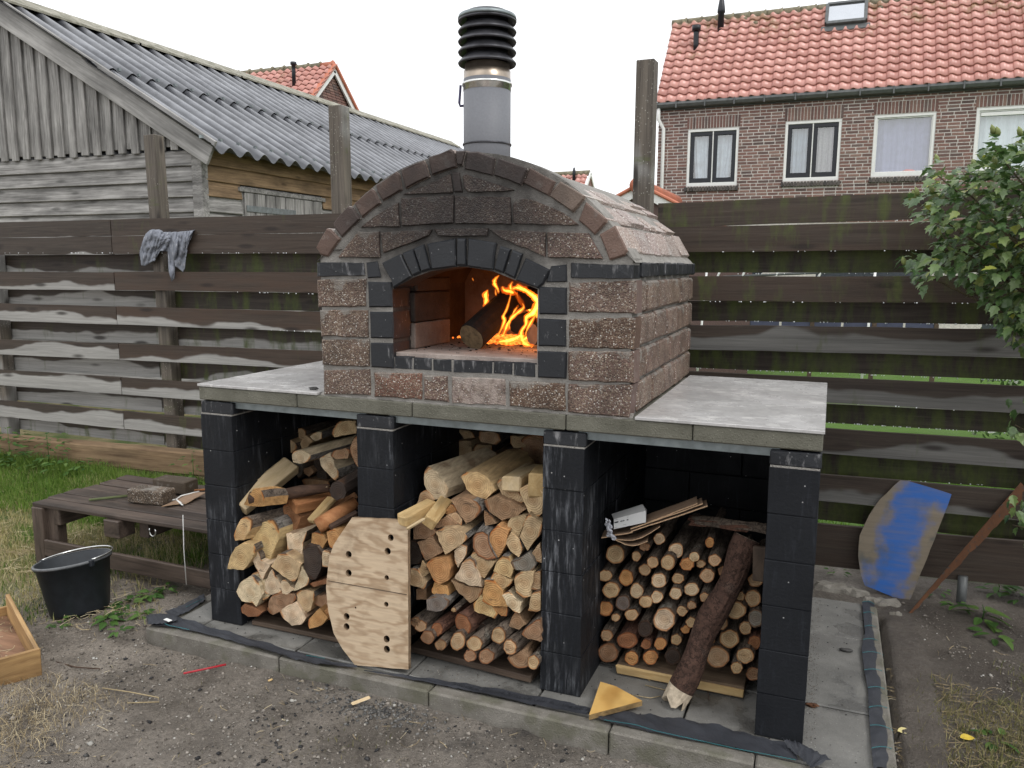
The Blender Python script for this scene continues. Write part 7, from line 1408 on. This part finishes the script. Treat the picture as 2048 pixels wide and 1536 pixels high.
def pebbles(name, x, y, r, mat, label, cat, flat=.6, z=None):
    n = len(x); V = OV[None]*r[:, None, None]*rng.uniform(.55, 1.25, (n, 6, 1)); a = rng.uniform(0, 6.283, n); c, s = np.cos(a)[:, None], np.sin(a)[:, None]; tl = rng.uniform(-.7, .7, (n, 1)); X = V[..., 0]*c-V[..., 1]*s; Yv = V[..., 0]*s+V[..., 1]*c; Zv = V[..., 2]*flat+X*tl*.5
    z0 = (gz_np(x, y) if z is None else z)+r*.2; V = np.stack([X+x[:, None], Yv+y[:, None], Zv+z0[:, None]], -1); Fq = (np.arange(n)[:, None, None]*6+OF[None]).reshape(-1, 3); return tag(link(name, npmesh(name, V, Fq, mat)), label, cat, kind='stuff')
M_peb = m_rand('pebble', (0, (.085, .073, .06)), (.5, (.18, .157, .132)), (.9, (.26, .235, .205)), (.98, (.34, .33, .30)), (1, (.5, .49, .46)), rough=.8); M_coal = m_rand('charcoal', (0, (.008, .008, .009)), (.7, (.022, .021, .022)), (1, (.06, .058, .055)), rough=.7)
x, y = scat(80000, -1.1, 3.2, -1.6, 1.55, lambda x, y: np.clip(.25+.9*vnoise(x, y, 5, 8)-.5*(y > .3), 0, 1)); pebbles('soil_crumbs', x, y, rng.gamma(1.8, .0015, len(x))+.0008, M_peb, 'small stones and soil crumbs over the bare earth', 'gravel')
x, y = scat(480, -1.0, 3.2, -1.5, 1.4, lambda x, y: .3+.5*vnoise(x, y, 3, 33)); pebbles('stones', x, y, rng.uniform(.004, .012, len(x)), M_peb, 'larger grey stones scattered over the bare earth', 'gravel')
x, y = scat(9000, -.6, 2.7, -1.5, -.16, lambda x, y: np.clip((vnoise(x, y, 2.6, 41)-.42)*2.2, 0, 1)*np.clip((x+.6)*.7, 0, 1)); pebbles('charcoal_crumbs', x, y, rng.gamma(1.8, .0016, len(x))+.001, M_coal, 'black charcoal crumbs strewn over the earth before the plinth', 'charcoal')
x = rng.normal(.93, .13, 420); y = rng.normal(-.235, .035, 420); k_ = y < -.165; pebbles('gravel_heap', x[k_], y[k_], rng.uniform(.003, .010, k_.sum()), m_rand('dark_gravel', (0, (.03, .03, .03)), (1, (.16, .155, .145))), 'dark gravel spilled beside the front kerb below the plywood board', 'gravel')
n = 900; x = rng.uniform(-.1, 2.5, n); y = rng.uniform(-.09, 1.2, n); k_ = (y < .25) | (x > 2.35); pebbles('slab_crumbs', x[k_], y[k_], rng.uniform(.001, .0042, k_.sum()), M_coal, 'black crumbs and grit on the paving slabs', 'grit', .6, np.full(k_.sum(), .001))
n = 700; x = np.concatenate([rng.normal(1.15, .12, 300), rng.uniform(2.33, 2.37, 400)]); y = np.concatenate([rng.normal(-.02, .03, 300), rng.uniform(0, 1.2, 400)]); pebbles('sawdust_crumbs', x, y, rng.uniform(.0008, .0028, n), M_peb, 'pale sawdust and grit on the paving by the pillars', 'grit', .6, np.full(n, .001))
# single small things
def stickl(name, pts, r, mat, label, cat='stick', group=None): o = tube(name, [PZ(u, v, z) for u, v, z in pts], r, mat, None, 6, wob=.1); return tag(o, label, cat, group)
stickl('red_rod', [(367, 1347, -.052), (410, 1338, -.050), (452, 1329, -.050)], .0042, m_simple('red_plastic', (.35, .02, .03), .45), 'thin red rod lying on the earth in front of the kerb', 'rod')
stickl('dry_stalk', [(205, 1376, -.054), (260, 1384, -.05), (317, 1395, -.052), (318, 1404, -.052), (255, 1406, -.054)], .0022, M_straw, 'bent pale dry stalk on the earth at the left', 'stalk'); stickl('thin_twig', [(108, 1323, -.055), (150, 1334, -.052), (200, 1338, -.055)], .0025, M_barkt, 'dark thin twig on the earth right of the wooden drawer', 'twig')
for i, (pp, lab) in enumerate([(((1250, 1325), (1275, 1348), (1310, 1352)), 'pale dry stem on the paving left of the pole foot'), (((1270, 1310), (1282, 1345), (1300, 1362)), 'bent dry stem crossing the paving before the round logs'), (((1265, 1390), (1300, 1396), (1322, 1392)), 'dry stem touching the orange-yellow plywood offcut'), (((1395, 1362), (1415, 1378), (1418, 1400)), 'dark curled twig on the paving right of the pole foot'), (((1290, 1370), (1330, 1380), (1345, 1374)), 'straw lying just left of the splintered pole end')]):
    stickl('dry_straw' if i != 3 else 'dry_twig', [(*q_, .006) for q_ in pp], .0016, M_straw if i != 3 else M_barkt, lab, 'stem', 'dry stems on the paving')
o = beam('wood_chip', PZ(703, 1408, -.05), PZ(740, 1394, -.048), .016, .006, M_fresh, None, roll=.2); tag(o, 'pale split wood chip lying in front of the kerb', 'wood chip')
o = beam('wood_chip', PZ(536, 1362, -.052), PZ(545, 1358, -.05), .012, .005, M_yel, None); tag(o, 'tiny yellow wood chip on the earth below the red rod', 'wood chip')
for i, (u, v, lab) in enumerate(((1795, 1462, 'pale yellow fallen leaf at the right of the fabric'), (1920, 1475, 'yellow fallen leaf in the rough grass at the lower right'))):
    p = PZ(u, v, -.045); V, Fq = leaf_vf(.055, .15, False); o = link('fallen_leaf', mesh('fallen_leaf', V, Fq, m_simple('yellow_leaf', ((.50, .43, .19), (.50, .36, .04))[i], .6)), None, rotm(p, (1, .5, .1), .3, 1)); tag(o, lab, 'leaf', 'fallen leaves at the right')
for i, (u, v, lab, r) in enumerate(((1692, 1300, 'black charcoal lump on the right paving strip', .016), (627, 777, 'black charred scrap on the left counter tile', .014), (1624, 1410, 'dark red snail-like lump at the fourth pillar foot', .014))):
    p = PZ(u, v, .006 if i != 1 else 1.006); bm = bmesh.new(); bmesh.ops.create_icosphere(bm, subdivisions=2, radius=r, matrix=Matrix.Translation(p) @ Matrix.Diagonal((1.6, .7, .45, 1)))
    for q in bm.verts: q.co += Vector((random.uniform(-1, 1), random.uniform(-1, 1), random.uniform(-.6, 1)))*.003
    o = link('charred_lump', bm_mesh('charred_lump', bm, M_coal if i < 2 else M_rust, True)); tag(o, lab, 'lump', 'dark lumps on the paving and counter')
# ------------------------------------------------------------------ beyond the right fence
M_nav = m_simple('navy_panel', (.055, .06, .10), .6, 0, 10, .2, .1); gs = thing('garden_screen', (1.8, 8, -.07), 'dark navy garden screen with wooden posts seen through the fence gaps', 'screen')
for i in range(6): 
    a = PY(1500+i*62, 665, 8).x; b = PY(1500+(i+1)*62-5, 665, 8).x; box('panel', (a, 8, .50), (b, 8.04, 1.05), M_nav, gs, .004)
    if i in (1, 3, 5): box('post', (b, 7.99, -.07), (b+.05, 8.05, 1.07), M_dunn, gs, .004)
rk = thing('white_garden_rack', (1.0, 7.2, -.07), 'white metal garden rack seen through the fence gap above the counter', 'rack')
for i in range(6): a = PY(1400+i*i*9+i*22, 548, 7.2); tube('bar', [(a.x, 7.2, 1.30 if 0 < i < 5 else -.07), (a.x+.08, 7.2, 1.5)], .014, M_white, rk, 6)
a, b = PY(1395, 550, 7.2), PY(1720, 549, 7.2); tube('rail', [(a.x, 7.2, 1.46), (b.x, 7.2, 1.46)], .02, M_white, rk, 6); tube('rail', [(a.x+.3, 7.2, 1.36), (b.x, 7.2, 1.44)], .014, M_zinc, rk, 6)
n = 5000; x = rng.uniform(3.55, 7.5, n); y = rng.uniform(4.6, 5.6, n); z = rng.uniform(-.05, 1.45, n); lv = np.array(wv_)*.06; R_ = rng.normal(0, 1, (n, 3, 3)); Qm = np.linalg.qr(R_)[0]; V = np.einsum('nij,kj->nki', Qm, lv)+np.stack([x, y, z], -1)[:, None]; Fq = (np.arange(n)[:, None, None]*len(lv)+np.array(wf_)[None]).reshape(-1, 3)
tag(link('garden_hedge', npmesh('garden_hedge', V, Fq, m_rand('hedge_leaf', (0, (.03, .07, .015)), (.7, (.08, .14, .035)), (1, (.4, .42, .36)), rough=.5, trans=.2))), 'leafy hedge with pale specks beyond the right fence', 'hedge', kind='stuff')
